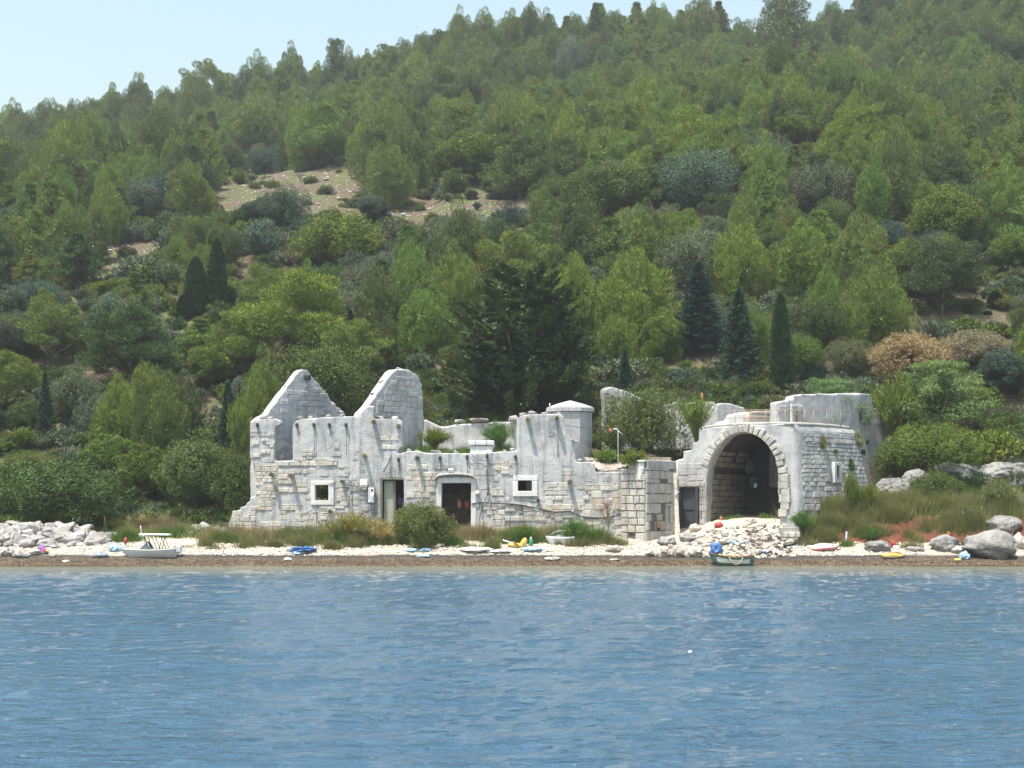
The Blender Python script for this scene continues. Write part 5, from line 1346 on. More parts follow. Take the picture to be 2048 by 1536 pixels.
LAB = {'up5': 'lumpy round topped pine', 'pad0': 'umbrella shaped spreading pine', 'pad1': 'pine with flat needle pads', 'pad2': 'broad many tiered pine', 'up0': 'rounded brushy pine', 'up1': 'uneven many topped pine', 'up2': 'loose pine with soft tufts', 'up3': 'narrow spire topped pine', 'up4': 'wide domed brushy pine',
       'lay0': 'open layered pine', 'lay1': 'pointed layered pine', 'lay2': 'flat topped spreading pine', 'lay3': 'slim pointed pine', 'rnd0': 'dense lumpy leafy tree', 'rnd1': 'knobbly leafy tree', 'rnd2': 'broad leafy evergreen tree'}
MLAB = {'pine': '', 'pine_bright': 'bright ', 'pine_dark': 'dark ', 'leaf': 'dark ', 'leaf_bright': 'lime green ', 'silver': 'silvery ', 'grey': 'grey green ', 'bluegreen': 'blue green '}
cand = []
rr = random.Random(5)
PA_ = np.array([(x, y, r) for x, y, r in PLACED])
pts = [tuple(p) for p in PLACED]
def free(X, Y, r, k=.78):
    A = np.array(pts); d = np.hypot(A[:, 0] - X, A[:, 1] - Y); return bool((d > (A[:, 2] + r) * k).all())
trees = []
for it in range(30000):
    Y = 87 + 172 * rr.random() ** .8; half = Y * 1024 / F + 9
    X = rr.uniform(-half, half); z = hz(X, Y); px = CX + X / Y * F; py = HY - (z - CZ) / Y * F
    hp = 5.0 * F / Y
    if in_clear(px, py) or in_clear(px, py - 14) or in_clear(px, py - hp * .55) or in_clear(px, py - hp * .85): continue
    if Y < 92 and -13 < X < 19: continue
    if Y < 88 + 3 * rr.random() and X > 14: continue
    sc = scrub(px, py)
    if sc and rr.random() < .93: continue
    if 160 < px < 1100 and 440 < py < 520 and rr.random() < .5: continue
    u = rr.random(); upper = Y > 150
    if u < (.92 if upper else .80):
        key = rr.choice(['up0', 'up1', 'up2', 'up3', 'up4', 'up5', 'up0', 'up1', 'up2', 'up3', 'up5', 'pad0', 'pad1', 'pad2', 'lay0', 'lay1', 'lay2']); mat = rr.choice(['pine', 'pine', 'pine', 'pine_bright', 'pine_dark'] if upper else ['pine', 'pine_bright', 'pine_bright', 'pine', 'pine_dark'])
        H = rr.uniform(4.4, 7.0); name = 'pine_tree'
    else:
        key = rr.choice(['rnd0', 'rnd1', 'rnd2']); mat = rr.choice(['leaf', 'leaf', 'leaf_bright', 'silver', 'grey', 'leaf_bright', 'bluegreen']); H = rr.uniform(2.8, 4.6); name = 'broadleaf_tree'
    if Y < 100: H *= .85
    if upper: H *= rr.uniform(1.0, 1.28)
    if sc: H *= .6
    W = H * PROTO[key][3] * 2 / PROTO[key][2] * rr.uniform(.92, 1.18)
    if not free(X, Y, W / 2, .60 if upper else .62): continue
    if hides(px, py, Y, H, W): continue
    pts.append((X, Y, W / 2)); trees.append((Y, X, z, key, mat, H, W, name, px, py))
shr = []
for it in range(9000):
    Y = 84 + 100 * rr.random(); half = Y * 1024 / F + 3; X = rr.uniform(-half, half); z = hz(X, Y); px = CX + X / Y * F; py = HY - (z - CZ) / Y * F
    if in_clear(px, py) or in_clear(px, py - 22): continue
    if Y < 90 and -13.5 < X < 20: continue
    sc = scrub(px, py); H = rr.uniform(.9, 2.2) * (1.25 if sc else 1); W = H * rr.uniform(1.3, 2.0)
    if not sc and rr.random() < .55: continue
    if not free(X, Y, W / 2, .60 if sc else .72) or hides(px, py, Y, H, W): continue
    pts.append((X, Y, W / 2)); key = rr.choice(['dom0', 'dom1', 'dom2', 'fan0', 'fan1', 'rnd1', 'rnd2', 'dom0']); mat = rr.choice(['grey', 'silver', 'leaf', 'grey', 'leaf_bright', 'bluegreen', 'olive', 'silver', 'leaf'])
    shr.append((Y, X, z, key, mat, H, W, 'shrub', px, py))
trees.sort(); shr.sort()
n_p = 255; n_b = 200; far = []
for (Y, X, z, key, mat, H, W, name, px, py) in trees:
    if name == 'pine_tree':
        n_p -= 1
        if n_p < 0: far.append((X, Y, z, key, mat, H, W)); continue
    else:
        n_b -= 1
        if n_b < 0: far.append((X, Y, z, key, mat, H, W)); continue
    r_, c_ = region(px, py - H * F / Y)
    if abs(X) / Y * F > 1024 + W * F / Y * .5: far.append((X, Y, z, key, mat, H, W)); continue
    lb = '%s%s%s on the %s %s' % ('tall ' if H > 5.8 else 'short ' if H < 4.6 else 'middling ', MLAB.get(mat, ''), LAB[key], r_, c_)
    plant(key, mat, (X, Y, z - .15), H, W, name, lb, 'tree', 'wood on the %s %s' % (r_, c_), tilt=.06)
print('TREES', len(trees), 'shrubs', len(shr), 'far', len(far), 'lastY', [t[0] for t in trees if t[7] == 'pine_tree'][min(254, len(trees) - 1)])
SL = {'grey': 'grey green', 'silver': 'silvery', 'leaf': 'dark green', 'leaf_bright': 'lime green', 'bluegreen': 'blue green', 'olive': 'olive green'}
SK = {'dom': 'low rounded shrub', 'fan': 'upright feathery shrub', 'rnd': 'lumpy leafy shrub'}
fs = []
for i, (Y, X, z, key, mat, H, W, name, px, py) in enumerate(shr):
    if i >= 235 or abs(X) / Y * F > 1030: fs.append((X, Y, z, key, mat, H, W)); continue
    r_, c_ = region(px, py)
    r_ = 'scrub belt' if scrub(px, py) else r_
    plant(key, mat, (X, Y, z - .1), H, W, 'shrub', '%s%s %s on the %s %s' % ('big ' if H > 1.6 else 'small ', SL[mat], SK[key[:3]], r_, c_), 'shrub', 'shrubs on the %s %s' % (r_, c_), parts=False)

# the rest of the wood and the undergrowth: instanced, one object each
def scatter(name, label, pts_, mats, keys):
    """pts_: (X,Y,z,key,mat,H,W)"""
    V = np.array([(p[0], p[1], p[2]) for p in pts_], np.float32); me = bpy.data.meshes.new(name); me.vertices.add(len(V)); me.vertices.foreach_set("co", V.ravel())
    combos = sorted({(p[3], p[4]) for p in pts_}); idx = {c: i for i, c in enumerate(combos)}
    def attr(n, t, data, f='value'): a = me.attributes.new(n, t, 'POINT'); a.data.foreach_set(f, data)
    attr('kind_index', 'INT', np.array([idx[(p[3], p[4])] for p in pts_], np.int32))
    rot = np.array([(rnd.uniform(-.06, .06), rnd.uniform(-.06, .06), rnd.uniform(0, 6.28)) for _ in pts_], np.float32); attr('turn', 'FLOAT_VECTOR', rot.ravel(), 'vector')
    sc = np.array([(p[6] / 2 / PROTO[p[3]][3] / 1.08,) * 2 + (p[5] / PROTO[p[3]][2],) for p in pts_], np.float32); attr('size', 'FLOAT_VECTOR', sc.ravel(), 'vector')
    o = obj(name, me); tag(o, label, None, None, 'stuff')
    ng = bpy.data.node_groups.new(name, 'GeometryNodeTree'); ng.interface.new_socket('Geometry', in_out='INPUT', socket_type='NodeSocketGeometry'); ng.interface.new_socket('Geometry', in_out='OUTPUT', socket_type='NodeSocketGeometry')
    gi = ng.nodes.new('NodeGroupInput'); go = ng.nodes.new('NodeGroupOutput'); jn = ng.nodes.new('GeometryNodeJoinGeometry')
    def named(n, t): a = ng.nodes.new('GeometryNodeInputNamedAttribute'); a.data_type = t; a.inputs[0].default_value = n; return a.outputs[0]
    ki = named('kind_index', 'INT'); tu = named('turn', 'FLOAT_VECTOR'); si = named('size', 'FLOAT_VECTOR')
    for c, i in idx.items():
        src = SRC[c]
        oi = ng.nodes.new('GeometryNodeObjectInfo'); oi.inputs[0].default_value = src; oi.transform_space = 'ORIGINAL'; oi.inputs[1].default_value = False
        cmp = ng.nodes.new('FunctionNodeCompare'); cmp.data_type = 'INT'; cmp.operation = 'EQUAL'; ng.links.new(ki, cmp.inputs[2]); cmp.inputs[3].default_value = i
        ip = ng.nodes.new('GeometryNodeInstanceOnPoints'); ng.links.new(gi.outputs[0], ip.inputs[0]); ng.links.new(cmp.outputs[0], ip.inputs[1]); ng.links.new(oi.outputs['Geometry'], ip.inputs[2])
        er = ng.nodes.new('FunctionNodeEulerToRotation'); ng.links.new(tu, er.inputs[0]); ng.links.new(er.outputs[0], ip.inputs[5]); ng.links.new(si, ip.inputs[6])
        ng.links.new(ip.outputs[0], jn.inputs[0])
    ng.links.new(jn.outputs[0], go.inputs[0]); md = o.modifiers.new('spread', 'NODES'); md.node_group = ng
    return o
# sources are crowns already standing in the scene
SRC = {}
for o in list(bpy.data.objects):
    if o.type == 'MESH':
        for (k, i, mt), me in VM.items():
            if i == 0 and o.data == me and (k, mt) not in SRC: SRC[(k, mt)] = o
def ok(p): 
    return (p[3], p[4]) in SRC
# trees beyond the frame edges too, so that a step to the side still shows wood
for it in range(700):
    Y = rr.uniform(88, 250); s = rr.choice((-1, 1)); X = s * (Y * 1024 / F + 9 + rr.random() * 45); z = hz(X, Y); key, mat = rr.choice([k for k in SRC if k[0][:2] in ('up', 'la') and k[1].startswith('pine')]); H = rr.uniform(4, 6.4)
    if free(X, Y, 2, .8): pts.append((X, Y, 2)); far.append((X, Y, z, key, mat, H, H * PROTO[key][3] * 2 / PROTO[key][2]))
scatter('distant_wood', 'dense mass of small pines covering the top of the hill up to the skyline', [p for p in far if ok(p)], None, None)
und = list(fs)
keys_u = [k for k in SRC if k[0][:3] in ('dom', 'fan') and k[1] in ('grey', 'silver', 'leaf', 'leaf_bright', 'bluegreen', 'olive')]
for it in range(7000):
    Y = 84 + 170 * rr.random(); half = Y * 1024 / F + 12; X = rr.uniform(-half, half)
    if (Y < 84.8 and -13.5 < X < 22) or (Y < 89 and 14 < X < 22): continue
    z = hz(X, Y); px = CX + X / Y * F; py = HY - (z - CZ) / Y * F
    if in_clear(px, py) and rr.random() < .95: continue
    if 13 < X < 22.2 and Y < 80.9 + (X - 14.35) * .9 + 1.0: continue
    k = rr.choice(keys_u); H = rr.uniform(.5, 1.3); und.append((X, Y, z - .1, k[0], k[1], H, H * rr.uniform(1.5, 2.4)))
for it in range(900):
    Y = 77.5 + 10 * rr.random() ** .7; X = rr.uniform(19.6, 30) if rr.random() < .6 else rr.uniform(-30, -14)
    if X > 0 and (Y < 79 or X < 22.4): continue
    k = rr.choice([q for q in keys_u if q[1] in ('leaf', 'leaf_bright', 'grey')]); H = rr.uniform(.5, 1.2); und.append((X, Y, hz(X, Y) - .1, k[0], k[1], H, H * rr.uniform(1.4, 2.2)))
for it in range(420):
    X = rr.uniform(-7, 15.5); Y = rr.uniform(85.2, 94); k = rr.choice([q for q in keys_u if q[1] in ('leaf', 'grey', 'olive')]); H = rr.uniform(.5, 1.3)
    if X > 13 and Y < 84: continue
    und.append((X, Y, hz(X, Y) - .1, k[0], k[1], H, H * rr.uniform(1.4, 2.2)))
scatter('undergrowth', 'low mixed scrub covering the ground between the trees', [p for p in und if ok(p)], None, None)

# ---------------------------------------------------------------- grasses: shore edge, bank, terrace
def grass(name, label, spots, mat, hgt, n_per, W=.012, lean=.35):
    """spots: (px, py_base, rx_px, depth_m, Y or None)"""
    rng = np.random.default_rng(abs(hash(label)) % 1000 if False else len(label) * 7); out = []
    for (px, Y, rx, ry, z, h, n) in spots:
        n = int(n); X0 = (px - CX) * Y / F; x = X0 + rng.normal(size=n) * rx * Y / F * .55; y = Y + rng.normal(size=n) * ry * .5
        zz = height(x, y) if z is None else np.full(n, z)
        tuft = vnoise(x * 3.5, y * 3.5, 77) + .5; keep = rng.random(n) < .25 + tuft * 1.3; x, y, zz, tuft = x[keep], y[keep], zz[keep], tuft[keep]; m = len(x)
        d = nrm(np.stack([rng.normal(size=m) * lean, rng.normal(size=m) * lean, np.ones(m)], -1)); L = h * rng.uniform(.45, 1.1, m) * (.5 + .8 * tuft)
        out.append(blades(np.stack([x, y, zz - .03], -1), d, L, np.full(m, W * 2) * rng.uniform(.7, 1.5, m), rng))
    o = obj(name, fmesh(name, out), MF[mat]); tag(o, label, kind='stuff'); return o
grass('tan_grass', 'tan and olive dry grass along the top of the beach in front of the ruin',
      [(480, 75.2, 70, .5, None, .85, 5000), (560, 75.2, 60, .5, None, .75, 4500), (720, 74.6, 90, .6, None, 1.0, 7000), (980, 75.0, 80, .4, None, .85, 6500), (1060, 75.0, 50, .4, None, .9, 4000), (1120, 74.8, 50, .4, None, .9, 3500), (905, 75.2, 40, .4, None, .8, 2500), (300, 77.5, 50, .5, None, 1.0, 3500), (330, 77, 60, .6, None, .6, 3000)], 'drygrass', 1, 1)
grass('green_grass', 'fresh green grass tufts at the upper edge of the pebbles',
      [(440, 74.4, 14, .2, None, .7, 700), (465, 74.2, 12, .15, None, .6, 500), (490, 74.0, 10, .12, None, .5, 400), (600, 75.0, 50, .3, None, .8, 3500), (660, 74.2, 40, .3, None, .8, 2500), (720, 73.7, 24, .2, None, .55, 1200), (680, 73.9, 16, .2, None, .9, 900), (900, 73.6, 26, .2, None, .6, 1300), (985, 73.0, 10, .1, None, .5, 500), (1040, 74.2, 34, .25, None, .95, 2200), (1170, 74.2, 50, .35, None, .9, 3500), (820, 73.9, 50, .3, None, .6, 2400),
       (250, 74.5, 30, .4, None, .8, 1500), (360, 76, 50, .6, None, .6, 2600), (400, 75.8, 40, .4, None, .6, 1800), (148, 74.0, 12, .15, None, .4, 400), (105, 73.8, 10, .15, None, .35, 300), (720, 74.0, 10, .1, None, .3, 200), (1570, 73.2, 14, .2, None, .4, 500), (1690, 73.6, 16, .2, None, .5, 700), (1462, 77.0, 20, .2, None, .3, 400), (1535, 76.6, 14, .2, None, .4, 500)], 'greengrass', 1, 1)
grass('bank_grass', 'long olive and tan grass overhanging the red bank on the right',
      [(1650, 75.6, 60, .5, None, 1.1, 8000), (1720, 75.6, 60, .5, None, 1.1, 8000), (1790, 75.8, 70, .6, None, 1.15, 9000), (1870, 75.9, 70, .6, None, 1.2, 9000), (1950, 76, 60, .6, None, 1.1, 7000), (1650, 74.6, 30, .2, None, .9, 2500), (1700, 74.7, 40, .2, None, .8, 2800), (1800, 76.8, 100, .6, None, .9, 6000), (1930, 74.6, 40, .3, None, 1.0, 3000), (2020, 75.5, 40, .6, None, 1.0, 4000), (1640, 74.2, 26, .12, None, .8, 2600), (1770, 74.9, 50, .2, None, .9, 3500), (1900, 74.5, 40, .25, None, .9, 3500), (1745, 74.3, 30, .15, None, .7, 2500)], 'tangrass', 1, 1)
grass('bank_green_grass', 'green grass at the foot of the bastion and the rocks',
      [(1620, 75.8, 40, .4, None, .8, 2500), (1700, 76.6, 60, .5, None, .9, 3000), (1760, 77.6, 80, .8, None, .8, 5000), (1850, 78.5, 90, 1, None, .8, 6000), (1950, 79.5, 90, 1.2, None, .8, 6000), (1735, 74.3, 22, .15, None, .6, 1100), (1800, 80, 60, 1.5, None, .6, 5000), (1780, 82, 40, 1.5, None, .5, 3000)], 'greengrass', 1, 1)
_g = random.Random(9)
grass('shore_weeds', 'scattered weeds and dry stalks growing out of the beach pebbles', [(_g.uniform(360, 1270) if _g.random() < .8 else _g.uniform(1600, 2040), _g.uniform(73.0, 74.5), _g.uniform(4, 26), .15, None, _g.uniform(.3, .75), _g.uniform(120, 900)) for _ in range(70)], 'tangrass', 1, 1)
grass('terrace_grass', 'lush green grass on the terrace between the second gable and the tall wall section',
      [(840, 79.5, 45, 1.2, 5.40, .75, 4200), (900, 78.5, 55, 1.2, 5.40, .5, 4200), (960, 79, 50, 1.2, 5.40, .6, 3800), (1010, 79.5, 30, 1.2, 5.40, .8, 2500), (1215, 79, 30, .7, None, .7, 2400), (1180, 80, 30, .7, None, .8, 2000), (1330, 80.5, 60, 1.2, None, .5, 3000), (1380, 80, 30, 1, None, .5, 2000)], 'greengrass', 1, 1)

# tell look-alikes of one patch apart by their order from left to right
by = {}
for o in list(COL.objects):
    if o.get('group') and o.get('label') and o.parent is None: by.setdefault(o['label'], []).append(o)
for lb, os_ in by.items():
    if len(os_) < 2 or len(lb.split()) > 15: continue
    os_.sort(key=lambda o: o.location.x / o.location.y); w = {2: ['left', 'right'], 3: ['left', 'middle', 'right']}.get(len(os_), ['leftmost'] + [None] * (len(os_) - 2) + ['rightmost'])
    for o, q in zip(os_, w):
        if q: o['label'] = q + ' ' + lb
# ---------------------------------------------------------------- rocks and rubble
RK = {}
def rockmesh(k, mat, big=False):
    key = (k, mat, big)
    if key not in RK:
        me = hullrock('rock', 1, 1, 1, 300 + k, 15 + k % 5); me.materials.append(M[mat]); RK[key] = me
    return RK[key]
def rock(mat, parent, p, sx, sy, sz, name='rock', rot=None):
    o = bpy.data.objects.new(name, rockmesh(rnd.randrange(12), mat)); COL.objects.link(o); o.parent = parent; o.location = p
    o.rotation_euler = rot or (rnd.uniform(-.4, .4), rnd.uniform(-.4, .4), rnd.uniform(0, 6.28)); o.scale = (sx, sy, sz); return o
def heap(name, label, prof, n, mat, y0, y1, smin, smax, cat='rubble'):
    """prof: pixel skyline of the heap [(px, py)], rocks piled from the beach up to that line"""
    t = thing(name, label, cat); xs_ = [p[0] for p in prof]; ys_ = [p[1] for p in prof]
    for i in range(n):
        px = rnd.uniform(xs_[0], xs_[-1]); top = np.interp(px, xs_, ys_); f = rnd.random() ** .9; Y = y0 + (y1 - y0) * f
        X = (px - CX) * Y / F; g = hz(X, Y); zt = CZ + (HY - top) * y1 / F
        z = g + (zt - g - .1) * max(0, f) ** 1.1 * 1.0 if zt > g else g
        s = rnd.uniform(smin, smax) * (1.4 if rnd.random() < .15 else 1)
        rock(mat, t, (X, Y, max(z, g) + s * .15), s * rnd.uniform(.8, 1.5), s * rnd.uniform(.7, 1.1), s * rnd.uniform(.45, .75))
    # earth core so that no gap shows through
    return t
def mound(name, label, pl, mat):
    pass
heap('rubble_heap', 'long sloping heap of grey broken stones at the left end of the beach', [(-10, 1052), (40, 1045), (70, 1052), (110, 1054), (150, 1050), (190, 1070), (215, 1078), (222, 1090)], 285, 'rubble', 73.6, 76.6, .17, .36)
heap('stone_pile', 'smaller pile of pale broken stones between the motorboat and the ruin', [(365, 1066), (385, 1052), (415, 1050), (440, 1056), (460, 1066)], 48, 'rubble', 75.8, 77.4, .12, .24)
heap('white_rubble_heap', 'slope of bright white rubble spilling out in front of the arch', [(1385, 1096), (1420, 1084), (1450, 1062), (1480, 1048), (1520, 1046), (1560, 1050), (1592, 1060)], 190, 'white_rock', 72.0, 75.6, .07, .19)
B = [(1391, 1057, 24, 16, 'white_rock', 'pale boulder by the foot of the dark metal door, left of the pointed one'), (1421, 1063, 20, 20, 'white_rock', 'sunlit pointed pale boulder right of the dark metal door'), (1335, 1084, 38, 18, 'rubble', 'long flat grey boulder at the right foot of the block pillar'), (1375, 1075, 34, 20, 'rubble', 'lumpy grey boulder between the pillar and the arch'), (1380, 1087, 14, 10, 'rubble', 'small round grey stone behind the white boulders'),
     (1328, 1105, 26, 22, 'white_rock', 'brown sided pale boulder at the water edge below the pillar'), (1357, 1104, 24, 26, 'white_rock', 'round topped white boulder at the water edge'), (1342, 1094, 14, 12, 'white_rock', 'small white stone resting between the two water edge boulders'), (1392, 1106, 28, 20, 'white_rock', 'slanting white boulder left of the rowing boat'), (1385, 1095, 14, 8, 'white_rock', 'small cream stone above the slanting white boulder'), (1400, 1086, 12, 14, 'white_rock', 'upright white stone behind the slanting white boulder'), (1300, 1108, 20, 14, 'white_rock', 'white flat stone at the left end of the water edge boulders'),
     (1502, 1042, 24, 10, 'white_rock', 'flat white slab in front of the arch mouth'), (1546, 1056, 26, 20, 'white_rock', 'large white boulder at the foot of the arch jamb, upper one'), (1550, 1072, 28, 22, 'white_rock', 'large white boulder at the foot of the arch jamb, lower one'),
     (1756, 1094, 50, 22, 'boulder', 'grey striated boulder on the sand below the red bank'), (1833, 1099, 36, 11, 'boulder', 'low flat grey rock on the sand right of the striated boulder'), (1893, 1090, 54, 32, 'boulder', 'broad grey boulder left of the biggest dark boulder'), (1942, 1088, 26, 26, 'boulder', 'rounded grey rock wedged behind the biggest dark boulder'), (2010, 1052, 76, 32, 'boulder', 'large pale rounded boulder up the bank at the right edge'), (2040, 1085, 30, 30, 'white_rock', 'tan boulder cut by the right edge behind the dark one'), (1925, 1102, 40, 16, 'rubble', 'flat grey rock in the sand before the biggest boulder'),
     (40, 1112, 34, 10, 'rubble', 'dark wet boulder at the waterline near the left edge'), (12, 1105, 28, 18, 'rubble', 'grey boulder cut by the left edge at the waterline'), (70, 1106, 26, 12, 'rubble', 'pale boulder beside the colourful beach bags'), (104, 1111, 14, 8, 'rubble', 'small slate grey stone on the sand left of the deflated raft'), (1105, 1118, 32, 8, 'white_rock', 'flat pale slab lying on the dark wet shore'), (1090, 1099, 22, 9, 'drift', 'brown rounded stone by the pale blue towel heap'), (948, 1105, 22, 6, 'drift', 'flat brown stone on the sand in the middle of the beach'), (253, 1101, 16, 12, 'boulder', 'dark grey stone at the bow of the motorboat'), (1227, 1098, 34, 14, 'white_rock', 'broad white slab on the sand left of the pillar'), (880, 1092, 22, 10, 'white_rock', 'white slab at the right foot of the big green bush'), (1228, 1120, 22, 5, 'white_rock', 'small flat stone in the wet band below the pillar')]
for i, (px, py, w, h, mt, lb) in enumerate(B):
    g = ground_at(px, py + h * .45); Y = g.y; m = F / Y
    me = ico('boulder', 4, w / m / 2, w / m * .42, h / m * .56, .24, 2.1, 40 + i) if w >= 24 else hullrock('boulder', w / m / 2, w / m * .4, h / m * .55, 500 + i, 18)
    o = obj('boulder', me, M[mt], None, (g.x, Y + w / m * .25, g.z + h / m * .42), (0, 0, 0)); tag(o, lb, 'boulder')
# the biggest boulder: overhanging, dark underside
g = ground_at(1990, 1119); m = F / g.y
bm = bmesh.new(); bmesh.ops.create_icosphere(bm, subdivisions=5, radius=1)
for v in bm.verts:
    c = v.co; x, y, z = c
    x2 = x * (1.0 + .10 * z) - .22 * max(0, z) * 0 + (-.25 if x < 0 and z > -.1 else 0) * (1 - abs(z)); k = 1 + .10 * math.sin(3 * x + 2 * y + 1) + .05 * math.sin(7 * z + 4 * x)
    if z < -.2: x2 *= .80 + .25 * (1 + z)
    v.co = Vector((x2 * 1.18 * k, y * .9 * k, z * .76 * k))
vs = np.array([v.co[:] for v in bm.verts]); dd = .06 * noise3(vs * 2.0 + 9, 4)
for v, d in zip(bm.verts, dd): v.co *= 1 + float(d)
o = obj('boulder', bmm(bm, 'boulder', True), M['boulder'], None, (g.x, g.y + .6, g.z + .55)); tag(o, 'biggest dark grey overhanging boulder at the waterline on the right', 'boulder')
# rock outcrops above the bank
for i, (px, py, w, h, Y, tz, lb) in enumerate([(1790, 985, 62, 46, 77.6, .1, 'pale split rock block with a shaded side, nearest the bastion'), (1822, 965, 60, 40, 78.6, -.3, 'slanting grey rock slab above the split block'), (1840, 950, 30, 24, 79.2, 0, 'small knob of rock on top of the slanting slab'), (1925, 950, 110, 46, 80.0, .12, 'large ridged grey rock outcrop behind the green bush'), (2005, 950, 130, 50, 80.2, -.14, 'long grey rock ridge running out of the right edge'), (1800, 1003, 40, 26, 77.0, 0, 'dark low rock at the foot of the split block')]):
    m = F / Y; o = obj('rock_outcrop', ico('rock_outcrop', 5, w / m * .56, w / m * .38, h / m * .66, .30, 1.7, 80 + i, False), M['boulder'], None, P(px, py + 6, Y), (0, tz, 0)); tag(o, lb, 'rock')
# pebbles and small litter stones on the shore: one loose layer
rng = np.random.default_rng(3); bmv = []; bmf = []
base_v = np.array([(1, 0, 0), (-1, 0, 0), (0, 1, 0), (0, -1, 0), (0, 0, 1), (0, 0, -.5)]); bf = np.array([(0, 2, 4), (2, 1, 4), (1, 3, 4), (3, 0, 4), (2, 0, 5), (1, 2, 5), (3, 1, 5), (0, 3, 5)])
n = 16000; X = rng.uniform(-26, 26, n); Y = 72.1 + rng.random(n) * 2.6; X = np.where(np.abs(X) < Y * .345, X, X * .5); Z = height(X, Y); kp = Z < 1.0 + 3 * ((X > 7.5) & (X < 14)); X = X[kp]; Y = Y[kp]; Z = Z[kp]; n = len(X)
s = rng.uniform(.02, .06, n) * np.where(rng.random(n) < .06, 2.0, 1); th = rng.uniform(0, 6.28, n)
vv = base_v[None] * np.stack([s * 1.3, s, s * .7], -1)[:, None]; c_, s_ = np.cos(th)[:, None], np.sin(th)[:, None]
vx = vv[..., 0] * c_ - vv[..., 1] * s_ + X[:, None]; vy = vv[..., 0] * s_ + vv[..., 1] * c_ + Y[:, None]; vz = vv[..., 2] + Z[:, None] + .01
V = np.stack([vx, vy, vz], -1).reshape(-1, 3); Fc = (bf[None] + (np.arange(n) * 6)[:, None, None]).reshape(-1, 3)
def pebmat():
    m, nt, bs = nodes('loose_pebbles'); n1 = noise_node(nt, 9.0, 2, geo_pos(nt), .8); c = ramp(nt, n1.outputs[0], [(.40, (.16, .13, .10)), (.47, (.43, .38, .31)), (.62, (.70, .66, .58))]); nt.links.new(c, bs.inputs[0]); bs.inputs['Roughness'].default_value = .9; return m
tag(obj('beach_pebbles', npmesh('beach_pebbles', V, Fc), pebmat()), 'loose pale pebbles strewn over the upper beach', kind='stuff')
n = 12000; X = rng.uniform(-26, 26, n); Y = 70.2 + rng.random(n) ** 1.3 * 1.5; X = np.where(np.abs(X) < Y * .345, X, X * .5); Z = height(X, Y); s = rng.uniform(.02, .05, n); vv = base_v[None] * np.stack([s * 1.5, s, s * .8], -1)[:, None]
V = np.stack([vv[..., 0] + X[:, None], vv[..., 1] + Y[:, None], vv[..., 2] + Z[:, None]], -1).reshape(-1, 3); Fc = (bf[None] + (np.arange(n) * 6)[:, None, None]).reshape(-1, 3)
tag(obj('wet_shingle', npmesh('wet_shingle', V, Fc), simple('wet_weed_shingle', (.10, .070, .038), .7, 0, .6, 3)), 'brown weedy shingle along the waterline', kind='stuff')
# stones on the hillside clearings
n = 2600; V = []; pts3 = []
for i in range(n):
    c = CLEAR[0] if rnd.random() < .8 else CLEAR[1]; px = rnd.uniform(min(p[0] for p in c), max(p[0] for p in c)); py = rnd.uniform(min(p[1] for p in c), max(p[1] for p in c))
    if pip(px, py, c): pts3.append((px, py))
xx = []; Yg = np.arange(100, 230, .25)
for px, py in pts3[:900]:
    g = ground_at(px, py, 100, 230); xx.append((g.x, g.y, g.z))
xx = np.array(xx); s = rng.uniform(.03, .09, len(xx)) * np.where(rng.random(len(xx)) < .05, 2.2, 1); vv = base_v[None] * np.stack([s * 1.4, s, s * .8], -1)[:, None]
V = (vv + xx[:, None]).reshape(-1, 3); Fc = (bf[None] + (np.arange(len(xx)) * 6)[:, None, None]).reshape(-1, 3)
tag(obj('scattered_stones', npmesh('scattered_stones', V, Fc), M['white_rock']), 'pale stones scattered over the bare hillside clearings', kind='stuff')

# loose stones left on the broken wall tops
for (x, y, pl, par) in [(522, 836, FA, 'f'), (540, 835, FA, 'f'), (598, 836, FA, 'f'), (620, 834, FA, 'f'), (655, 831, FA, 'f'), (684, 830, FA, 'f'), (712, 830, FA, 'f'), (760, 835, FA, 'f'), (788, 835, FA, 'f'), (818, 901, FA, 'f'), (834, 901, FA, 'f'), (872, 904, FA, 'f'), (912, 904, FA, 'f'), (1008, 901, FA, 'f'), (1026, 900, FA, 'f'), (1046, 829, FA, 'f'), (1064, 826, FA, 'f'), (1090, 826, FA, 'f'), (1118, 826, FA, 'f'), (1160, 922, FA, 'f'), (1180, 922, FA, 'f'), (1205, 941, FA, 'f'), (1232, 940, FA, 'f'),
                        (560, 797, G1, 'g'), (580, 771, G1, 'g'), (638, 770, G1, 'g'), (652, 786, G1, 'g'), (666, 803, G1, 'g'), (680, 818, G1, 'g'), (755, 786, G2, 'g'), (772, 762, G2, 'g'), (806, 737, G2, 'g'), (833, 748, G2, 'g')]:
    u, z = pl.uz(x, y); p = pl.mat @ Vector((u, .3 + rnd.uniform(-.1, .1), z)); s = rnd.uniform(.12, .2)
    rock('rubble', ruin, p, s * rnd.uniform(1, 1.6), s, s * rnd.uniform(.5, .8), 'loose_stone', (rnd.uniform(-.2, .2), rnd.uniform(-.2, .2), rnd.uniform(0, 6)))
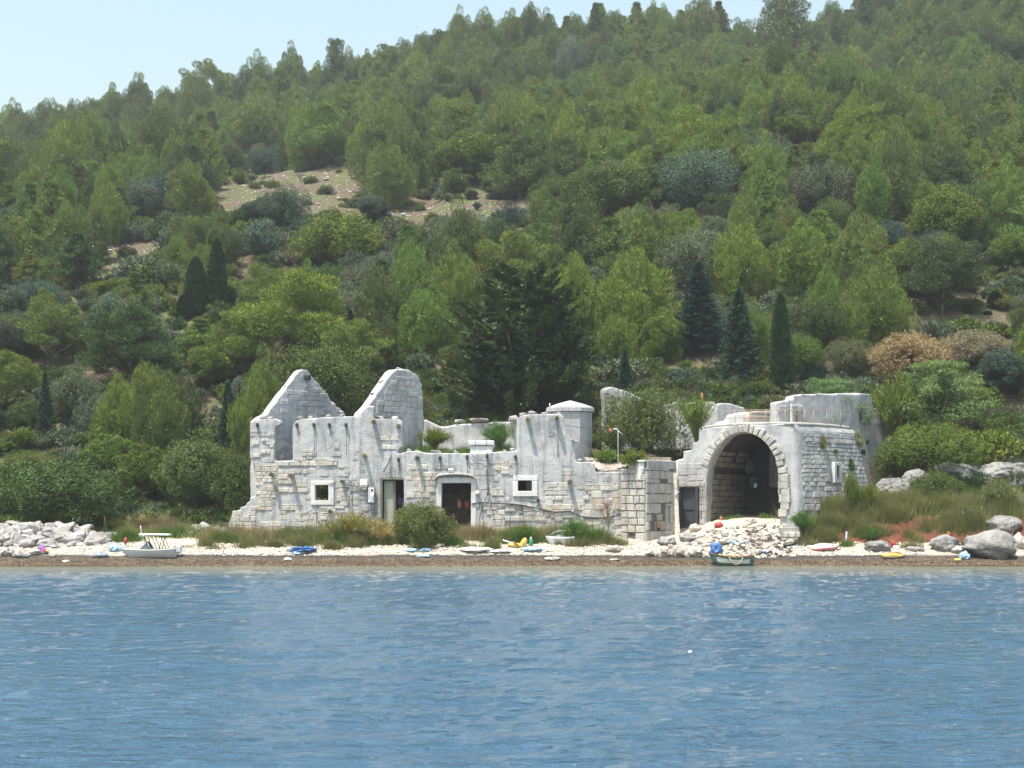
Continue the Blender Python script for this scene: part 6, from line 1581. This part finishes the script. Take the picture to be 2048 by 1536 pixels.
# ---------------------------------------------------------------- boats
def hull(L, Bm, D, sheer=.25, pt=.9, transom=.75, n=18, k=7, inner=.04, rake=.12):
    """open hull, x along the boat (bow at +x); outer and inner skin"""
    def sec(t, ins):
        w = Bm / 2 * (transom + (1 - transom) * min(1, t * 3)) * (1 - max(0, (t - .35) / .65) ** 2.2) ** .8 + .012; h = D * (1 + sheer * (2 * t - 1) ** 2 + sheer * .6 * t ** 2); keel = D * .10 * t + D * .75 * max(0, t - .8) ** 2 / .04 * .9 * (1 if t > .8 else 0)
        x = -L / 2 + L * t; out = []
        for j in range(2 * k + 1):
            a = (j - k) / k; s = math.copysign(abs(a) ** .55, a); yy = (w - ins) * s; zz = keel + (h - keel) * abs(a) ** 2.0 + ins * (1 - abs(a)); xx = x + rake * L * (zz / h) * max(0, t - .75) * 4 * .5 - (0 if t > .05 else .0); out.append((xx, yy, zz))
        return out
    V = []; Fc = []; m = 2 * k + 1
    for ins in (0, inner):
        for i in range(n + 1): V += sec(i / n, ins)
    A = (n + 1) * m
    for s in (0, A):
        for i in range(n):
            for j in range(m - 1):
                a = s + i * m + j; q = (a, a + 1, a + m + 1, a + m); Fc.append(q if s else q[::-1])
    for i in range(n):
        for j in (0, m - 1): a = i * m + j; Fc.append((a, a + m, a + m + A, a + A))
    Fc.append(tuple(range(m))); Fc.append(tuple(range(A, A + m))[::-1])
    return V, Fc, sec
# motorboat with canopy
mb = thing('motor_boat', 'small white motorboat with a flat white sun canopy pulled up on the beach at left', 'boat'); g = P(302, 1117, 71.9)
mb.scale = (.88, .88, .88); mb.location = (g.x, 71.8, .26); mb.rotation_euler = (0, math.radians(1), math.radians(183))
V, Fc, sec = hull(2.75, 1.15, .50, .12, transom=.85); obj('hull', pmesh('hull', V, Fc, True), M['hull'], mb)
V2 = [(x * 1.005, y * 1.03, z) for i in range(19) for (x, y, z) in [sec(i / 18, 0)[0]]]; V3 = [(x * 1.005, y * 1.03, z) for i in range(19) for (x, y, z) in [sec(i / 18, 0)[-1]]]
tubes('rub_rail', [(V2, .022), (V3, .022)], M['white'], mb)
DV = [sec(i / 18, .02)[0] for i in range(9, 19)] + [sec(i / 18, .02)[-1] for i in range(18, 8, -1)]; DV = [(x, y, z + .015) for x, y, z in DV]
obj('fore_deck', pmesh('fore_deck', DV, [tuple(range(len(DV)))]), M['white'], mb)
obj('windshield', pmesh('windshield', [(.55, -.40, .56), (.55, .40, .56), (.12, .36, .95), (.12, -.36, .95), (-.10, .46, .56), (-.10, -.46, .56)], [(0, 1, 2, 3), (1, 4, 2), (0, 3, 5)]), M['glass'], mb)
tubes('windshield_frame', [([(.55, -.41, .56), (.12, -.37, .97), (.12, .37, .97), (.55, .41, .56)], .03), ([(.12, .37, .97), (-.10, .47, .57)], .02), ([(.12, -.37, .97), (-.10, -.47, .57)], .02)], M['white'], mb)
box('canopy', 1.55, 1.0, .05, M['white'], mb, (-.28, 0, 1.36), (0, math.radians(-2), 0), .02); box('canopy_edge', 1.60, 1.05, .03, M['hull'], mb, (-.28, 0, 1.325), (0, math.radians(-2), 0), .01)
for s in (-1, 1):
    for a, b in (((-.05, .46 * s, .55), (.25, .45 * s, 1.33)), ((-.45, .5 * s, .5), (-.15, .45 * s, 1.33)), ((-.55, .5 * s, .5), (-.75, .45 * s, 1.33)), ((-.95, .48 * s, .5), (-.65, .45 * s, 1.33))): tubes('canopy_pole', [([a, b], .018)], M['dark'], mb)
tubes('antenna', [([(.42, .3, 1.36), (.44, .3, 1.85)], .018)], M['white'], mb)
box('outboard_motor', .30, .26, .42, M['hull'], mb, (-1.55, 0, .52), None, .06); box('bench_seat', .3, .8, .22, M['white'], mb, (-.65, 0, .35), None, .03)
tubes('rubbing_pole', [([(-.95, -.53, .5), (-.62, -.58, .02)], .018), ([(-.3, -.5, .5), (-.6, -.58, .02)], .018)], M['dark'], mb)
# rowing boat
rb = thing('rowing_boat', 'green rowing boat with a pale band and slack rope at the waterline', 'boat'); rb.scale = (.84, .84, .84); rb.location = (P(1466, 0, 70.6).x, 70.55, -.03); rb.rotation_euler = (0, math.radians(-1), math.radians(184))
V, Fc, sec = hull(2.25, .86, .50, .30, transom=.62, rake=.25); obj('hull', pmesh('hull', V, Fc, True), M['green_boat'], rb)
bandV = []; bandF = []
for i in range(2, 17):
    for j, e in ((11, .012), (13, .012)):
        x, y, z = sec(i / 18, -e)[j]; bandV.append((x, y, z))
    for j, e in ((3, .012), (1, .012)):
        x, y, z = sec(i / 18, -e)[j]; bandV.append((x, y, z))
for i in range(14):
    a = i * 4; bandF += [(a, a + 1, a + 5, a + 4), (a + 2, a + 3, a + 7, a + 6)]
obj('pale_band', pmesh('pale_band', bandV, bandF), M['hull'], rb)
tubes('gunwale', [([sec(i / 18, 0)[0] for i in range(19)], .025), ([sec(i / 18, 0)[-1] for i in range(19)], .025)], M['brown'], rb)
for x in (-.5, .25): box('thwart', .18, .72, .03, M['wood'], rb, (x, 0, .38), None, .005)
tubes('side_rope', [([(.35, .46, .55), (.2, .50, .30), (.02, .50, .12), (-.15, .50, .14), (-.33, .48, .32), (-.45, .46, .52)], .022)], M['rope'], rb)
o = obj('tarp_bundle', ico('tarp_bundle', 4, .28, .24, .36, .32, 2.4, 12), M['blue'], None, P(1432, 1101, 70.9)); tag(o, 'bright blue tarp bundle piled in the near end of the rowing boat', 'tarp')
o = obj('fender', ico('fender', 3, .12, .11, .13, .05, 2, 3), M['yellow'], None, P(1440, 1113, 70.4)); tag(o, 'yellow fender beside the blue bundle in the rowing boat', 'fender')
o = obj('folded_net', ico('folded_net', 4, .38, .2, .11, .3, 2.5, 13), M['tangrass_cloth'] if 'tangrass_cloth' in M else M['rope'], None, P(1462, 1112, 70.6)); tag(o, 'tan net heaped in the rowing boat', 'net')
# small boat with a bent frame
sb = thing('framed_boat', 'small pale boat with a bent metal frame half hidden in the grass before the facade', 'boat'); sb.location = (P(1122, 0, 73.9).x, 73.9, .86); sb.rotation_euler = (0, 0, math.radians(176))
V, Fc, sec = hull(1.35, .75, .42, .08, transom=.9); obj('hull', pmesh('hull', V, Fc, True), M['hull'], sb)
tubes('bent_frame', [([(.95, -.3, .0), (.62, -.32, .42), (.3, -.33, .66), (-.1, -.33, .74), (-.5, -.32, .62), (-.62, -.3, .45)], .03), ([(-.05, -.33, .74), (-.05, -.4, -.1)], .04), ([(-.15, -.33, .74), (-.15, -.4, -.1)], .03)], M['steel'], sb)
box('deck_box', .32, .3, .12, M['paleblue'], sb, (.05, 0, .45), None, .02)
tubes('oar', [([(1.0, -.3, .12), (.3, -.1, .48)], .025)], M['steel'], sb)

# ---------------------------------------------------------------- beach things
def lump(name, mat, px, py, w, h, label, cat, seed=0, amp=.28, fr=2.4, dep=.8, sub=4, rot=0.0, parts=None):
    g = ground_at(px, py + h * .4); Y = g.y; m = F / Y
    o = obj(name, ico(name, sub, w / m / 2, w / m / 2 * dep, h / m / 2, amp, fr, seed), M[mat], None, (g.x, Y + .1, g.z + h / m * .38), (0, rot, 0)); tag(o, label, cat); return o
lump('blue_tarp', 'blue', 605, 1100, 50, 13, 'crumpled bright blue tarp on the sand below the left part of the ruin', 'tarp', 3, .4, 3.2)
lump('pale_sheet', 'paleblue', 597, 1106, 26, 8, 'pale blue sheet under the left corner of the crumpled blue tarp', 'sheet', 5, .4, 3)
lump('deflated_raft', 'steel', 200, 1111, 30, 12, 'blue grey deflated raft on the sand left of the motorboat', 'raft', 6, .10, 1.5)
lump('towel_heap', 'paleblue', 228, 1098, 24, 16, 'blue and white towels heaped near the bow of the motorboat', 'towel', 7, .4, 3)
lump('beach_bag', 'purple', 82, 1098, 14, 14, 'dark blue bag, leftmost of the colourful bags by the rubble heap', 'bag', 8)
lump('beach_bag', 'pink', 88, 1102, 11, 12, 'magenta bag, middle of the colourful bags by the rubble heap', 'bag', 9)
lump('beach_bag', 'yellow', 94, 1105, 8, 11, 'small yellow bag, right of the magenta one by the rubble heap', 'bag', 10)
lump('beach_bag', 'dark', 90, 1107, 9, 9, 'small black bag under the magenta one by the rubble heap', 'bag', 11)
lump('towel_roll', 'paleblue', 822, 1101, 26, 7, 'blue and white towel rolled up under the big green bush', 'towel', 12, .3, 2.4)
lump('towel_roll', 'paleblue', 850, 1101, 20, 8, 'pale blue towel right of the rolled one under the green bush', 'towel', 13, .35, 3)
lump('towel_heap', 'paleblue', 1066, 1099, 40, 9, 'pale blue towels spread on the sand right of the yellow float', 'towel', 14, .4, 3.5)
lump('white_sheet', 'white', 950, 1100, 62, 9, 'long white sheet lying on the sand in the middle of the beach', 'sheet', 15, .3, 2)
lump('white_sheet', 'white', 1000, 1103, 40, 6, 'white cloth lying right of the long white sheet', 'sheet', 16, .3, 2)
lump('white_sheet', 'paleblue', 848, 1113, 28, 5, 'crumpled pale sheet near the wet shore', 'sheet', 17, .3, 3)
lump('dinghy_bag', 'hull', 1300, 1107, 16, 13, 'grey white bag wedged among the white boulders', 'bag', 18, .35, 3)
lump('blue_sheet', 'paleblue', 1478, 1085, 34, 10, 'light blue plastic sheet on the white rubble slope', 'sheet', 19, .4, 3.4)
lump('blue_sheet', 'paleblue', 1452, 1085, 22, 9, 'light blue plastic scrap left of the larger sheet on the rubble', 'sheet', 20, .4, 3.4)
lump('orange_bundle', 'brown', 1790, 1110, 30, 12, 'brown leather like bundle in the yellow kayak on the wet shore', 'bundle', 21, .2, 2)
lump('grey_pack', 'paleblue', 1930, 1112, 18, 18, 'pale blue pack standing beside the biggest dark boulder', 'bag', 22, .35, 3)
lump('yellow_bag', 'yellow', 1916, 1120, 14, 6, 'flat yellow bag left of the pale blue pack', 'bag', 23, .2, 2)
lump('red_cloth', 'red', 1787, 1092, 14, 16, 'red and white cloth between the two flat grey rocks', 'cloth', 24, .5, 3.5)
lump('white_cloth', 'white', 1793, 1096, 12, 10, 'white cloth lying against the red one on the sand', 'cloth', 25, .4, 3)
lump('red_basket', 'red', 1438, 1051, 18, 12, 'red basket just inside the mouth of the arch', 'basket', 26, .15, 3)
lump('red_float', 'orange', 1443, 1040, 6, 10, 'small orange float on top of the red basket', 'float', 27, .1, 2)
lump('white_litter', 'white', 130, 1124, 13, 5, 'white scrap of plastic on the wet shore at left', 'litter', 28, .4, 3)
lump('white_litter', 'white', 575, 1119, 15, 6, 'white scrap of plastic on the wet shore below the blue tarp', 'litter', 29, .4, 3)
lump('white_litter', 'white', 263, 1054, 18, 6, 'white plastic sheet on the grass left of the antenna', 'litter', 30, .3, 2)
lump('white_litter', 'white', 342, 1055, 8, 4, 'small white scrap on the grass right of the canopy', 'litter', 31, .3, 2)
lump('white_litter', 'white', 282, 1073, 14, 7, 'white stone like scrap just above the motorboat canopy', 'litter', 32, .4, 2)
lump('floating_wood', 'bark', 207, 1136, 10, 4, 'dark piece of wood floating just off the shore at left', 'wood', 33, .3, 2)
for px in (1380,): o = obj('gull', ico('gull', 3, .045, .035, .03, .1, 2, 5), M['white'], None, P(1380, 1308, 29.6)); o.location.z = .04; tag(o, 'tiny white bird floating alone in the middle of the water', 'bird')
# hole-wall shapes in the vault
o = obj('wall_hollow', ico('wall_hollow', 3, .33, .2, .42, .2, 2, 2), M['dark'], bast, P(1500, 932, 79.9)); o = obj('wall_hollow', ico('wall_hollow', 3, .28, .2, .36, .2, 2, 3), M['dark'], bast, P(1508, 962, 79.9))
lump('hanging_tub', 'paleblue', 1511, 972, 7, 11, 'pale tub hanging deep inside the vault', 'tub', 34, .1, 2); bpy.data.objects[[o.name for o in bpy.data.objects if o.name.startswith('hanging_tub')][0]].location = P(1511, 971, 79.4)
# kayaks, paddle board, dinghy, float
def shell(name, label, cat, mat, px, py, L, W, Hh, rz, parent=None, tilt=(0, 0)):
    g = ground_at(px, py); V = []; Fc = []; n, k = 16, 10
    for i in range(n + 1):
        t = i / n; w = W / 2 * math.sin(math.pi * (.03 + .94 * t)) ** .7; h = Hh * (.35 + .65 * math.sin(math.pi * t)) * .5
        for j in range(k): a = 2 * math.pi * j / k; V.append((L * (t - .5), w * math.cos(a), h + h * math.sin(a) + .12 * L * (2 * t - 1) ** 4))
    for i in range(n):
        for j in range(k): a = i * k; b = (j + 1) % k; Fc.append((a + j, a + b, a + k + b, a + k + j))
    Fc += [tuple(range(k))[::-1], tuple(range(n * k, n * k + k))]
    t = thing(name, label, cat, (g.x, g.y + .15, g.z + .02), rz); t.rotation_euler = (tilt[0], tilt[1], rz); obj('shell', pmesh('shell', V, Fc, True), M[mat], t); return t
k1 = shell('kayak', 'red and orange kayak lying on top of the rubble heap', 'kayak', 'kayak', 204, 1083, .85, .34, .26, -.2, tilt=(0, .32)); tubes('cockpit_rim', [([(-.15, 0, .26), (0, .1, .27), (.15, 0, .26), (0, -.1, .27), (-.15, 0, .26)], .02)], M['dark'], k1)
k1.location = P(205, 1077, 76.0); 
k2 = shell('kayak', 'yellow kayak with a dark hull stranded on the wet shore', 'kayak', 'yellow', 1786, 1118, 1.15, .4, .28, .1); tubes('dark_keel', [([(-.5, -.18, .06), (0, -.2, .04), (.56, -.12, .10)], .05)], M['bark'], k2)
k3 = shell('dinghy', 'white dinghy with a red rim turned over on the sand before the bastion', 'dinghy', 'white', 1648, 1103, 1.55, .6, .36, .12, tilt=(.1, -.05)); tubes('red_rim', [([(-.75, -.12, .06), (-.3, -.30, .10), (.3, -.30, .12), (.75, -.1, .16)], .03), ([(-.7, -.1, .2), (-.2, -.2, .28), (.5, -.2, .26)], .014)], M['red'], k3)
k4 = shell('kayak', 'small blue kayak on the rubble right of the rowing boat', 'kayak', 'blue', 1536, 1109, .75, .24, .14, .25); obj('white_deck', ico('white_deck', 3, .3, .1, .06, .1, 2, 1), M['white'], k4, (0, 0, .13))
k5 = shell('paddle_board', 'white and navy board lying at the foot of the stone jamb', 'board', 'hull', 1590, 1100, .8, .26, .12, .1); obj('navy_pad', ico('navy_pad', 3, .2, .1, .03, .1, 2, 1), M['steel'], k5, (.05, 0, .11))
fl = shell('paddle', 'long white paddle lying on the sand below the big green bush', 'paddle', 'white', 775, 1107, 1.5, .08, .05, .12)
fl = shell('paddle', 'grey driftwood pole lying on the sand below the left window', 'pole', 'drift', 541, 1110, .85, .07, .07, .03)
yf = thing('inflatable_float', 'bright yellow inflatable float with a brown stripe on the sand', 'float'); g = ground_at(1036, 1096); yf.location = g + Vector((0, .1, .0))
obj('float_body', ico('float_body', 3, .42, .2, .13, .08, 2, 1), M['yellow'], yf, (-.12, 0, .12), (0, math.radians(5), 0)); obj('float_head', ico('float_head', 3, .15, .14, .26, .08, 2, 2), M['yellow'], yf, (.28, 0, .25), (0, math.radians(25), 0))
tubes('brown_stripe', [([(-.25, -.18, .30), (-.05, -.22, .18), (.05, -.22, .06)], .03)], M['brown'], yf); tubes('white_handle', [([(-.75, -.05, .38), (-.45, -.05, .28), (-.25, -.08, .25)], .03)], M['white'], yf)
gb = thing('green_bottle', 'green bottle with a white cap standing by the framed boat', 'bottle', ground_at(1062, 1093)); lathe('bottle_body', [(.09, 0), (.10, .04), (.10, .28), (.045, .38)], 12, M['green'], gb, smooth=True); lathe('bottle_cap', [(.05, .385), (.05, .45)], 12, M['white'], gb)
bp = thing('marker_buoy', 'small red buoy on a short post beside the motorboat bow', 'buoy', ground_at(251, 1094)); lathe('buoy_body', [(.03, .1), (.09, .2), (.09, .34), (.02, .46)], 10, M['red'], bp, smooth=True); tubes('buoy_post', [([(0, 0, 0), (0, 0, .3)], .025)], M['dark'], bp)
for i, (px, y0, y1, r, mt, lb) in enumerate([(1925, 1026, 1055, .03, 'pipe', 'thin pale post in the grass, left of the posts above the big boulder'), (1962, 1015, 1048, .02, 'rust', 'thin brown stake in the grass behind the large pale boulder'), (2024, 1040, 1072, .05, 'drift', 'weathered post right above the biggest dark boulder'), (1692, 1064, 1090, .035, 'paleblue', 'short pale blue pipe sticking out of the red bank'), (208, 1031, 1060, .02, 'rope', 'dry bent stalk standing above the rubble heap'), (1823, 1097, 1062, .0, 'drift', '')]):
    if r == 0: continue
    g = ground_at(px, y1); o = tubes('stake', [([(g.x, g.y, g.z - .1), (g.x + .03, g.y, g.z + (y1 - y0) * g.y / F)], r)], M[mt], None, 6); tag(o, lb, 'stake')
g = ground_at(1895, 1076); o = box('orange_plank', .16, .08, .42, M['orange'], None, (g.x, g.y, g.z + .1), (0, .5, 0)); tag(o, 'orange plank end stuck in the red bank above the broad boulder', 'plank')
g = ground_at(1742, 1030)
tb = thing('small_stool', 'small dark wooden stool in the grass right of the bastion', 'stool', P(1740, 1034, 75.0)); box('seat', .34, .26, .05, M['bark'], tb, (0, 0, .30), None, .01)
for sx in (-.13, .13):
    for sy in (-.1, .1): box('leg', .04, .04, .30, M['bark'], tb, (sx, sy, .15), None, .005)
box('cross_bar', .28, .03, .03, M['bark'], tb, (0, -.1, .16), None, .004)
# stacked block stub at foot of jamb
sbk = thing('block_stub', 'low stack of dressed blocks right of the white boulders at the arch foot', 'wall', P(1578, 1080, 73.6))
for i, (x, z, w) in enumerate([(0, 0, .42), (.42, 0, .4), (-.02, .27, .3), (.3, .27, .36), (.6, .27, .22)]): stone(M['ashlar'], sbk, Matrix.Translation((x - .2, 0, z)), w - .02, .25, .25, 'block')
wbox('block_stub_core', sbk.location.x - .45, sbk.location.x + .5, 73.65, 74.1, .6, 1.75, M['joint_light'], None); o = bpy.data.objects['block_stub_core']; o.name = 'block_core'; o.parent = sbk; o.location -= sbk.location
# fence and bench at the right edge, on the hill: box, posts
fc = thing('picket_fence', 'small dark picket fence at the right edge below the blue green tree', 'fence')
Yf = 83.5
for i in range(11): tubes('picket', [([P(1990 + i * 6.5, 903, Yf + .05 * i), P(1990 + i * 6.5, 884, Yf + .05 * i)], .025)], M['bark'], fc, 4)
for y in (888, 897): tubes('fence_rail', [([P(1985, y, Yf - .05), P(2062, y, Yf + .5)], .022)], M['bark'], fc, 4)
for (px, py, mt, w, h, lb) in [(1997, 876, 'white', 8, 8, 'white flower clump behind the small picket fence'), (2024, 873, 'pink', 14, 10, 'dark pink flower clump behind the small picket fence'), (1990, 781, 'pink', 16, 9, 'pink bloom on the front of the blue green tree')]:
    Y = 83.9 if py > 800 else 90.5; m = F / Y; o = obj('flower_clump', ico('flower_clump', 3, w / m / 2, w / m / 2, h / m / 2, .4, 4, px), M[mt], None, P(px, py, Y)); tag(o, lb, 'flower')
cb = thing('concrete_box', 'pale concrete box standing on the left slope above the cypress pair', 'box', P(356, 498, 133)); 
g = ground_at(356, 500); cb.location = g; box('box_body', .95, .7, .42, M['frame'], cb, (0, 0, .2), None, .02); box('box_lid', 1.05, .8, .07, M['rubble'], cb, (0, 0, .45), None, .02)
for (px, py, w, h, mt, lb) in [(405, 350, 12, 6, 'paleblue', 'pale blue bin bag at the left edge of the stony clearing'), (775, 411, 7, 5, 'blue', 'blue crate under the wide pine on the clearing'), (841, 414, 9, 4, 'paleblue', 'grey blue sheet under the right side of the wide pine'), (795, 422, 8, 4, 'yellow', 'yellow scrap on the clearing below the wide pine'), (778, 429, 10, 7, 'dark', 'dark heap of rubbish on the clearing below the wide pine'), (806, 429, 8, 5, 'paleblue', 'pale bag right of the dark rubbish heap'), (678, 397, 9, 6, 'white_rock', 'largest pale rock in the middle of the clearing'), (636, 408, 8, 5, 'white_rock', 'pale rock left below the largest on the clearing'), (652, 358, 12, 5, 'drift', 'flat brown rock at the top of the clearing'), (255, 506, 10, 6, 'white_rock', 'white rock by the small clearing at left'), (222, 553, 8, 5, 'pink', 'pinkish scrap in the small clearing at left'), (259, 468, 8, 7, 'white', 'white scrap caught in the bush above the small left clearing'), (1576, 349, 18, 8, 'frame', 'pale low bench under the bright leafy tree on the right slope')]:
    g = ground_at(px, py + h / 2, 90, 240); m = F / g.y; o = obj('bench_block' if w == 18 else 'hillside_litter' if mt not in ('white_rock', 'drift') else 'hillside_rock', ico('hill_lump', 3, w / m / 2, w / m / 2, h / m / 2, .25, 2.5, px), M[mt], None, g + Vector((0, 0, h / m * .4))); tag(o, lb, 'rock' if mt in ('white_rock', 'drift') else 'litter' if w != 18 else 'bench')

# ---------------------------------------------------------------- air
def hazebox():
    bm = bmesh.new(); bmesh.ops.create_cube(bm, size=1.0); me = bmm(bm, 'haze'); m = bpy.data.materials.new('haze'); m.use_nodes = True; nt = m.node_tree; nt.nodes.clear()
    out = nt.nodes.new('ShaderNodeOutputMaterial'); v = nt.nodes.new('ShaderNodeVolumePrincipled'); v.inputs['Density'].default_value = HAZE; v.inputs['Color'].default_value = (.94, .97, 1.0, 1); v.inputs['Anisotropy'].default_value = .2
    nt.links.new(v.outputs[0], out.inputs['Volume']); o = obj('haze', me, m); o.scale = (5400, 4400, 125); o.location = (0, -600, 125 / 2 - 10); tag(o, 'thin pale summer haze over the bay and the hill', kind='stuff'); return o
HAZE = 0.00038
hazebox()
